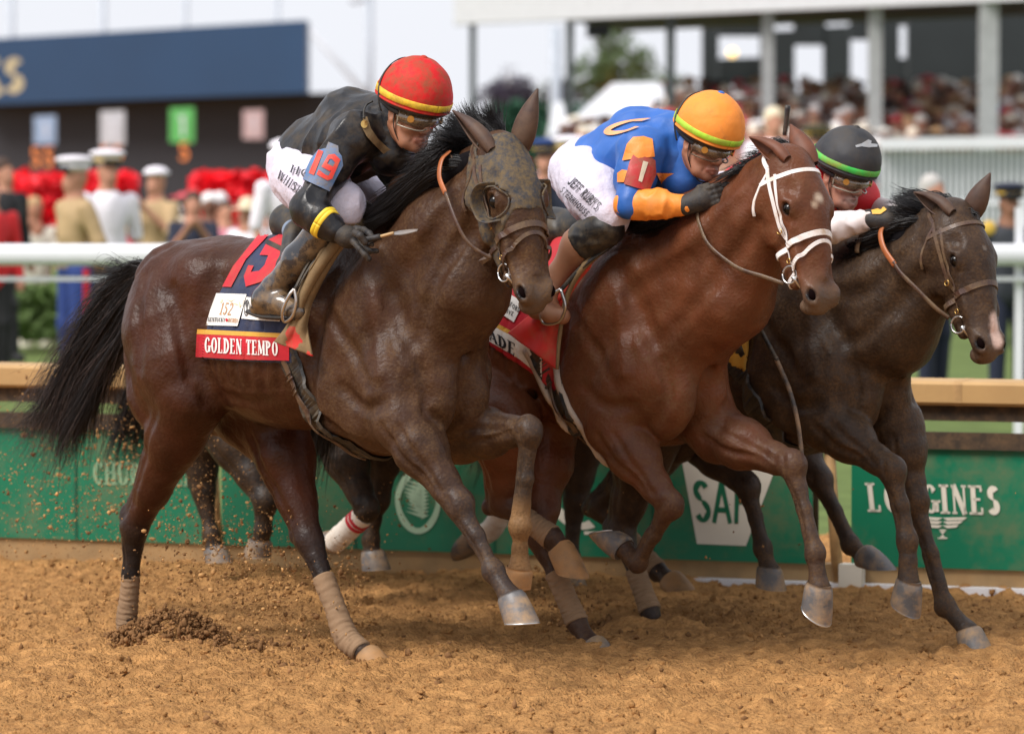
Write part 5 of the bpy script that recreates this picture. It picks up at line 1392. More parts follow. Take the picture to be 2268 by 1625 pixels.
# boots
BT = SDF(); toe = h(662, 690, .34); heel = h(572, 684, .34); ank = h(606, 640, .33)
BT.chain([h(718, 515, .27), h(662, 575, .31), ank], (.070, .060, .042), .02, g5)
BT.chain([ank, h(590, 662, .34), heel], (.046, .046, .030), .03, g5)
BT.chain([h(586, 664, .34), h(622, 672, .34), toe], (.046, .042, .030), .02, g5); BT.cap(heel, toe, .026, .028, .02, g5)
BT.disp = lambda Q: .002 * noise3(Q * 30, 9)
BO = sdfmesh('boot', BT, .006, M_BOOT, R1, usecol=False)
m = MB(); m.tube([h(556, 690, .34), h(590, 701, .34), h(662, 704, .34)], .030, 10, 12, flat=.35, up=np.array([0, 0, 1.])); m.build('sole', M_BLKR, BO, True)
BF = SDF(); BF.chain([h(800, 500, -.27), anf], (.075, .046), .03, g5); BF.cap(anf - np.array([0, 0, .05]), anf + H1.h * .16 - np.array([0, 0, .07]), .036, .03, .03, g5)
sdfmesh('boot', BF, .012, M_BOOT, R1, usecol=False)
# glove with five fingers
G = SDF(); s_ = .30
G.chain([wr, h(768, 524, s_ + .01)], (.036, .036), .02, g5)
G.ell(h(774, 526, s_), (.046, .034, .040), None, .015, g5)
finger(G, [h(789, 506, s_ - .02), h(806, 509, s_ - .02), h(818, 517, s_ - .01), h(826, 527, s_)], .0115)
finger(G, [h(787, 516, s_ + .035), h(798, 522, s_ + .045), h(808, 536, s_ + .03)], .0128)
finger(G, [h(782, 535, s_ + .01), h(797, 551, s_ + .015), h(809, 564, s_ + .01), h(817, 573, s_ + .0)], .0115)
finger(G, [h(790, 530, s_ - .01), h(804, 548, s_ - .02), h(818, 556, s_ - .03), h(834, 556, s_ - .035)], .0108)
finger(G, [h(792, 520, s_ - .03), h(806, 528, s_ - .045), h(819, 537, s_ - .03), h(824, 542, s_ - .01)], .0098)
GL = sdfmesh('glove', G, .0035, M_GLOVE, R1, usecol=False)
dfa = _n(wr - el)
for t in (.62, .71):
    c = el + (wr - el) * t
    pts, nn = ringpath(J, c, _n(np.cross(dfa, (0, 0, 1.))), _n(np.cross(dfa, np.cross(dfa, (0, 0, 1.)))), n=50, R=.12, off=0.)
    V, Fq = ribbon(pts, nn, .016, .0012); mk('wrist_band', V, Fq, mat('yellow_rubber_band', (.80, .55, .03), rough=.5, dirt=.3, dirtcol=(.4, .28, .05), dthr=.58), R1)
GF = SDF(); fist(GF, wrf, wrf + _n(wrf - elf) * .06, _n(wrf - elf), (0, 0, 1.), H1.n); sdfmesh('glove', GF, .006, M_GLOVE, R1, usecol=False)
m = MB()
def ringpx(m, q, r, mt=None):
    m.tube([h(*p) for p in q] , r, 6, 40)
JP = SDF(); JP.p = J.p
pt = decal('number_patch', JP, [[(727, 314), (749, 323), (750, 336), (757, 346), (760, 367), (745, 395), (730, 424), (668, 395), (688, 352), (704, 332), (722, 328)]], M_BPATCH, R1, .013, 7, thick=.004)
decal('number', JP, [[(705, 332), (716, 335), (695, 388), (684, 383)]], M_RNUM, pt, .0155, 6)
decal('number', JP, [[(727, 343), (741, 341), (735, 352), (730, 352)], [(741, 341), (754, 354), (742, 360), (735, 352)], [(754, 354), (736, 396), (728, 389), (742, 360)], [(736, 396), (725, 400), (722, 388), (728, 389)], [(725, 400), (701, 386), (706, 376), (722, 388)],
     [(727, 343), (712, 369), (721, 368), (730, 352)], [(712, 369), (731, 380), (731, 369), (721, 363)], [(720, 371), (738, 381), (741, 371), (724, 362)]], M_RNUM, pt, .0158, 6)
# folded goggles hanging at the collar
decal('spare_goggles', J, [[(804, 262), (813, 258), (822, 285), (838, 308), (862, 330), (890, 338), (858, 350), (830, 322), (812, 302), (803, 285)]], M_TOWEL, R1, .012, 8, thick=.006)
decal('spare_goggles', J, [[(803 + 8 * math.cos(a * .5236) + 4, 275 + 9 * math.sin(a * .5236)) for a in range(12)]], BRASS, R1, .016, 8)
m.tube([cast(J, 806, 262, off=.014), cast(J, 806, 246, off=.014), cast(J, 812, 232, off=.012), cast(J, 826, 224, off=.012)], .004, 6, 14); m.build('goggle_strap', M_BLKR, R1, True)

WH = empty('riding_whip', 'short tan and grey riding whip held out in the black glove of the red-capped jockey', 'whip', 'riding whips')
m = MB(); a = h(800, 533, s_ + .02); m.tube([a, h(843, 524, s_ - .01)], [.0105, .0115, .011], 12, 8); m.build('handle', M_GLOVE, WH, True)
m = MB(); m.tube([h(842, 524, s_ - .01), h(872, 516, s_ - .03)], [.0062, .0055], 8, 4); m.build('shaft', mat('whip_shaft', (.50, .33, .16), rough=.6, dirt=.4), WH, True)
m = MB(); m.tube([h(868, 518, s_ - .03), h(895, 515, s_ - .06), h(925, 510, s_ - .08)], [.008, .016, .016, .008], 8, 10, flat=.35, up=np.array([0, -.6, 1])); m.build('flap', mat('whip_flap', (.17, .17, .18), rough=.5, dirt=.5), WH, True)
# ================= second rider: blue and orange
h = H2.H; L = H2.L; g5 = (.5,) * 3
R2 = empty('person', 'jockey in blue and orange silks and orange cap on the bay horse', 'person', 'jockeys')
F2 = Face(h(1560, 314, .02), (.52, -.77, -.34), (.22, -.16, .95), 1.0)
SKIN2 = (.38, .165, .10)
B = SDF(); F2.head(B, SKIN2, LIP, 0.)
pel = h(1318, 378, 0); chest = h(1440, 340, 0)
sh = h(1422, 338, .16); el = h(1392, 452, .27); wr = h(1518, 455, .17)
shf = h(1500, 330, -.15); elf = h(1600, 480, -.30); wrf = h(1661, 634, -.30)
hip = h(1300, 395, .12); kn = h(1348, 478, .24); an = h(1238, 610, .30)
hipf = h(1340, 385, -.13); knf = h(1440, 460, -.24); anf = h(1360, 600, -.30)
for c_, r_ in (([pel, chest, F2.w(0, -.06, -.15)], [.08, .08, .05]), ([sh, el, wr], [.04, .035, .025]), ([shf, elf, wrf], [.04, .035, .025]), ([hip, kn, an], [.06, .045, .035]), ([hipf, knf, anf], [.06, .045, .035]), ([sh, chest, shf], [.05, .07, .05]), ([hip, pel, hipf], [.05, .07, .05])):
    B.chain(c_, r_, .03, SKIN2, .1)
sdfmesh('body', B, .0058, SKIN, R2, kc=.006)
for g in (1, -1):
    V, Fq = sphere(F2.w(g * .033, .078, .004), .0125, 12, 8); mk('eye', V, Fq, EYE, R2)
M_OCAP = mat('orange_cap_satin', (.82, .27, .04), rough=.62, spec=.3, bump=.3, bscale=60, var=.08, dirt=.5, dirtcol=(.50, .20, .07), dscale=20, dthr=.58)
HL2, HS2, _x = F2.helmet(R2, M_OCAP, M_LIME, M_BLK, M_BLUE, tiltdeg=6, rad=(.118, .138, .132))
for sl_ in (.30, .45):
    pts, nn = ringpath(HS2, F2.w(0, -.045, .03), F2.R[0], _n(F2.R[2] - F2.R[1] * sl_), -25, 205, 60, .3, .002)
    V, Fq = ribbon(pts, nn, .008, .0025); mk('cap_elastic', V, Fq, M_BLKR, HL2)
F2.goggles(R2, M_LENS, M_BRN, M_BLKR)
m = MB(); m.tube([F2.w(.082, .012, .02), F2.w(.078, .03, -.06), F2.w(.035, .062, -.128), F2.w(0, .07, -.136), F2.w(-.035, .062, -.128), F2.w(-.078, .03, -.06), F2.w(-.082, .012, .02)], .005, 6, 40, flat=.4); m.build('chin_strap', M_BLKR, R2, True)
SC = SDF(); SC.chain([F2.w(0, -.07, -.05), F2.w(0, -.075, -.11), F2.w(0, -.06, -.17)], (.07, .072, .085), .03, g5); sdfmesh('collar', SC, .008, M_BLUE, R2, usecol=False)
J = SDF(); TR = np.array([_n(chest - pel), _n(np.cross(H2.n, chest - pel)), H2.n])
J.ell(h(1435, 345, 0), (.19, .125, .18), TR, .06, g5); J.ell(h(1375, 358, 0), (.18, .12, .165), TR, .06, g5); J.ell(h(1335, 372, 0), (.10, .10, .15), TR, .06, g5)
J.chain([h(1345, 345, 0), h(1410, 302, 0), h(1490, 298, 0)], (.10, .095, .085), .06, g5)
J.cap(sh, shf, .085, .08, .06, g5); J.cap(h(1500, 320, 0), F2.w(0, -.07, -.14), .095, .08, .05, g5)
J.chain([sh, (sh + el) / 2, el], (.082, .066, .056), .035, g5); J.chain([shf, elf, wrf], (.082, .055, .040), .03, g5); J.ell(h(1515, 390, -.08), (.10, .09, .10), None, .06, g5)
FA = SDF(); FA.chain([el, (el + wr) / 2, wr], (.058, .054, .036), .03, g5)
fo = folds(.009, 12, _n(chest - pel) * .3 + np.array([.2, 0, 1.]), 4, 41)
J.disp = fo
JK = sdfmesh('jacket', J, .007, M_BLUE, R2, usecol=False)
FA.disp = folds(.004, 18, wr - el, .6, 43); sdfmesh('sleeve', FA, .006, M_ORANGE, JK, usecol=False)
zD = lambda L_: [(1122 + .3998 * x, 147.6 + .3998 * y) for x, y in L_]
decal('orange_panel', J, [zD([(640, 520), (665, 430), (700, 390), (760, 385), (808, 400), (822, 500), (740, 505)])], M_ORANGE, JK, .0062)
decal('orange_panel', J, [zD([(612, 640), (612, 590), (640, 570), (668, 575), (650, 640)])], M_ORANGE, JK, .0062)
decal('orange_stripe', J, [zD([(830, 590), (940, 592), (1020, 610), (1080, 635), (1085, 690), (985, 672), (860, 655)])], M_ORANGE, JK, .0062)
decal('orange_diamond', J, [zD([(820, 690), (880, 660), (940, 700), (880, 730)]), zD([(960, 700), (1010, 690), (1040, 710), (990, 720)])], M_ORANGE, JK, .0062)
decal('back_ring', J, [[(x, y) for x, y in p] for p in _arc(.5, .5, .5, .5, 40, 300, .13, .16, 24)], mat('pale_orange_print', (.80, .36, .16), rough=.5), JK, .0062, quad=zD([(545, 315), (840, 272), (800, 312), (530, 405)]))
JP = SDF(); JP.p = J.p
PT2 = decal('number_patch', JP, [zD([(738, 470), (770, 478), (825, 520), (830, 600), (790, 692), (650, 650), (680, 530), (700, 490)])], M_RPATCH, R2, .013, 7, thick=.004)
decal('patch_label', JP, [zD([(757, 522), (785, 530), (750, 640), (730, 632)])], mat('cream_label', (.62, .55, .42), rough=.6, dirt=.5), PT2, .016, 6)
W = SDF(); W.ell(h(1300, 380, 0), (.12, .13, .17), TR, .06, g5); W.chain([hip, h(1322, 435, .21), kn], (.125, .108, .080), .05, g5); W.chain([hipf, knf], (.12, .08), .05, g5); W.ell(h(1346, 482, .24), (.072, .072, .082), None, .03, g5)
W.disp = folds(.006, 14, np.array([.4, -.3, -.8]), 4, 51); WP = SDF(); WP.p = W.p
WB = sdfmesh('breeches', W, .007, M_WHITE, R2, usecol=False)
decal('sponsor_lettering', WP, text2d("JEFF RUBY'S", False, gap=.08), M_TXTK, WB, .0085, 5, quad=zD([(372, 606), (530, 758), (490, 798), (332, 646)]))
decal('sponsor_lettering', WP, text2d('STEAKHOUSE', False, gap=.14), M_TXTK, WB, .0085, 5, quad=zD([(318, 664), (464, 808), (438, 834), (292, 690)]))
M_SHIN = mat('tan_boot', (.27, .12, .065), rough=.5, dirt=.5, dirtcol=(.25, .14, .08), dscale=10)
BT = SDF(); BT.chain([h(1325, 512, .255), h(1285, 545, .27), an], (.076, .07, .044), .03, g5)
BT.chain([an, h(1210, 655, .34), h(1216, 695, .36)], (.044, .045, .032), .03, g5); BT.cap(h(1185, 690, .35), h(1245, 700, .33), .028, .032, .03, g5)
sdfmesh('boot', BT, .007, M_SHIN, R2, usecol=False)
GT = SDF(); GT.chain([h(1338, 503, .255), h(1295, 536, .27)], (.080, .078), .03, g5); GT.disp = folds(.003, 25, H2.h, 3, 55)
d_ = _n(h(1295, 536, .27) - h(1338, 503, .255)); sdfmesh('knee_cuff', GT, .006, M_BLKL, R2, usecol=False, clip=lambda Q: (Q - h(1290, 540, .27)) @ d_)
BF = SDF(); BF.chain([knf, anf], (.075, .046), .03, g5); BF.cap(anf, anf + H2.h * .16 - np.array([0, 0, .07]), .04, .03, .03, g5); sdfmesh('boot', BF, .013, M_BOOT, R2, usecol=False)
G = SDF(); fist(G, wr, h(1555, 442, .13), _n(h(1600, 425, .10) - wr), (-.1, 0, 1.), H2.n); G.cap(wr, h(1550, 445, .13), .036, .036, .02, g5); sdfmesh('glove', G, .0045, M_GLOVE, R2, usecol=False)
G = SDF(); d_ = _n(h(1672, 715, -.33) - wrf); fist(G, h(1663, 650, -.30), h(1666, 690, -.32), d_, (1, .2, .1), H2.n); G.cap(wrf, h(1664, 680, -.31), .034, .036, .02, g5); sdfmesh('glove', G, .005, mat('navy_glove', (.012, .018, .035), rough=.6, bump=.3, bscale=100), R2, usecol=False)
m = MB(); m.tube([h(1655, 625, -.30), h(1662, 652, -.30)], .042, 14, 3); m.build('orange_cuff', M_ORANGE, R2, True)
WH = empty('riding_whip', 'long dark curved whip hanging down between the bay and the near-black horse', 'whip', 'riding whips')
m = MB(); m.tube([h(1664, 690, -.36), h(1690, 740, -.36), h(1722, 800, -.36)], [.011, .010, .009], 8, 14); m.build('handle', M_BLKL, WH, True)
m = MB(); m.tube([h(1718, 792, -.36), h(1748, 862, -.36), h(1766, 930, -.36), h(1775, 1000, -.36), h(1780, 1058, -.36)], [.009, .009, .0085, .009, .006], 8, 30); m.build('shaft', mat('whip_black_tan', (.035, .03, .028), rough=.45, dirt=.9, dirtcol=(.35, .22, .12), dscale=5, dthr=.5), WH, True)

# ================= third rider: red silks, black helmet, smiling
h = H3.H; L = H3.L
R3 = empty('person', 'smiling jockey in red silks and black helmet with green band', 'person', 'jockeys')
F3 = Face(h(1866, 386, .02), (.58, -.74, -.30), (.20, -.16, .96), 1.0)
B = SDF(); F3.head(B, (.40, .17, .11), (.30, .10, .08), 1.)
pel = h(1620, 440, 0); chest = h(1745, 415, 0); sh = h(1755, 420, .16); el = h(1765, 520, .26); wr = h(1925, 487, .13)
shf = h(1830, 430, -.15); elf = h(1900, 455, -.24); wrf = h(1990, 470, -.10)
hip = h(1600, 470, .13); kn = h(1690, 540, .24); an = h(1580, 690, .3); hipf = h(1640, 460, -.13); knf = h(1730, 520, -.24); anf = h(1650, 680, -.3)
for c_, r_ in (([pel, chest, F3.w(0, -.06, -.15)], [.08, .08, .05]), ([sh, el, wr], [.04, .035, .025]), ([shf, elf, wrf], [.04, .035, .025]), ([hip, kn, an], [.06, .045, .035]), ([hipf, knf, anf], [.06, .045, .035]), ([sh, chest, shf], [.05, .07, .05]), ([hip, pel, hipf], [.05, .07, .05])):
    B.chain(c_, r_, .03, (.40, .17, .11), .1)
sdfmesh('body', B, .006, SKIN, R3, kc=.006)
for g in (1, -1):
    V, Fq = sphere(F3.w(g * .033, .078, .004), .0125, 12, 8); mk('eye', V, Fq, EYE, R3)
HL3, HS3, _x = F3.helmet(R3, mat('black_cap_cover', (.020, .021, .026), rough=.6, var=.3, dirt=.6, dirtcol=(.06, .05, .04), dscale=14, dthr=.5), M_GREENB, M_BLK, M_BLKR, tiltdeg=5, rad=(.118, .136, .130))
zH = lambda L_: [(1772 + .2908 * x, 59 + .2908 * y) for x, y in L_]
decal('silver_emblem', HS3, [zH([(420, 905), (470, 890), (520, 860), (545, 870), (540, 890), (590, 895), (590, 915), (520, 920), (470, 912), (430, 920)])], STEEL, HL3, .002, 6)
F3.goggles(R3, M_LENS, M_GFR, M_BLKR)
m = MB(); m.tube([F3.w(.082, .012, .02), F3.w(.078, .03, -.06), F3.w(.035, .062, -.128), F3.w(0, .07, -.136), F3.w(-.035, .062, -.128), F3.w(-.078, .03, -.06), F3.w(-.082, .012, .02)], .005, 6, 40, flat=.4); m.build('chin_strap', M_BLKR, R3, True)
J = SDF(); TR = np.array([_n(chest - pel), _n(np.cross(H3.n, chest - pel)), H3.n])
J.ell(h(1750, 420, 0), (.20, .13, .18), TR, .06, g5); J.ell(h(1680, 430, 0), (.19, .12, .165), TR, .06, g5)
J.chain([h(1660, 420, 0), h(1730, 378, 0), h(1800, 372, 0)], (.10, .095, .085), .06, g5); J.cap(sh, shf, .085, .08, .06, g5); J.cap(h(1810, 395, 0), F3.w(0, -.07, -.14), .10, .085, .05, g5)
J.chain([sh, (sh + el) / 2, el], (.082, .066, .056), .035, g5); J.chain([shf, elf], (.085, .07), .04, g5); J.ell(h(1890, 440, -.12), (.11, .10, .085), None, .05, g5)
J.disp = folds(.009, 12, (.2, 0, 1.), 4, 61); JK = sdfmesh('jacket', J, .008, M_REDS, R3, usecol=False)
FA = SDF(); FA.chain([el, (el + wr) / 2, wr], (.060, .056, .040), .03, g5); FA.disp = folds(.004, 18, wr - el, .6, 63); sdfmesh('sleeve', FA, .007, mat('white_silk', (.72, .66, .66), rough=.5, dirt=.4, dirtcol=(.5, .36, .28), dscale=10), JK, usecol=False)
FA = SDF(); FA.chain([elf, wrf], (.055, .040), .03, g5); sdfmesh('sleeve', FA, .01, bpy.data.materials['white_silk'], JK, usecol=False)
W = SDF(); W.ell(h(1610, 450, 0), (.13, .13, .17), TR, .06, g5); W.chain([hip, kn], (.125, .08), .05, g5); W.chain([hipf, knf], (.12, .08), .05, g5); sdfmesh('breeches', W, .012, M_WHITE, R3, usecol=False)
for a_, b_ in ((kn, an), (knf, anf)):
    BF = SDF(); BF.chain([a_, b_], (.075, .046), .03, g5); BF.cap(b_, b_ + H3.h * .16 - np.array([0, 0, .07]), .04, .03, .03, g5); sdfmesh('boot', BF, .013, M_BOOT, R3, usecol=False)
G = SDF(); fist(G, wr, h(1965, 488, .10), _n(h(2000, 480, .06) - wr), (-.1, 0, 1.), H3.n); G.cap(wr, h(1960, 490, .10), .040, .038, .02, g5); GL3 = sdfmesh('glove', G, .005, M_GLOVE, R3, usecol=False)
decal('glove_tab', G, [[(1930, 465), (1958, 458), (1964, 464), (1950, 474), (1932, 474)]], M_YCLOTH, GL3, .004, 5)
G = SDF(); fist(G, wrf, wrf + _n(wrf - elf) * .06, _n(wrf - elf), (0, 0, 1.), H3.n); sdfmesh('glove', G, .008, M_GLOVE, R3, usecol=False)
WH = empty('riding_whip', 'short black whip standing upright beside the bay horse ears', 'whip', 'riding whips')
m = MB(); m.tube([h(1738, 300, -.25), h(1742, 262, -.25), h(1745, 234, -.25)], [.009, .011, .012], 8, 8); m.build('shaft', M_BLKL, WH, True)
# ------------------------------------------------------------------ tack
def azclip(ln, f):
    def c(Q):
        a = (Q - ln.o) @ ln.h; s_ = (Q - ln.o) @ ln.n; z = Q[..., 2]
        return f(a, s_, z)
    return c
def canon(hd, pts): return [hd.w(*p) for p in pts]
def hstrap(hd, S, pts, wd, mt, par, name='cheekpiece', th=.0035, n=30, both=True, off=.001):
    for g in ((1, -1) if both else (1,)):
        p, nn = onpath(S, [hd.w(g * x, y, z) for x, y, z in pts], n, off); mk(name, *ribbon(p, nn, wd, th), mt, par, False)
def hring(hd, S, z, slope, wd, mt, par, name='noseband', th=.004, a0=0, a1=360, yc=-.05, off=.001, n=70):
    u = hd.R[0]; v = _n(hd.R[1] - hd.R[2] * slope)
    p, nn = ringpath(S, hd.w(0, yc, z), u, v, a0, a1, n, .16, off)
    V, F = ribbon(p, nn, wd, th); return mk(name, V, F, mt, par, False)
def torus(c, n, r, t, seg=28):
    n = _n(n); u = _n(np.cross(n, (0.3, .2, 1))); v = np.cross(n, u)
    p = [c + (math.cos(a) * u + math.sin(a) * v) * r for a in np.linspace(0, 2 * math.pi, seg + 1)]
    return tube(p, t, 8)
def bridle(hd, S, mt, par, label=None, z_n=.34, flash=True, brow=True, wd=.021):
    B_ = empty_child('bridle', par)
    hring(hd, S, z_n, .25, wd * 1.15, mt, B_, 'noseband')
    if flash: hring(hd, S, z_n + .085, .75, wd * .75, mt, B_, 'flash_strap', yc=-.045)
    hstrap(hd, S, [(.085, -.06, .03), (.088, -.055, .12), (.082, -.055, .22), (.078, -.05, .32), (.06, -.055, .41)], wd * .8, mt, B_)
    hstrap(hd, S, [(.088, -.03, .06), (.09, -.035, .14), (.085, -.03, .24), (.076, -.035, z_n)], wd * .6, mt, B_, 'noseband_hanger')
    hstrap(hd, S, [(.085, -.06, .05), (.09, -.11, .12), (.08, -.15, .17)], wd * .6, mt, B_, 'throatlatch')
    p, nn = ringpath(S, hd.w(0, -.04, .075), hd.R[0], _n(hd.R[1] - hd.R[2] * .15), -25, 205, 50, .16, .001)
    if brow: mk('browband', *ribbon(p, nn, wd * .9, .004), mt, B_, False)
    hstrap(hd, S, [(.085, -.06, .03), (.07, -.10, -.03), (.03, -.10, -.06), (0, -.09, -.07)], wd * .9, mt, B_, 'headpiece')
    bt = empty_child('bit', B_)
    for g in (1, -1):
        c = hd.w(g * .066, -.066, .435); mk('bit_ring', *torus(c, hd.R[0] * g + hd.R[1] * .2, .032, .0042), STEEL, bt)
        mk('cheek_bar', *tube([hd.w(g * .068, -.05, .445), hd.w(g * .045, -.048, .485), hd.w(g * .03, -.05, .50)], [.010, .006, .005], 8, 6), STEEL, bt)
        mk('buckle', *torus(hd.w(g * .088, -.058, .27), hd.R[0] * g, .011, .0022, 14), BRASS, B_); mk('buckle', *torus(hd.w(g * .074, -.052, .385), hd.R[0] * g, .009, .002, 14), BRASS, B_)
    m = MB(); m.tube([hd.w(.04, -.06, .46), hd.w(0, -.075, .46), hd.w(-.04, -.06, .46)], .006, 8, 6); m.build('mouthpiece', STEEL, bt, True)
    return B_
def girth(ln, S, par, a0, slope, mt, wd=.10, buck=True, strapm=None):
    u = ln.n; v = _n(np.array([0, 0, 1.]) + ln.h * slope)
    c = ln.L(a0, 0, 1.18)
    p, nn = ringpath(S, c, u, v, -182, 2, 70, .7, .002); G_ = mk('girth', *ribbon(p, nn, wd, .010), mt, par, False)
    if buck:
        i0, i1 = 30, 69
        off = ln.h * .012
        p2 = p + nn * .012 - ln.h * .022
        i0 = 36
        mk('girth_strap', *ribbon(p2[i0:i1], nn[i0:i1], wd * .22, .005), strapm, G_, False)
        for i in (60, 56): 
            m = MB(); T = _n(p[i + 1] - p[i]); l = np.cross(nn[i], T)
            m.tube([p2[i] + l * .024 + nn[i] * .006, p2[i] - l * .024 + nn[i] * .006], .005, 6, 3)
            m.tube([p2[i] + l * .024 + T * .02 + nn[i] * .006, p2[i] - l * .024 + T * .02 + nn[i] * .006], .003, 6, 3)
            m.build('buckle', strapm, G_, True)
    return G_

# ---- first horse: blinker hood
h = H1.H; L = H1.L; hd = HD1
HS1 = SDF(); Sx = SDF(); hd.build(Sx, (.1, .1, .1), (.1, .1, .1))
lo_, hi_ = Sx.bounds(.05)
S1L = SDF()                                             # only what lies near the head, for quick strap work
S1L.p = [p for p in S1.p if (p[2] > lo_).all() and (p[1] < hi_).all()]
def hoodclip(Q):
    q = hd.c(Q); x, y, z = q[..., 0], q[..., 1], q[..., 2]
    ax = np.abs(x)
    zmax = .250 + 1.15 * np.maximum(0, .052 - y) + .25 * np.maximum(0, .03 - ax)
    d = np.maximum(z - zmax, -.045 - z)
    d = np.maximum(d, -.115 - y)
    e = .052 - np.sqrt((y - .004) ** 2 * 1.1 + (z - .205) ** 2 * .85)
    eye = np.maximum(-e, .05 - ax)
    d = np.maximum(d, -eye)
    ear = .040 - np.sqrt((ax - .055) ** 2 + (z + .0) ** 2 + (y + .03) ** 2)
    return np.maximum(d, ear) * hd.k
M_HOOD = mat('muddy_hood', (.020, .024, .034), rough=.7, var=.3, vscale=20, dirt=.95, dirtcol=(.13, .088, .04), dscale=38, dthr=.46, bump=.5, bscale=80)
HOOD = sdfmesh('blinker_hood', S1L, .0055, M_HOOD, HORSE1, off=.005, clip=hoodclip, lo=lo_, hi=hi_, usecol=False)
ES = Off(S1L, .008)
# bound edges of the hood
for g in (1, -1):
    pts = [hd.w(g * .11, .004 + .052 * math.cos(t), .205 + .056 * math.sin(t)) for t in np.linspace(0, 2 * math.pi, 41)]
    O_ = np.array(pts) + hd.R[0] * g * .10; P_ = march(S1L, O_, np.tile(-hd.R[0] * g, (len(O_), 1)), .008)
    V, F = tube(P_, .0038, 6); mk('eye_rim', V, F, M_HOOD, HOOD)
    # blinker cup: a stiff curved flap behind the eye
    V = []; n = 22
    for i in range(n):
        t = math.radians(78 + 205 * i / (n - 1)); yy, zz = .004 + .055 * math.cos(t), .205 + .060 * math.sin(t) * 1.05
        b_ = march(S1L, [hd.w(g * .2, yy, zz)], [-hd.R[0] * g], .006)[0]
        out = math.sin(math.pi * i / (n - 1)) ** .45 * .056
        for lay in (0, 1):
            for j in range(6):
                f_ = j / 5
                V.append(b_ + hd.R[0] * g * out * f_ + hd.R[1] * out * (.25 * f_ * f_) + (hd.R[1] * math.cos(t) + hd.R[2] * math.sin(t)) * (.010 * f_ - .004 * lay) * hd.k)
    F = []
    for i in range(n - 1):
        for j in range(5):
            F.append((i * 12 + j, i * 12 + j + 1, (i + 1) * 12 + j + 1, (i + 1) * 12 + j)); F.append((i * 12 + 6 + j + 1, i * 12 + 6 + j, (i + 1) * 12 + 6 + j, (i + 1) * 12 + 6 + j + 1))
        F.append((i * 12 + 5, i * 12 + 11, (i + 1) * 12 + 11, (i + 1) * 12 + 5))
    mk('blinker_cup', np.array(V), F, M_HOOD, HOOD)
S1H = Off(S1L, .006)
S1H.grad = S1L.grad
class OffS(SDF):
    def __init__(s, S, off): SDF.__init__(s); s.p = S.p; s.disp = None; s.off = off
    def eval(s, Q, near=False): return SDF.eval(s, Q, near) - s.off
bridle(hd, OffS(S1L, .004), M_BRN, HORSE1, z_n=.335, brow=False)
m = MB(); pr = [h(1088, 572, .12), h(1055, 553, .15), h(1029, 527, .17), h(1007, 483, .18), h(986, 426, .17)]
m.tube(pr, .0085, 8, 30, flat=.5, up=H1.n); RN = m.build('rein', M_BRN, HORSE1, True)
m = MB(); m.tube([h(986, 428, .17), h(973, 392, .15), h(978, 355, .12), h(995, 335, .08)], .0125, 8, 24, flat=.35, up=H1.n); m.build('rein_grip', M_TAN, RN, True)
m = MB(); m.tube([h(1000, 345, .08), h(985, 390, .06), h(960, 430, .06)], .009, 8, 14, flat=.4, up=H1.n); m.tube([hd.w(-.066, -.08, .43), h(1080, 420, -.16), h(1000, 395, -.08)], .008, 8, 16, flat=.5, up=H1.n); m.build('far_rein', M_BRN, RN, True)

# ---- number cloth, saddle, towel and girth of the first horse
def cloth(ln, S, par, a_l, sl, a_r, zb, mt, vox=.009, off=.012, zs=1.14):
    f = lambda a, s_, z: np.maximum(np.maximum(a_l + (z - zs) * sl - a, a - a_r), zb - z)
    lo = ln.L(0, 0, 0); q = np.array([ln.L(a_l - .1, .5, zb - .05), ln.L(a_r + .1, -.5, 1.85), ln.L(a_l - .1, -.5, 1.85), ln.L(a_r + .1, .5, zb)])
    T = OffS(S, off); T.disp = None
    S2_ = SDF(); S2_.p = S.p; S2_.disp = lambda Q: .0035 * noise3(((Q - ln.o) @ np.array([ln.h * 11, ln.n * 2, (0, 0, 2.6)]).T), 5) + .002 * noise3(Q * 14, 6) - .002
    o = sdfmesh('saddle_cloth', S2_, vox, mt, par, off=off, clip=azclip(ln, f), lo=q.min(0), hi=q.max(0), usecol=False)
    R_ = OffS(S2_, off); R_.disp = S2_.disp
    return o, R_
CL1, CS1 = cloth(H1, S1, HORSE1, 0.274, .37, .84, 1.143, M_NAVY)
zz = lambda L_: [(413.4 + .2181 * x, 502 + .2181 * y) for x, y in L_]
decal('gold_stripe', CS1, [zz([(108, 1040), (560, 1062), (1040, 1085), (1035, 1130), (560, 1108), (102, 1088)])], M_YCLOTH, CL1, .0025)
decal('red_border', CS1, [zz([(102, 1090), (560, 1110), (1040, 1132), (1040, 1360), (560, 1350), (90, 1322)])], M_RCLOTH, CL1, .0022)
decal('name_lettering', CS1, text2d('GOLDEN TEMPO', True, .19, .07, .07), M_TXTW, CL1, .0055, 6, quad=zz([(182, 1118), (925, 1165), (928, 1312), (178, 1277)]))
decal('cloth_number', CS1, [zz([(735, 70), (870, 40), (600, 330), (450, 612), (360, 608), (470, 400)])], M_RCLOTH, CL1, .0045)
decal('cloth_number', CS1, [zz([(830, 130), (990, 50), (1060, 60), (1060, 250), (1000, 265), (740, 285)]), zz([(740, 285), (960, 268), (905, 400), (850, 505), (740, 565), (600, 608), (580, 500), (625, 390), (680, 395), (650, 460), (735, 448), (790, 390), (828, 290)])], M_RCLOTH, CL1, .0045)
PB = decal('race_badge', CS1, [zz([(300, 675), (608, 685), (560, 850), (515, 1008), (195, 1000), (240, 840)])], M_WCLOTH, CL1, .004)
decal('badge_lettering', CS1, text2d('152', True, .13, .07, .06), M_TXTB, PB, .0065, 5, quad=zz([(352, 768), (485, 770), (450, 897), (318, 890)]))
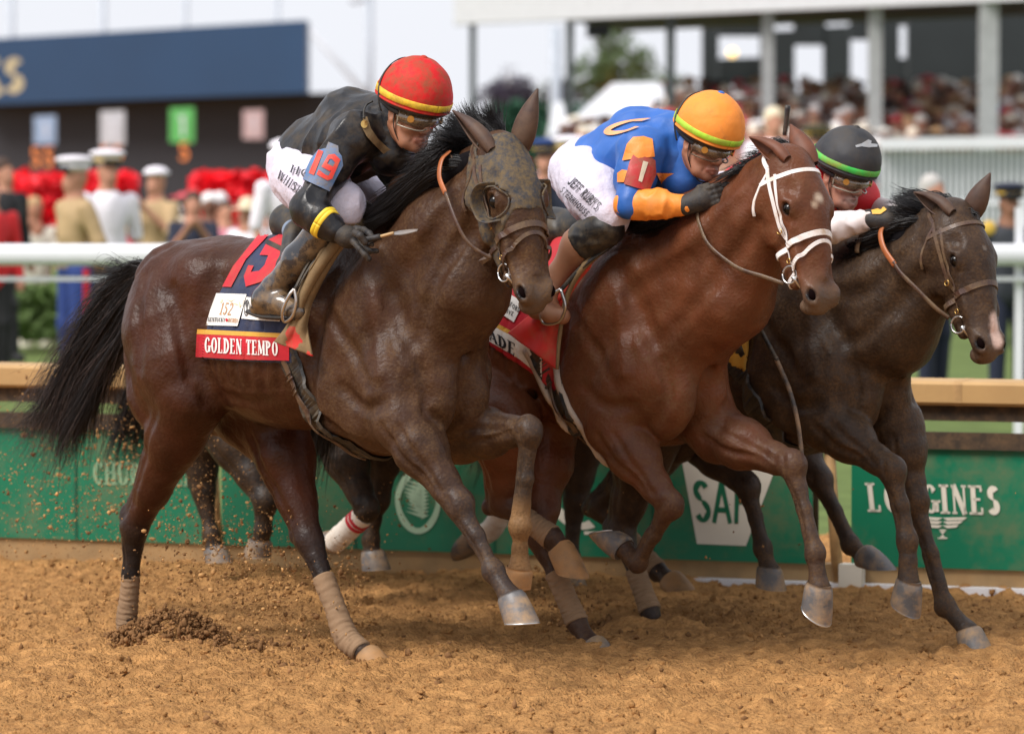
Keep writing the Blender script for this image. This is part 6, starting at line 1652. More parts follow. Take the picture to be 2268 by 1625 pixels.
decal('badge_lettering', CS1, text2d('KENTUCKY', True, .16, .08, .06), M_TXTK, PB, .0065, 5, quad=zz([(218, 918), (392, 925), (388, 965), (212, 962)]))
decal('badge_lettering', CS1, text2d('DERBY', True, .16, .08, .06), M_TXTB, PB, .0065, 5, quad=zz([(424, 926), (525, 930), (520, 972), (418, 968)]))
decal('badge_lettering', CS1, [zz([(405 + 13 * math.cos(a), 946 + 18 * math.sin(a)) for a in np.linspace(0, 6, 10)])], M_RCLOTH, PB, .0065, 5)
for q in ([(335, 770), (360, 730), (370, 742), (352, 772)], [(395, 735), (450, 760), (505, 730), (455, 748)], [(515, 715), (550, 800), (535, 825), (530, 760)], [(470, 770), (520, 785), (525, 800), (480, 785)]):
    decal('badge_mark', CS1, [zz(q)], M_GOLDL, PB, .006, 5)
PW = decal('sponsor_badge', CS1, [zz([(608, 712), (760, 735), (950, 790), (948, 962), (740, 950), (555, 932), (578, 820)])], M_WCLOTH, CL1, .0038)
m_ = _arc(.5, .5, .5, .5, 0, 360, .07, .07, 28); decal('badge_ring', CS1, m_, M_TXTK, PW, .0062, 5, quad=zz([(590, 735), (642, 745), (630, 905), (575, 908)]))
decal('badge_ring', CS1, [[(x * .5 + .25, y * .4 + .5) for x, y in p] for p in text2d('W', False)] + [[(x * .35 + .4, y * .35 + .15) for x, y in p] for p in text2d('R', False)], M_TXTK, PW, .0062, 5, quad=zz([(590, 735), (642, 745), (630, 905), (575, 908)]))
girth(H1, S1, HORSE1, .80, -.50, M_BLKL, .115, True, M_BRN)
# saddle: low racing tree with cantle, flap and leather
SD = SDF(); g5 = (.5,) * 3
SD.chain([L(.50, 0, 1.66), L(.62, 0, 1.645), L(.80, 0, 1.665), L(.92, 0, 1.70)], (.075, .085, .07, .05), .05, g5)
for g in (1, -1): SD.chain([L(.66, .10 * g, 1.62), L(.74, .22 * g, 1.50), L(.80, .27 * g, 1.38)], (.05, .03, .022), .04, g5)
SAD = sdfmesh('saddle', SD, .009, M_BLKL, HORSE1, usecol=False)
m = MB(); V, F = sphere(h(648, 512, .10), .055, 20, 12, (1, .5, .8), np.array([H1.h, H1.n, (0, 0, 1.)])); mk('cantle', V, F, mat('cantle_grey_leather', (.16, .22, .32), rough=.3, coat=.4), SAD)
m = MB(); p, nn = onpath(CS1_ if False else SDF(), [], 2) if False else (None, None)
q = [cast(CS1, *c, off=.006) for c in ((590, 535), (602, 541), (617, 548), (632, 556))]
m.add(*ribbon(q, [_n(CAM - q[0])] * 4, .020, .004)); m.build('strap_end', M_BLKL, SAD)
# stirrup
m = MB(); st_ = [h(652, 640, .37), h(656, 668, .37), h(648, 700, .37), h(630, 712, .37), h(626, 690, .39), h(640, 655, .385), h(652, 640, .37)]
m.tube(st_, .0065, 8, 40); STI = m.build('stirrup', STEEL, SAD, True)
m = MB(); m.tube([h(652, 642, .37), h(678, 590, .33), h(712, 535, .28), h(742, 500, .22)], .0075, 6, 16, flat=.4, up=H1.n); m.tube([h(655, 642, .365), h(690, 585, .32), h(722, 540, .27), h(752, 505, .22)], .006, 6, 16, flat=.4, up=H1.n); m.build('stirrup_leather', M_BLKL, SAD, True)
# rolled towel with a flared end
def fan(ln, par, rib, edge, mt, name='saddle_towel'):
    V = []; n = len(rib)
    N_ = 70; A = catmull(rib, N_); B_ = catmull(edge, N_); V = []; m_ = 34
    for i in range(N_):
        for j in range(m_):
            t = j / (m_ - 1); nrm = _n(CAM - A[i])
            V.append(A[i] * (1 - t) + B_[i] * t + nrm * (.016 * math.sin(t * math.pi) + .006 * math.sin(t * 13 + i * .09) + .004 * math.sin(i * .33 + t * 5)))
    F = [(i * m_ + j, i * m_ + j + 1, (i + 1) * m_ + j + 1, (i + 1) * m_ + j) for i in range(N_ - 1) for j in range(m_ - 1)]
    o = mk(name, np.array(V), F, mt, par); md = o.modifiers.new('thick', 'SOLIDIFY'); md.thickness = .009; return o
TW = fan(H1, HORSE1, [h(795, 482, .13), h(720, 548, .29), h(668, 626, .335), h(641, 716, .345), h(611, 757, .345)], [h(822, 492, .12), h(757, 548, .25), h(697, 650, .305), h(682, 710, .32), h(694, 789, .325)], M_TOWEL)
tws = SDF()
m = MB(); m.tube([h(800, 486, .15), h(738, 548, .285), h(684, 632, .34), h(657, 708, .35)], [.016, .022, .018, .008], 12, 30); m.build('rolled_edge', M_TOWEL, TW, True)
V = np.array([v.co[:] for v in TW.data.vertices]); pv = np.stack(proj(V), 1)
fc = np.array([pv[list(p.vertices)].mean(0) for p in TW.data.polygons]); fa = np.arctan2(fc[:, 1] - 752, fc[:, 0] - 652)
fm = ((((fc[:, 0] - 652) / 16) ** 2 + ((fc[:, 1] - 752) / 27) ** 2) < 1 + .25 * np.sin(fa * 3 + 1) + .15 * np.sin(fa * 7)) | ((fc[:, 0] - fc[:, 1]) * 0 + fc[:, 1] > 782 + 6 * np.sin(fc[:, 0] * .3))
TW.data.materials.append(mat('muddy_red_towel', (.50, .025, .02), rough=.8, var=.25, dirt=.8, dirtcol=(.24, .13, .06), dscale=12, dthr=.55)); TW.data.polygons.foreach_set('material_index', fm.astype(np.int32))

# bandages
wrap(HORSE1, [nh['h'] + (nh['f'] - nh['h']) * .50, nh['h'] + (nh['f'] - nh['h']) * .75, nh['f'], nh['f'] + (nh['c'] - nh['f']) * .8], (.037, .038, .043, .042), BANDAGE)
wrap(HORSE1, [fh['h'] + (fh['f'] - fh['h']) * .38, fh['h'] + (fh['f'] - fh['h']) * .7, fh['f'], fh['f'] + (fh['c'] - fh['f']) * .75], (.044, .041, .050, .044), BANDAGE)

# hair of the first horse
G1 = [[(1122, 328, -.06), (1112, 288, -.06), (1100, 262, -.06), (1104, 238, -.06)], [(1112, 330, -.06), (1086, 285, -.06), (1066, 262, -.06), (1050, 246, -.06)],
      [(1098, 334, -.06), (1060, 300, -.05), (1030, 278, -.04), (1000, 266, -.03)], [(1080, 342, -.05), (1040, 318, -.03), (1005, 302, .02), (968, 292, .08)],
      [(1062, 352, -.04), (1015, 334, .0), (970, 330, .12), (930, 345, .13)], [(1040, 360, .05), (980, 355, .10), (920, 385, .14), (870, 430, .15), (815, 478, .13)],
      [(1005, 385, .05), (950, 400, .11), (900, 430, .13), (850, 465, .14), (808, 492, .13)], [(955, 418, .05), (915, 440, .11), (870, 468, .13), (815, 500, .13)], [(900, 445, .05), (875, 462, .10), (845, 480, .12), (805, 505, .12)]]
hair('mane', [[h(*p) for p in g] for g in G1], 3600, .0016, .022, HAIR, HORSE1, m=14, clump=34, seed=3)
# dark bed of hair under the strands
MS = SDF(); MS.chain([HD1.w(0, -.05, -.03), h(1040, 362, .03), h(985, 388, .06), h(930, 415, .07), h(870, 455, .08), h(820, 482, .08)], (.02, .03, .035, .045, .045, .025), .04, g5); MS.disp = folds(.006, 20, h(900, 440) - h(1000, 380), 6, 31)
sdfmesh('mane_bed', MS, .01, HAIRBED, HORSE1, usecol=False)
TG = [[(345, 598, 0), (310, 585, 0), (275, 592, .02), (240, 585, .03), (205, 610, .03)], [(345, 600, 0), (295, 600, 0), (240, 650, .02), (175, 760, .03), (118, 870, .04), (70, 925, .05), (15, 955, .05)],
      [(345, 605, 0), (300, 615, 0), (250, 680, .02), (200, 745, .03), (160, 820, .03), (130, 900, .03), (108, 970, .03)], [(345, 612, 0), (305, 640, 0), (255, 705, .02), (210, 775, .03), (178, 850, .03), (155, 930, .03), (132, 1010, .03)],
      [(345, 618, 0), (312, 660, 0), (270, 735, .02), (225, 810, .03), (190, 890, .03), (160, 960, .03), (142, 1035, .03)], [(345, 622, 0), (318, 672, 0), (282, 745, .0), (245, 810, .0), (215, 880, .02), (190, 940, .02)]]
hair('tail', [[h(*p) for p in g] for g in TG], 3000, .0015, .032, HAIR, HORSE1, m=20, clump=90, seed=9, wave=.03, lenvar=.45)

TG2 = [[(345, 604, 0), (280, 600, 0), (205, 655, .02), (140, 770, .03), (80, 880, .04), (25, 930, .05), (-5, 945, .05)], [(345, 612, 0), (290, 640, 0), (225, 740, .02), (165, 850, .03), (125, 960, .03), (100, 1040, .03), (70, 1020, .03)],
       [(345, 620, 0), (310, 680, 0), (265, 770, .02), (225, 850, .02), (200, 930, .02), (215, 985, .02)]]
hair('tail_wisps', [[h(*p) for p in g] for g in TG2], 420, .0012, .075, mat('brown_hair_wisps', (.055, .038, .034), rough=.5, var=.4), HORSE1, m=20, clump=70, seed=19, wave=.04, lenvar=.4)
# ---- tack of the second horse
h = H2.H; L = H2.L; hd = HD2
def near_head(S, hd, m=.06):
    X = SDF(); hd.build(X, (.1,) * 3, (.1,) * 3); lo, hi = X.bounds(m); T = SDF(); T.p = [p for p in S.p if (p[2] > lo).all() and (p[1] < hi).all()]; return T
S2L = near_head(S2, hd); bridle(hd, S2L, M_WBR, HORSE2, z_n=.335, wd=.020)
m = MB(); m.tube([h(1735, 628, .12), h(1690, 612, .14), h(1632, 592, .16), h(1572, 545, .17), h(1550, 500, .16), h(1545, 470, .14), h(1558, 448, .13)], .008, 8, 40, flat=.5, up=H2.n); RN2 = m.build('rein', M_BRN, HORSE2, True)
def cloth2(ln, S, par, a_l, sl, a_r, z0, zsl, mt, off=.012, vox=.011, zs=1.14):
    f = lambda a, s_, z: np.maximum(np.maximum(a_l + (z - zs) * sl - a, a - a_r), (z0 - zsl * (a - .58)) - z)
    q = np.array([ln.L(a_l - .1, .5, z0 - .3), ln.L(a_r + .1, -.5, 1.85), ln.L(a_l - .1, -.5, 1.85), ln.L(a_r + .1, .5, z0)])
    o = sdfmesh('saddle_cloth', S, vox, mt, par, off=off, clip=azclip(ln, f), lo=q.min(0), hi=q.max(0), usecol=False); return o, OffS(S, off)
CL2, CS2 = cloth2(H2, S2, HORSE2, .22, .37, .95, 1.205, .55, M_RCLOTH)
decal('gold_stripe', CS2, [[(1040, 690), (1082, 706), (1200, 768), (1200, 778), (1080, 716), (1040, 700)]], M_YCLOTH, CL2, .003)
decal('white_border', CS2, [[(1040, 700), (1080, 716), (1200, 778), (1200, 835), (1150, 795), (1040, 730)]], M_WCLOTH, CL2, .003)
decal('name_lettering', CS2, text2d('ADE', True, .19, .07, .07), M_TXTK, CL2, .005, 6, quad=[(1080, 728), (1142, 762), (1140, 790), (1084, 752)])
zA = lambda L_: [(531.5 + .4362 * x, 88.6 + .4362 * y) for x, y in L_]
PW = decal('sponsor_badge', CS2, [zA([(1262, 1230), (1440, 1330), (1390, 1432), (1222, 1322)])], M_WCLOTH, CL2, .004)
decal('race_badge', CS2, [zA([(1215, 1190), (1258, 1212), (1225, 1300), (1190, 1280)])], M_WCLOTH, CL2, .004)
decal('badge_ring', CS2, _arc(.5, .5, .5, .5, 0, 360, .07, .07, 28) + [[(x * .5 + .25, y * .36 + .5) for x, y in p] for p in text2d('W', False)] + [[(x * .35 + .35, y * .33 + .15) for x, y in p] for p in text2d('R', False)], M_TXTK, PW, .006, 4, quad=zA([(1255, 1255), (1325, 1275), (1305, 1355), (1238, 1335)]))
decal('badge_lettering', CS2, text2d('WOODFORD', True, .15, .08, .12), M_TXTK, PW, .006, 4, quad=zA([(1318, 1292), (1425, 1362), (1418, 1385), (1308, 1315)]))
decal('badge_lettering', CS2, text2d('RESERVE', True, .15, .08, .12), M_TXTK, PW, .006, 4, quad=zA([(1305, 1332), (1392, 1382), (1385, 1402), (1298, 1352)]))
G2_ = girth(H2, S2, HORSE2, .86, -.55, M_BLKL, .11, True, M_BRN)
for sh__ in (-.055, .055):
    p, nn = ringpath(S2, L(.86 + sh__, 0, 1.16), H2.n, _n(np.array([0, 0, 1.]) - H2.h * .55), -182, 2, 70, .7, .004); mk('fleece_edge', *ribbon(p, nn, .022, .016), mat('dirty_fleece', (.42, .34, .27), rough=.9, bump=.5, bscale=120), G2_, True)
SD = SDF(); SD.chain([L(.52, 0, 1.63), L(.66, 0, 1.62), L(.86, 0, 1.64), L(.98, 0, 1.68)], (.075, .085, .07, .05), .05, g5)
for g in (1, -1): SD.chain([L(.70, .10 * g, 1.60), L(.78, .22 * g, 1.48), L(.84, .27 * g, 1.36)], (.05, .03, .022), .04, g5)
SAD2 = sdfmesh('saddle', SD, .011, M_BLKL, HORSE2, usecol=False)
m = MB(); m.tube([h(1242, 640, .36), h(1252, 680, .36), h(1238, 712, .35), h(1205, 716, .37), h(1200, 690, .38), h(1222, 655, .375), h(1242, 640, .36)], .0065, 8, 40); m.build('stirrup', STEEL, SAD2, True)
m = MB(); m.tube([h(1240, 645, .35), h(1290, 590, .31), h(1350, 545, .25)], .010, 6, 12, flat=.4, up=H2.n); m.build('stirrup_leather', M_BLKL, SAD2, True)
M_RTOW = mat('dusty_red_towel', (.58, .025, .02), rough=.75, var=.2, dirt=.8, dirtcol=(.30, .13, .06), dscale=6, dthr=.53, bump=.4, bscale=30)
TW2 = fan(H2, HORSE2, [h(1298, 572, .26), h(1258, 628, .30), h(1200, 680, .32), h(1128, 738, .335), ], [h(1335, 558, .22), h(1275, 628, .285), h(1242, 700, .305), h(1234, 818, .32)], M_RTOW)
m = MB(); m.tube([h(1380, 505, .16), h(1340, 545, .24), h(1285, 600, .31), h(1255, 660, .325), h(1240, 740, .325), h(1234, 818, .33)], [.020, .018, .012, .010, .008, .006], 10, 30); m.build('rolled_edge', M_TOWEL, TW2, True)
p1 = lambda d_, a, b, t: d_[a] + (d_[b] - d_[a]) * t
wrap(HORSE2, [p1(hh2a, 'h', 'f', .42), p1(hh2a, 'h', 'f', .75), hh2a['f']], (.043, .042, .047), BANDAGE, turns=8)
wrap(HORSE2, [p1(hh2b, 'h', 'f', .35), p1(hh2b, 'h', 'f', .75), hh2b['f']], (.044, .044, .050), BANDAGE, turns=7)
GM = [[(1768, 348, -.05), (1755, 330, -.05), (1742, 320, -.05), (1728, 322, -.05)], [(1755, 350, -.05), (1735, 335, -.05), (1712, 330, -.05)], [(1735, 360, -.05), (1700, 352, -.04), (1665, 362, -.02), (1640, 372, .02)], [(1700, 378, -.04), (1660, 378, .02), (1620, 392, .08), (1590, 420, .09)], [(1640, 400, .02), (1600, 430, .07), (1540, 470, .10), (1480, 500, .11)],
      [(1580, 440, .02), (1540, 470, .08), (1480, 500, .11), (1410, 505, .12)], [(1520, 470, .03), (1480, 492, .08), (1430, 505, .10), (1385, 500, .11)]]
hair('mane', [[h(*p) for p in g] for g in GM], 1700, .0022, .02, HAIR, HORSE2, m=12, clump=26, seed=13)
MS = SDF(); MS.chain([HD2.w(0, -.06, -.02), h(1690, 385, .01), h(1620, 425, .03), h(1550, 465, .05), h(1480, 488, .06), h(1400, 495, .06)], (.015, .02, .03, .035, .038, .025), .04, g5); sdfmesh('mane_bed', MS, .011, HAIRBED, HORSE2, usecol=False)
TL = lambda ln, z: [[ln.L(-.28, sd, 1.42 + z), ln.L(-.42, sd * 1.5, 1.38 + z), ln.L(-.60, sd * 2, 1.15 + z), ln.L(-.75, sd * 2.5, .85 + z), ln.L(-.85, sd * 3, .62 + z)] for sd in (-.03, .0, .03)]
hair('tail', TL(H2, -.02), 700, .0028, .05, HAIR, HORSE2, m=12, clump=20, seed=15)

# ---- tack of the third horse
h = H3.H; L = H3.L; hd = HD3
S3L = near_head(S3, hd); bridle(hd, S3L, M_BRN, HORSE3, z_n=.335, flash=False, wd=.020)
m = MB(); m.tube([h(2102, 705, .12), h(2070, 680, .15), h(2030, 640, .17), h(1995, 605, .18), h(1978, 580, .18)], .0095, 8, 40, flat=.5, up=H3.n); RN3 = m.build('rein', M_BRN, HORSE3, True)
m = MB(); m.tube([h(1982, 588, .18), h(1958, 552, .17), h(1950, 520, .15), h(1955, 500, .12)], .0135, 8, 24, flat=.4, up=H3.n); m.build('rein_grip', M_TAN, RN3, True)
m = MB(); m.tube([h(1945, 500, .12), h(1915, 515, .13), h(1900, 540, .14), h(1898, 560, .14)], .012, 8, 14, flat=.4, up=H3.n); m.build('rein_loop', M_BRN, RN3, True)
CL3, CS3 = cloth2(H3, S3, HORSE3, .22, .37, .95, 1.17, .3, M_YCLOTH, vox=.014)
girth(H3, S3, HORSE3, .86, -.55, M_BLKL, .11, False)
SD = SDF(); SD.chain([L(.52, 0, 1.60), L(.66, 0, 1.59), L(.86, 0, 1.61), L(.98, 0, 1.65)], (.075, .085, .07, .05), .05, g5); sdfmesh('saddle', SD, .014, M_BLKL, HORSE3, usecol=False)
wrap(HORSE3, [p1(hh3a, 'h', 'f', .5), p1(hh3a, 'h', 'f', .8), hh3a['f']], (.043, .042, .047), BANDAGE, turns=8)
wrap(HORSE3, [p1(hh3b, 'h', 'f', .4), p1(hh3b, 'h', 'f', .8), hh3b['f']], (.043, .042, .047), BANDAGE, turns=8)
GM = [[(2130, 472, -.05), (2115, 450, -.05), (2095, 440, -.05), (2060, 440, -.04)], [(2115, 472, -.05), (2080, 455, -.04), (2040, 446, -.02), (2000, 438, 0), (1982, 434, .02)], [(2090, 480, -.04), (2050, 472, .0), (2010, 470, .08), (1985, 462, .09)], [(2060, 490, .03), (2010, 490, .08), (1960, 500, .10), (1920, 520, .12)], [(2010, 515, .03), (1960, 525, .09), (1910, 545, .12), (1870, 560, .12)],
      [(1960, 540, .03), (1920, 555, .09), (1880, 570, .12), (1850, 575, .12)], [(2135, 468, .0), (2150, 470, -.01), (2165, 490, -.02), (2170, 505, -.02)]]
hair('mane', [[h(*p) for p in g] for g in GM], 1500, .0023, .02, HAIR, HORSE3, m=12, clump=26, seed=23)
MS = SDF(); MS.chain([HD3.w(0, -.06, -.02), h(2050, 500, .03), h(2000, 525, .05), h(1930, 545, .07), h(1860, 560, .07)], (.015, .022, .035, .038, .03), .04, g5); sdfmesh('mane_bed', MS, .012, HAIRBED, HORSE3, usecol=False)
hair('tail', TL(H3, -.05), 500, .0028, .05, HAIR, HORSE3, m=12, clump=20, seed=25)

# ---- two more horses mostly hidden behind the leaders
def hidden_horse(ln, dz, label, head, fore, hind, col, seed, leg=(.02, .017, .016)):
    S = SDF(); h = ln.H; horse_trunk(S, ln, col, cs=col, dz=dz)
    HD = Head(h(*head[0]), h(*head[1]), (-.76, -.64, -.06)); horse_neck(S, ln, col, (ln.L(1.35, 0, 1.55 + dz), HD.w(0, -.07, -.01)), (ln.L(1.45, 0, 1.40 + dz), HD.w(0, -.10, .12)), (ln.L(1.50, 0, 1.25 + dz), HD.w(0, -.15, .20)))
    HD.build(S, col, (.06, .045, .04), dust=.3); t = None; hv = []
    for sd, (e, k, f, c, b, tt) in zip((1, -1), fore):
        q = [h(*p, .13 * sd) for p in (e, k, f, c, b, tt)]; foreleg(S, ln, sd, *q[:4], body=col, leg=leg, z=dz, fd=(.3, .4, .6)); hv.append(q[3:])
    for sd, (e, k, f, c, b, tt) in zip((1, -1), hind):
        q = [h(*p, .12 * sd) for p in (e, k, f, c, b, tt)]; hindleg(S, ln, sd, *q[:4], body=col, leg=leg, z=dz, fd=(.3, .3, .5)); hv.append(q[3:])
    t = empty('race_horse', label, 'horse', 'race horses galloping abreast'); sdfmesh('body', S, .013, COAT, t, kc=.03); HD.eyes(t, EYE); HD.ears(t, EAR, EAR, ln.h * -.3 + np.array([0, 0, 1.]), ln.h * -.3 + np.array([0, 0, 1.]))
    for q in hv: hoof(t, *q, HORN)
    hair('tail', TL(ln, dz), 400, .003, .05, HAIR, t, m=10, clump=16, seed=seed)
    return t
H5 = Line(-1.22, 17.15, 46)
HORSE5 = hidden_horse(H5, -.12, 'dark horse whose legs show beneath the belly of the nearest horse, body hidden', ((1075, 430, 0), (1120, 680, 0)),
    [((745, 960), (812, 1128), (757, 1186), (738, 1203), (722, 1212), (712, 1208)), ((850, 960), (836, 1105), (822, 1195), (824, 1222), (828, 1262), (840, 1262))],
    [((500, 930), (588, 1108), (583, 1172), (577, 1198), (574, 1235), (560, 1235)), ((440, 930), (450, 1085), (468, 1185), (474, 1215), (480, 1245), (495, 1245))], (.016, .013, .012), 31)
H4 = Line(.12, 17.0, 46)
HORSE4 = hidden_horse(H4, -.14, 'dark brown horse hidden behind the bay, only its lower legs in view', ((1800, 520, 0), (1850, 760, 0)),
    [((1560, 975), (1655, 1078), (1690, 1212), (1702, 1258), (1700, 1300), (1722, 1306)), ((1745, 965), (1815, 1062), (1884, 1204), (1912, 1232), (1944, 1260), (1976, 1262))],
    [((1120, 930), (1132, 1105), (1086, 1174), (1050, 1190), (1024, 1205), (1018, 1222)), ((1290, 930), (1275, 1105), (1265, 1235), (1262, 1262), (1262, 1300), (1280, 1300))], (.03, .021, .018), 33, leg=(.035, .028, .025))
h = H5.H
M_WB = mat('white_bandage', (.72, .66, .58), rough=.8, dirt=.6, dirtcol=(.40, .26, .13), dscale=9, dthr=.56)
wb = wrap(HORSE5, [h(806, 1140, .13), h(757, 1186, .13), h(738, 1203, .13)], (.046, .05, .046), M_WB, turns=8)
for t_ in (.22, .36):
    a = h(806, 1140, .13); b = h(757, 1186, .13); c = a + (b - a) * t_; d_ = _n(b - a); V, F = tube([c - d_ * .008, c + d_ * .008], .0505, 24); mk('red_stripe', V, F, M_RCLOTH, wb)
h = H4.H; wrap(HORSE4, [h(1118, 1128, .12), h(1086, 1174, .12), h(1055, 1188, .12)], (.046, .048, .044), M_WB, turns=7)
# ------------------------------------------------------------------ people beyond the rails
def mc(name, c, r=.75): return bpy.data.materials.get(name) or mat(name, c, rough=r, var=.12, vscale=3)
KHAKI = mc('khaki_cotton', (.42, .29, .15)); NAVYC = mc('navy_wool', (.010, .014, .035)); ROYAL = mc('royal_blue_trousers', (.012, .035, .17)); WHC = mc('white_cotton', (.80, .76, .82)); CREAMC = mc('cream_felt', (.72, .62, .44)); REDC = mc('red_fabric', (.6, .015, .02)); OLIVE = mc('olive_cloth', (.075, .065, .03)); BLKC = mc('black_cloth', (.012, .012, .014)); GOLDC = mc('gold_trim', (.6, .38, .06)); HAIRG = mc('grey_hair', (.42, .40, .38)); HAIRB = mc('brown_hair', (.05, .025, .015)); SKN = mc('skin_tone', (.46, .22, .14)); SKD = mc('brown_skin', (.20, .09, .05)); PINKC = mc('pink_cloth', (.62, .22, .28))
def standing(label, px, top, Y, shirt, trous, hat=None, hatm=None, skin=SKN, face=0., stripe=None, arm='down', height=None, hairm=HAIRB, group='people standing beyond the turf rail', jacket=False, walk=0.):
    z1 = CAMZ - (top - 377) / FPX * Y; X = P(px, top, Y)[0]; H_ = height or z1; z0 = z1 - H_
    hatext = .06 if hat else 0; b = (H_ - hatext) / 1.78
    t = empty('person', label, 'person', group); fd = np.array([math.sin(face), -math.cos(face), 0]); rt = np.array([-fd[1], fd[0], 0]) * -1
    w = lambda x, y, z: np.array([X, Y, z0]) + b * (x * rt + y * fd + np.array([0, 0, z]))
    g = (.5,) * 3; S = SDF()
    hc = w(0, 0, 1.64); R = np.array([rt, fd, (0, 0, 1.)])
    S.ell(w(0, -.01, 1.665), np.array((.077, .095, .105)) * b, R, .03, g); S.ell(w(0, .03, 1.60), np.array((.06, .07, .085)) * b, R, .03, g); S.cap(w(0, .09, 1.63), w(0, .105, 1.605), .012, .014, .015, g)
    S.cap(w(0, -.01, 1.58), w(0, -.02, 1.45), .055 * b, .06 * b, .03, g); S.cap(w(0, 0, 1.45), w(0, 0, .95), .10, .09, .05, g)
    hands = []
    for s in (1, -1):
        S.cap(w(s * .078, 0, 1.63), w(s * .078, 0, 1.66), .012, .012, .01, g)
        if arm == 'up': sh, el, ha = w(s * .19, 0, 1.42), w(s * .22, .12, 1.20), w(s * .06, .28, 1.42)
        elif arm == 'back': sh, el, ha = w(s * .2, 0, 1.42), w(s * .27, -.08, 1.15), w(s * .10, -.18, .98)
        else: sh, el, ha = w(s * .2, 0, 1.42), w(s * .255, -.02, 1.13), w(s * .25, .06, .88)
        hands.append((sh, el, ha)); S.chain([sh, el, ha], (.045, .038, .028), .02, g); S.chain([ha, ha + (ha - el) * .22, ha + (ha - el) * .38 + fd * .01], (.03, .036, .02), .02, g)
        S.chain([w(s * .1, 0, .95), w(s * .1, .02 + walk * s * .18, .5), w(s * .1, -.0 + walk * s * .25, .07)], (.08, .055, .04), .03, g)
    sdfmesh('body', S, .017, skin, t, usecol=False)
    T = SDF(); T.chain([w(0, -.01, 1.40), w(0, 0, 1.22), w(0, 0, 1.0)], (.125 * b, .125 * b, .12 * b), .08, g); T.ell(w(0, 0, 1.33), np.array((.195, .12, .15)) * b, R, .06, g); T.ell(w(0, 0, 1.05), np.array((.165, .12, .15)) * b, R, .06, g)
    if jacket: T.ell(w(0, 0, .92), np.array((.185, .13, .16)) * b, R, .05, g)
    for sh, el, ha in hands: T.chain([sh, el] + ([el + (ha - el) * .92] if jacket or arm == 'back' else []), [.068 * b, .055 * b, .045 * b][:3 if (jacket or arm == 'back') else 2], .04, g)
    T.disp = lambda Q: .006 * noise3(Q * 14, 77); sdfmesh('jacket' if jacket else 'shirt', T, .02, shirt, t, usecol=False)
    K = SDF(); K.ell(w(0, 0, .96), np.array((.165, .115, .12)) * b, R, .05, g)
    for s in (1, -1): K.chain([w(s * .095, 0, .90), w(s * .105, .02 + walk * s * .18, .5), w(s * .105, walk * s * .25, .08)], (.10 * b, .078 * b, .062 * b), .04, g)
    TRo = sdfmesh('trousers', K, .022, trous, t, usecol=False)
    if stripe:
        for s in (1, -1): p, nn = onpath(K, [w(.20 * s, 0, .95), w(.19 * s, 0, .5), w(.18 * s, 0, .1)], 14, .003); mk('side_stripe', *ribbon(p, nn, .055, .006), stripe, TRo, False)
    for s in (1, -1):
        q = SDF(); q.cap(w(s * .105, walk * s * .25 - .05, .045), w(s * .11, walk * s * .25 + .12, .035), .048, .04, .02, g); sdfmesh('shoe', q, .02, BLKC, t, usecol=False)
    if hat == 'cap':
        q = SDF(); q.ell(w(0, -.0, 1.80), np.array((.145, .155, .035)) * b, R, .03, g); q.ell(w(0, -.01, 1.745), np.array((.105, .12, .05)) * b, R, .03, g)
        hh = sdfmesh('peaked_cap', q, .013, hatm, t, usecol=False); q = SDF(); q.cap(w(-.05, .10, 1.725), w(.05, .10, 1.725), .03, .03, .02, g); sdfmesh('peak', q, .012, BLKC, hh, usecol=False)
        V, F = tube([w(0, 0, 1.735), w(0, 0, 1.755)], .118 * b, 20); mk('cap_band', V, F, GOLDC if stripe is None else WHC, hh)
    elif hat == 'sailor':
        q = SDF(); q.ell(w(0, -.01, 1.76), np.array((.11, .12, .05)) * b, R, .03, g); q.ell(w(0, -.01, 1.745), np.array((.125, .135, .022)) * b, R, .02, g); sdfmesh('round_hat', q, .014, hatm, t, usecol=False)
    elif hat == 'brim':
        q = SDF(); q.ell(w(0, 0, 1.735), np.array((.20, .22, .018)) * b, R, .02, g); q.ell(w(0, 0, 1.79), np.array((.095, .11, .085)) * b, R, .03, g); sdfmesh('brimmed_hat', q, .014, hatm, t, usecol=False)
    else:
        q = SDF(); q.ell(w(0, -.025, 1.70), np.array((.086, .098, .095)) * b, R, .03, g); q.ell(w(0, -.05, 1.63), np.array((.08, .07, .08)) * b, R, .03, g); sdfmesh('hair', q, .014, hairm, t, usecol=False)
    return t
standing('man in a dark suit with a red garment at the left edge, striding', 8, 352, 36, BLKC, BLKC, face=.9, jacket=True, walk=.8, height=1.88)
standing('woman in a bright red coat at the extreme left edge', -22, 395, 34.5, REDC, BLKC, face=.5, jacket=True)
standing('marine in white cap, khaki shirt and blue trousers with red stripe', 165, 344, 33, KHAKI, ROYAL, 'cap', WHC, face=-1.0, stripe=REDC, arm='back')
standing('officer in white shirt and gold-banded white cap behind the marine', 238, 331, 35, WHC, NAVYC, 'cap', WHC, face=.5)
standing('serviceman in khaki with a round white hat', 345, 362, 38, KHAKI, ROYAL, 'sailor', WHC, face=-.5, arm='up')
standing('spectator in navy raising a phone in both hands', 428, 425, 36, NAVYC, NAVYC, face=.1, arm='up', height=1.65)
standing('spectator in a cream cowboy hat in front of the red flowers', 548, 440, 40, WHC, NAVYC, 'brim', CREAMC, face=-.4, height=1.6)
standing('sailor in all-white uniform half hidden behind the jockey in black', 632, 300, 33, WHC, WHC, 'sailor', WHC, face=.6, height=2.0)
standing('spectator in white shirt with brown hair beside the phone user', 500, 445, 41, PINKC, NAVYC, face=.2, height=1.55)
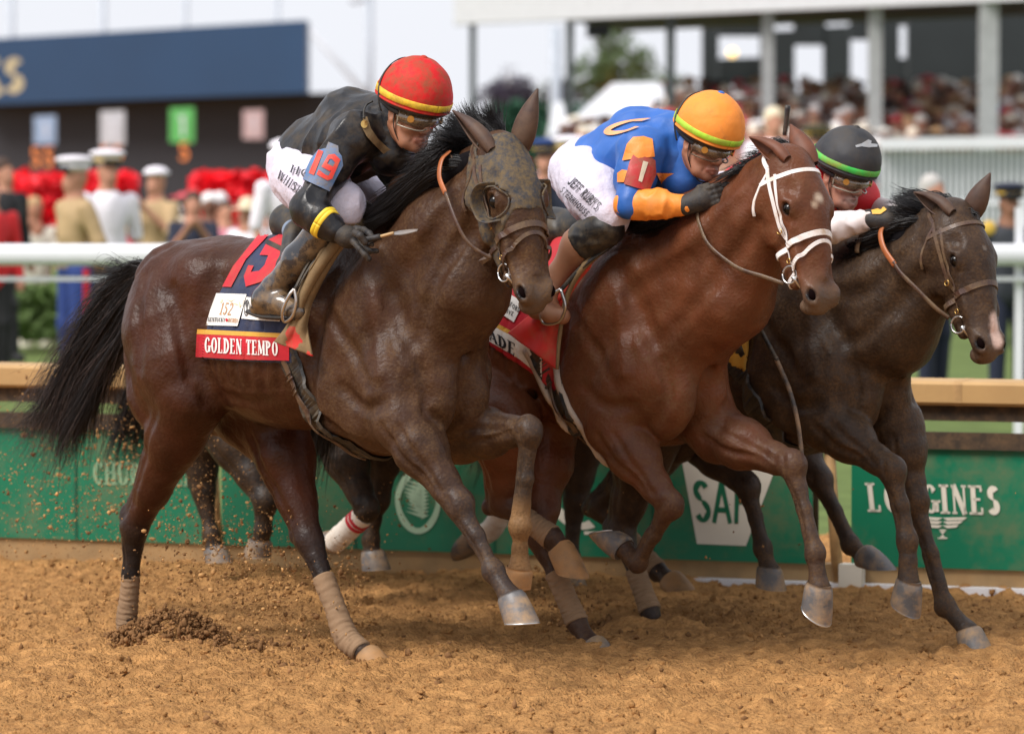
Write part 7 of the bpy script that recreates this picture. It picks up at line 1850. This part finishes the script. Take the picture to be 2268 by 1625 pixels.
standing('officer in navy cap and jacket between the first two horses', 1212, 306, 34, NAVYC, NAVYC, 'cap', mc('blue_cap_cloth', (.012, .04, .16)), face=-.3, jacket=True, height=2.0)
standing('officer in a white cap with gold band behind the jockey in blue', 1264, 300, 33, NAVYC, NAVYC, 'cap', WHC, face=.4, jacket=True, height=2.0)
standing('soldier in olive cap behind the jockey in red', 1808, 276, 40, OLIVE, OLIVE, 'cap', OLIVE, face=.1, jacket=True, height=2.1)
standing('person in a pale dress and fair hair behind the bay horse', 1715, 240, 42, WHC, WHC, face=.2, jacket=True, height=2.2, hairm=CREAMC)
standing('grey-haired man in navy suit behind the near-black horse', 2068, 388, 32, mc('slate_suit', (.03, .04, .06)), NAVYC, face=.9, jacket=True, hairm=HAIRG)
cop = standing('police officer in dark uniform with a gold badge at right edge', 2236, 402, 31, mc('dark_uniform', (.018, .022, .03)), NAVYC, 'cap', NAVYC, face=.2, skin=SKD, jacket=True)
V, F = sphere(P(2190, 505, 30.7), .06, 10, 6, (1, .3, 1)); mk('badge', V, F, GOLDC, cop)

# spectators in the stand: a few builds, copied
def crowdmat(name, cols):
    m = bpy.data.materials.new(name); m.use_nodes = True; t = m.node_tree; b = t.nodes['Principled BSDF']; b.inputs['Roughness'].default_value = .8
    oi = t.nodes.new('ShaderNodeObjectInfo'); cr = t.nodes.new('ShaderNodeValToRGB'); cr.color_ramp.interpolation = 'CONSTANT'; e = cr.color_ramp.elements
    for i, c in enumerate(cols):
        el = e[i] if i < 2 else e.new(i / len(cols)); el.position = i / len(cols); el.color = (*c, 1)
    t.links.new(oi.outputs['Random'], cr.inputs['Fac']); t.links.new(cr.outputs['Color'], b.inputs['Base Color']); return m
CLO = crowdmat('crowd_clothes', [(.85, .82, .84), (.6, .03, .05), (.02, .03, .08), (.8, .55, .6), (.12, .22, .45), (.02, .02, .022), (.72, .66, .55), (.35, .3, .5), (.06, .05, .05), (.75, .75, .78), (.45, .3, .2), (.75, .66, .58)])
CSK = crowdmat('crowd_skin', [(.48, .24, .16), (.40, .18, .11), (.18, .08, .05), (.52, .28, .2)])
CHA = crowdmat('crowd_hair', [(.05, .03, .02), (.16, .08, .04), (.75, .68, .55), (.03, .02, .02), (.45, .28, .14), (.82, .80, .80), (.80, .76, .7), (.55, .06, .08)])
def spectator(k):
    t = empty('person', 'spectator', 'person', 'spectators in the grandstand'); R = np.random.RandomState(k); g = (.5,) * 3
    S = SDF(); S.ell((0, 0, 1.64), (.08, .095, .12), None, .03, g); S.cap((0, 0, 1.55), (0, 0, 1.42), .055, .06, .03, g); S.cap((0, 0, 1.4), (0, 0, .9), .12, .11, .05, g)
    for s in (1, -1):
        up = R.rand() < .35; el = (s * .26, -.08, 1.15); ha = (s * .12, -.28, 1.5) if up else (s * .12, -.25, 1.1); S.chain([np.array((s * .19, 0, 1.4)), np.array(el), np.array(ha)], (.05, .045, .035), .03, g); S.ell(ha, (.045, .04, .05), None, .02, g); S.chain([np.array((s * .1, 0, .9)), np.array((s * .1, 0, .1))], (.09, .05), .03, g)
    sdfmesh('body', S, .03, CSK, t, usecol=False)
    T = SDF(); T.ell((0, 0, 1.28), (.21, .13, .2), None, .06, g); T.ell((0, 0, 1.0), (.18, .14, .22), None, .06, g); T.cap((-.1, 0, .8), (-.1, 0, .1), .11, .07, .04, g); T.cap((.1, 0, .8), (.1, 0, .1), .11, .07, .04, g)
    for s in (1, -1): T.cap((s * .19, 0, 1.4), (s * .26, -.08, 1.15), .075, .065, .04, g)
    sdfmesh('clothes', T, .035, CLO, t, usecol=False)
    Hh = SDF(); Hh.ell((0, .02, 1.70), (.09, .10, .09), None, .03, g)
    if k % 2: Hh.ell((0, 0, 1.73), (.17, .18, .02), None, .02, g)
    sdfmesh('hat' if k % 2 else 'hair', Hh, .025, CHA, t, usecol=False); return t
protos = [spectator(k) for k in range(4)]
RR = np.random.RandomState(5); first = {0: 1, 1: 1, 2: 1, 3: 1}
def place(X, Y, z, lab, grp, rot=0.):
    k = RR.randint(4); src = protos[k]
    if first[k]: o = src; first[k] = 0
    else:
        o = src.copy(); sc.collection.objects.link(o)
        for c in src.children:
            d = c.copy(); sc.collection.objects.link(d); d.parent = o
    o.location = (X, Y, z); o.rotation_euler[2] = rot; o['label'] = lab; o['group'] = grp
for r in range(7):
    y = 53.2 + r * 1.1; z = .50 + r * .17; n = 34
    for i in range(n):
        px = np.interp(i + RR.uniform(-.35, .35), [0, n], [1250 if r < 3 else 1480, 2330]); X = (px - 1134) / FPX * (y + 1)
        bay = ['behind the dark columns', 'beside the third dark column', 'left of the middle light column', 'left of the widest column', 'right of the widest column'][int(np.searchsorted([1486, 1702, 1940, 2192], px))]
        place(X, y + 1 + RR.uniform(-.3, .3), z + RR.uniform(-.06, .06), 'spectator in the %s row of the stand %s' % (['front', 'second', 'third', 'fourth', 'fifth', 'sixth', 'back'][r], bay), 'spectators in the grandstand', RR.uniform(-.6, .6))
for i in range(14):
    X = (RR.uniform(1015, 1260) - 1134) / FPX * 58; place(X, 58 + RR.uniform(-2, 2), -.15 + RR.uniform(0, .5), 'spectator standing on the lawn left of the grandstand crowd', 'spectators left of the grandstand', RR.uniform(-1, 1))
for i in range(34):
    px = RR.choice([RR.uniform(60, 420), RR.uniform(440, 660)]); place((px - 1134) / FPX * 42, 42 + RR.uniform(-1, 1), RR.uniform(-.45, -.15), 'spectator in the row in front of the red flowers', 'spectators by the red flowers', RR.uniform(-1, 1))

# ------------------------------------------------------------------ flung dirt
ico = [(0,0,1),(.894,0,.447),(.276,.851,.447),(-.724,.526,.447),(-.724,-.526,.447),(.276,-.851,.447),(.724,.526,-.447),(-.276,.851,-.447),(-.894,0,-.447),(-.276,-.851,-.447),(.724,-.526,-.447),(0,0,-1)]
icf = [(0,1,2),(0,2,3),(0,3,4),(0,4,5),(0,5,1),(1,6,2),(2,7,3),(3,8,4),(4,9,5),(5,10,1),(2,6,7),(3,7,8),(4,8,9),(5,9,10),(1,10,6),(6,11,7),(7,11,8),(8,11,9),(9,11,10),(10,11,6)]
IV = np.array(ico); IF = np.array(icf)
def clods(name, C, r, mt, seed=0):
    R = np.random.RandomState(seed); n = len(C); V = IV[None] * (1 + R.uniform(-.5, .45, (n, 12, 1))) * np.asarray(r)[:, None, None] * R.uniform(.4, 1.4, (n, 1, 3)) + C[:, None]
    F = IF[None] + (np.arange(n) * 12)[:, None, None]
    return tag(mk(name, V.reshape(-1, 3), F.reshape(-1, 3), mt, None, False), kind='stuff')
R = np.random.RandomState(77)
def cloud(px, py, Y, sx, sy, sY, n): 
    c = P(px, py, Y); return c + R.normal(0, 1, (n, 3)) * np.array([sx / 570, sY, sy / 570])
air = np.concatenate([cloud(330, 1300, 15.3, 90, 90, .25, 260), cloud(520, 1270, 15.2, 110, 70, .35, 1100), cloud(650, 1330, 15.0, 80, 60, .3, 700), cloud(760, 1300, 16.2, 45, 45, .2, 500), cloud(250, 1130, 16.6, 190, 90, .5, 1300), cloud(200, 1020, 17.0, 170, 110, .4, 1000), cloud(600, 1100, 16.6, 120, 100, .3, 240), cloud(1250, 1330, 15.8, 55, 45, .2, 600), cloud(850, 1100, 16.8, 60, 80, .3, 160), cloud(1500, 1200, 15.5, 300, 160, .5, 60)])
air = np.concatenate([air, cloud(230, 1080, 16.8, 200, 120, .5, 3500), cloud(560, 1280, 15.3, 130, 70, .35, 2500)]); small = len(air) - 6000
air[:, 2] = np.abs(air[:, 2]); rad = np.minimum(R.lognormal(-5.75, .5, len(air)), .013); rad[small:] *= .42
k = R.rand(len(air)) < .5
clods('flying_dirt', air[k], rad[k], M_CLOD, 1); clods('flying_dirt', air[~k], rad[~k], M_CLOD2, 2)
def onground(C): C[:, 2] = ground_z(C * [1, 1, 0]) ; return C
gr = np.stack([R.uniform(-3, 3, 9000), R.uniform(12.5, 18.2, 9000), np.zeros(9000)], 1); gr = onground(gr); gr[:, 2] += .001
clods('loose_clods', gr, np.minimum(R.lognormal(-5.15, .5, 9000), .024), M_DIRT, 3)
gr = gr[:2600] + [.03, .02, 0]; gr = onground(gr); clods('dark_clods', gr, np.minimum(R.lognormal(-5.2, .45, len(gr)), .02), M_CLOD, 6)
mo = np.concatenate([np.stack([R.normal(-1.31, .17, 2400), R.normal(15.0, .12, 2400), np.zeros(2400)], 1), np.stack([R.normal(-.45, .22, 300), R.normal(14.4, .15, 300), np.zeros(300)], 1), np.stack([R.normal(.55, .14, 400), R.normal(15.6, .12, 400), np.zeros(400)], 1)])
dd = np.hypot((mo[:, 0] + 1.33), mo[:, 1] - 15.0); mo[:, 2] = R.uniform(0, 1, len(mo)) * .10 * np.exp(-(dd / .2) ** 2) + .012 + .05 * np.exp(-(dd / .26) ** 2)
clods('thrown_up_mound', mo, np.minimum(R.lognormal(-5.1, .45, len(mo)), .022), M_CLOD, 4)
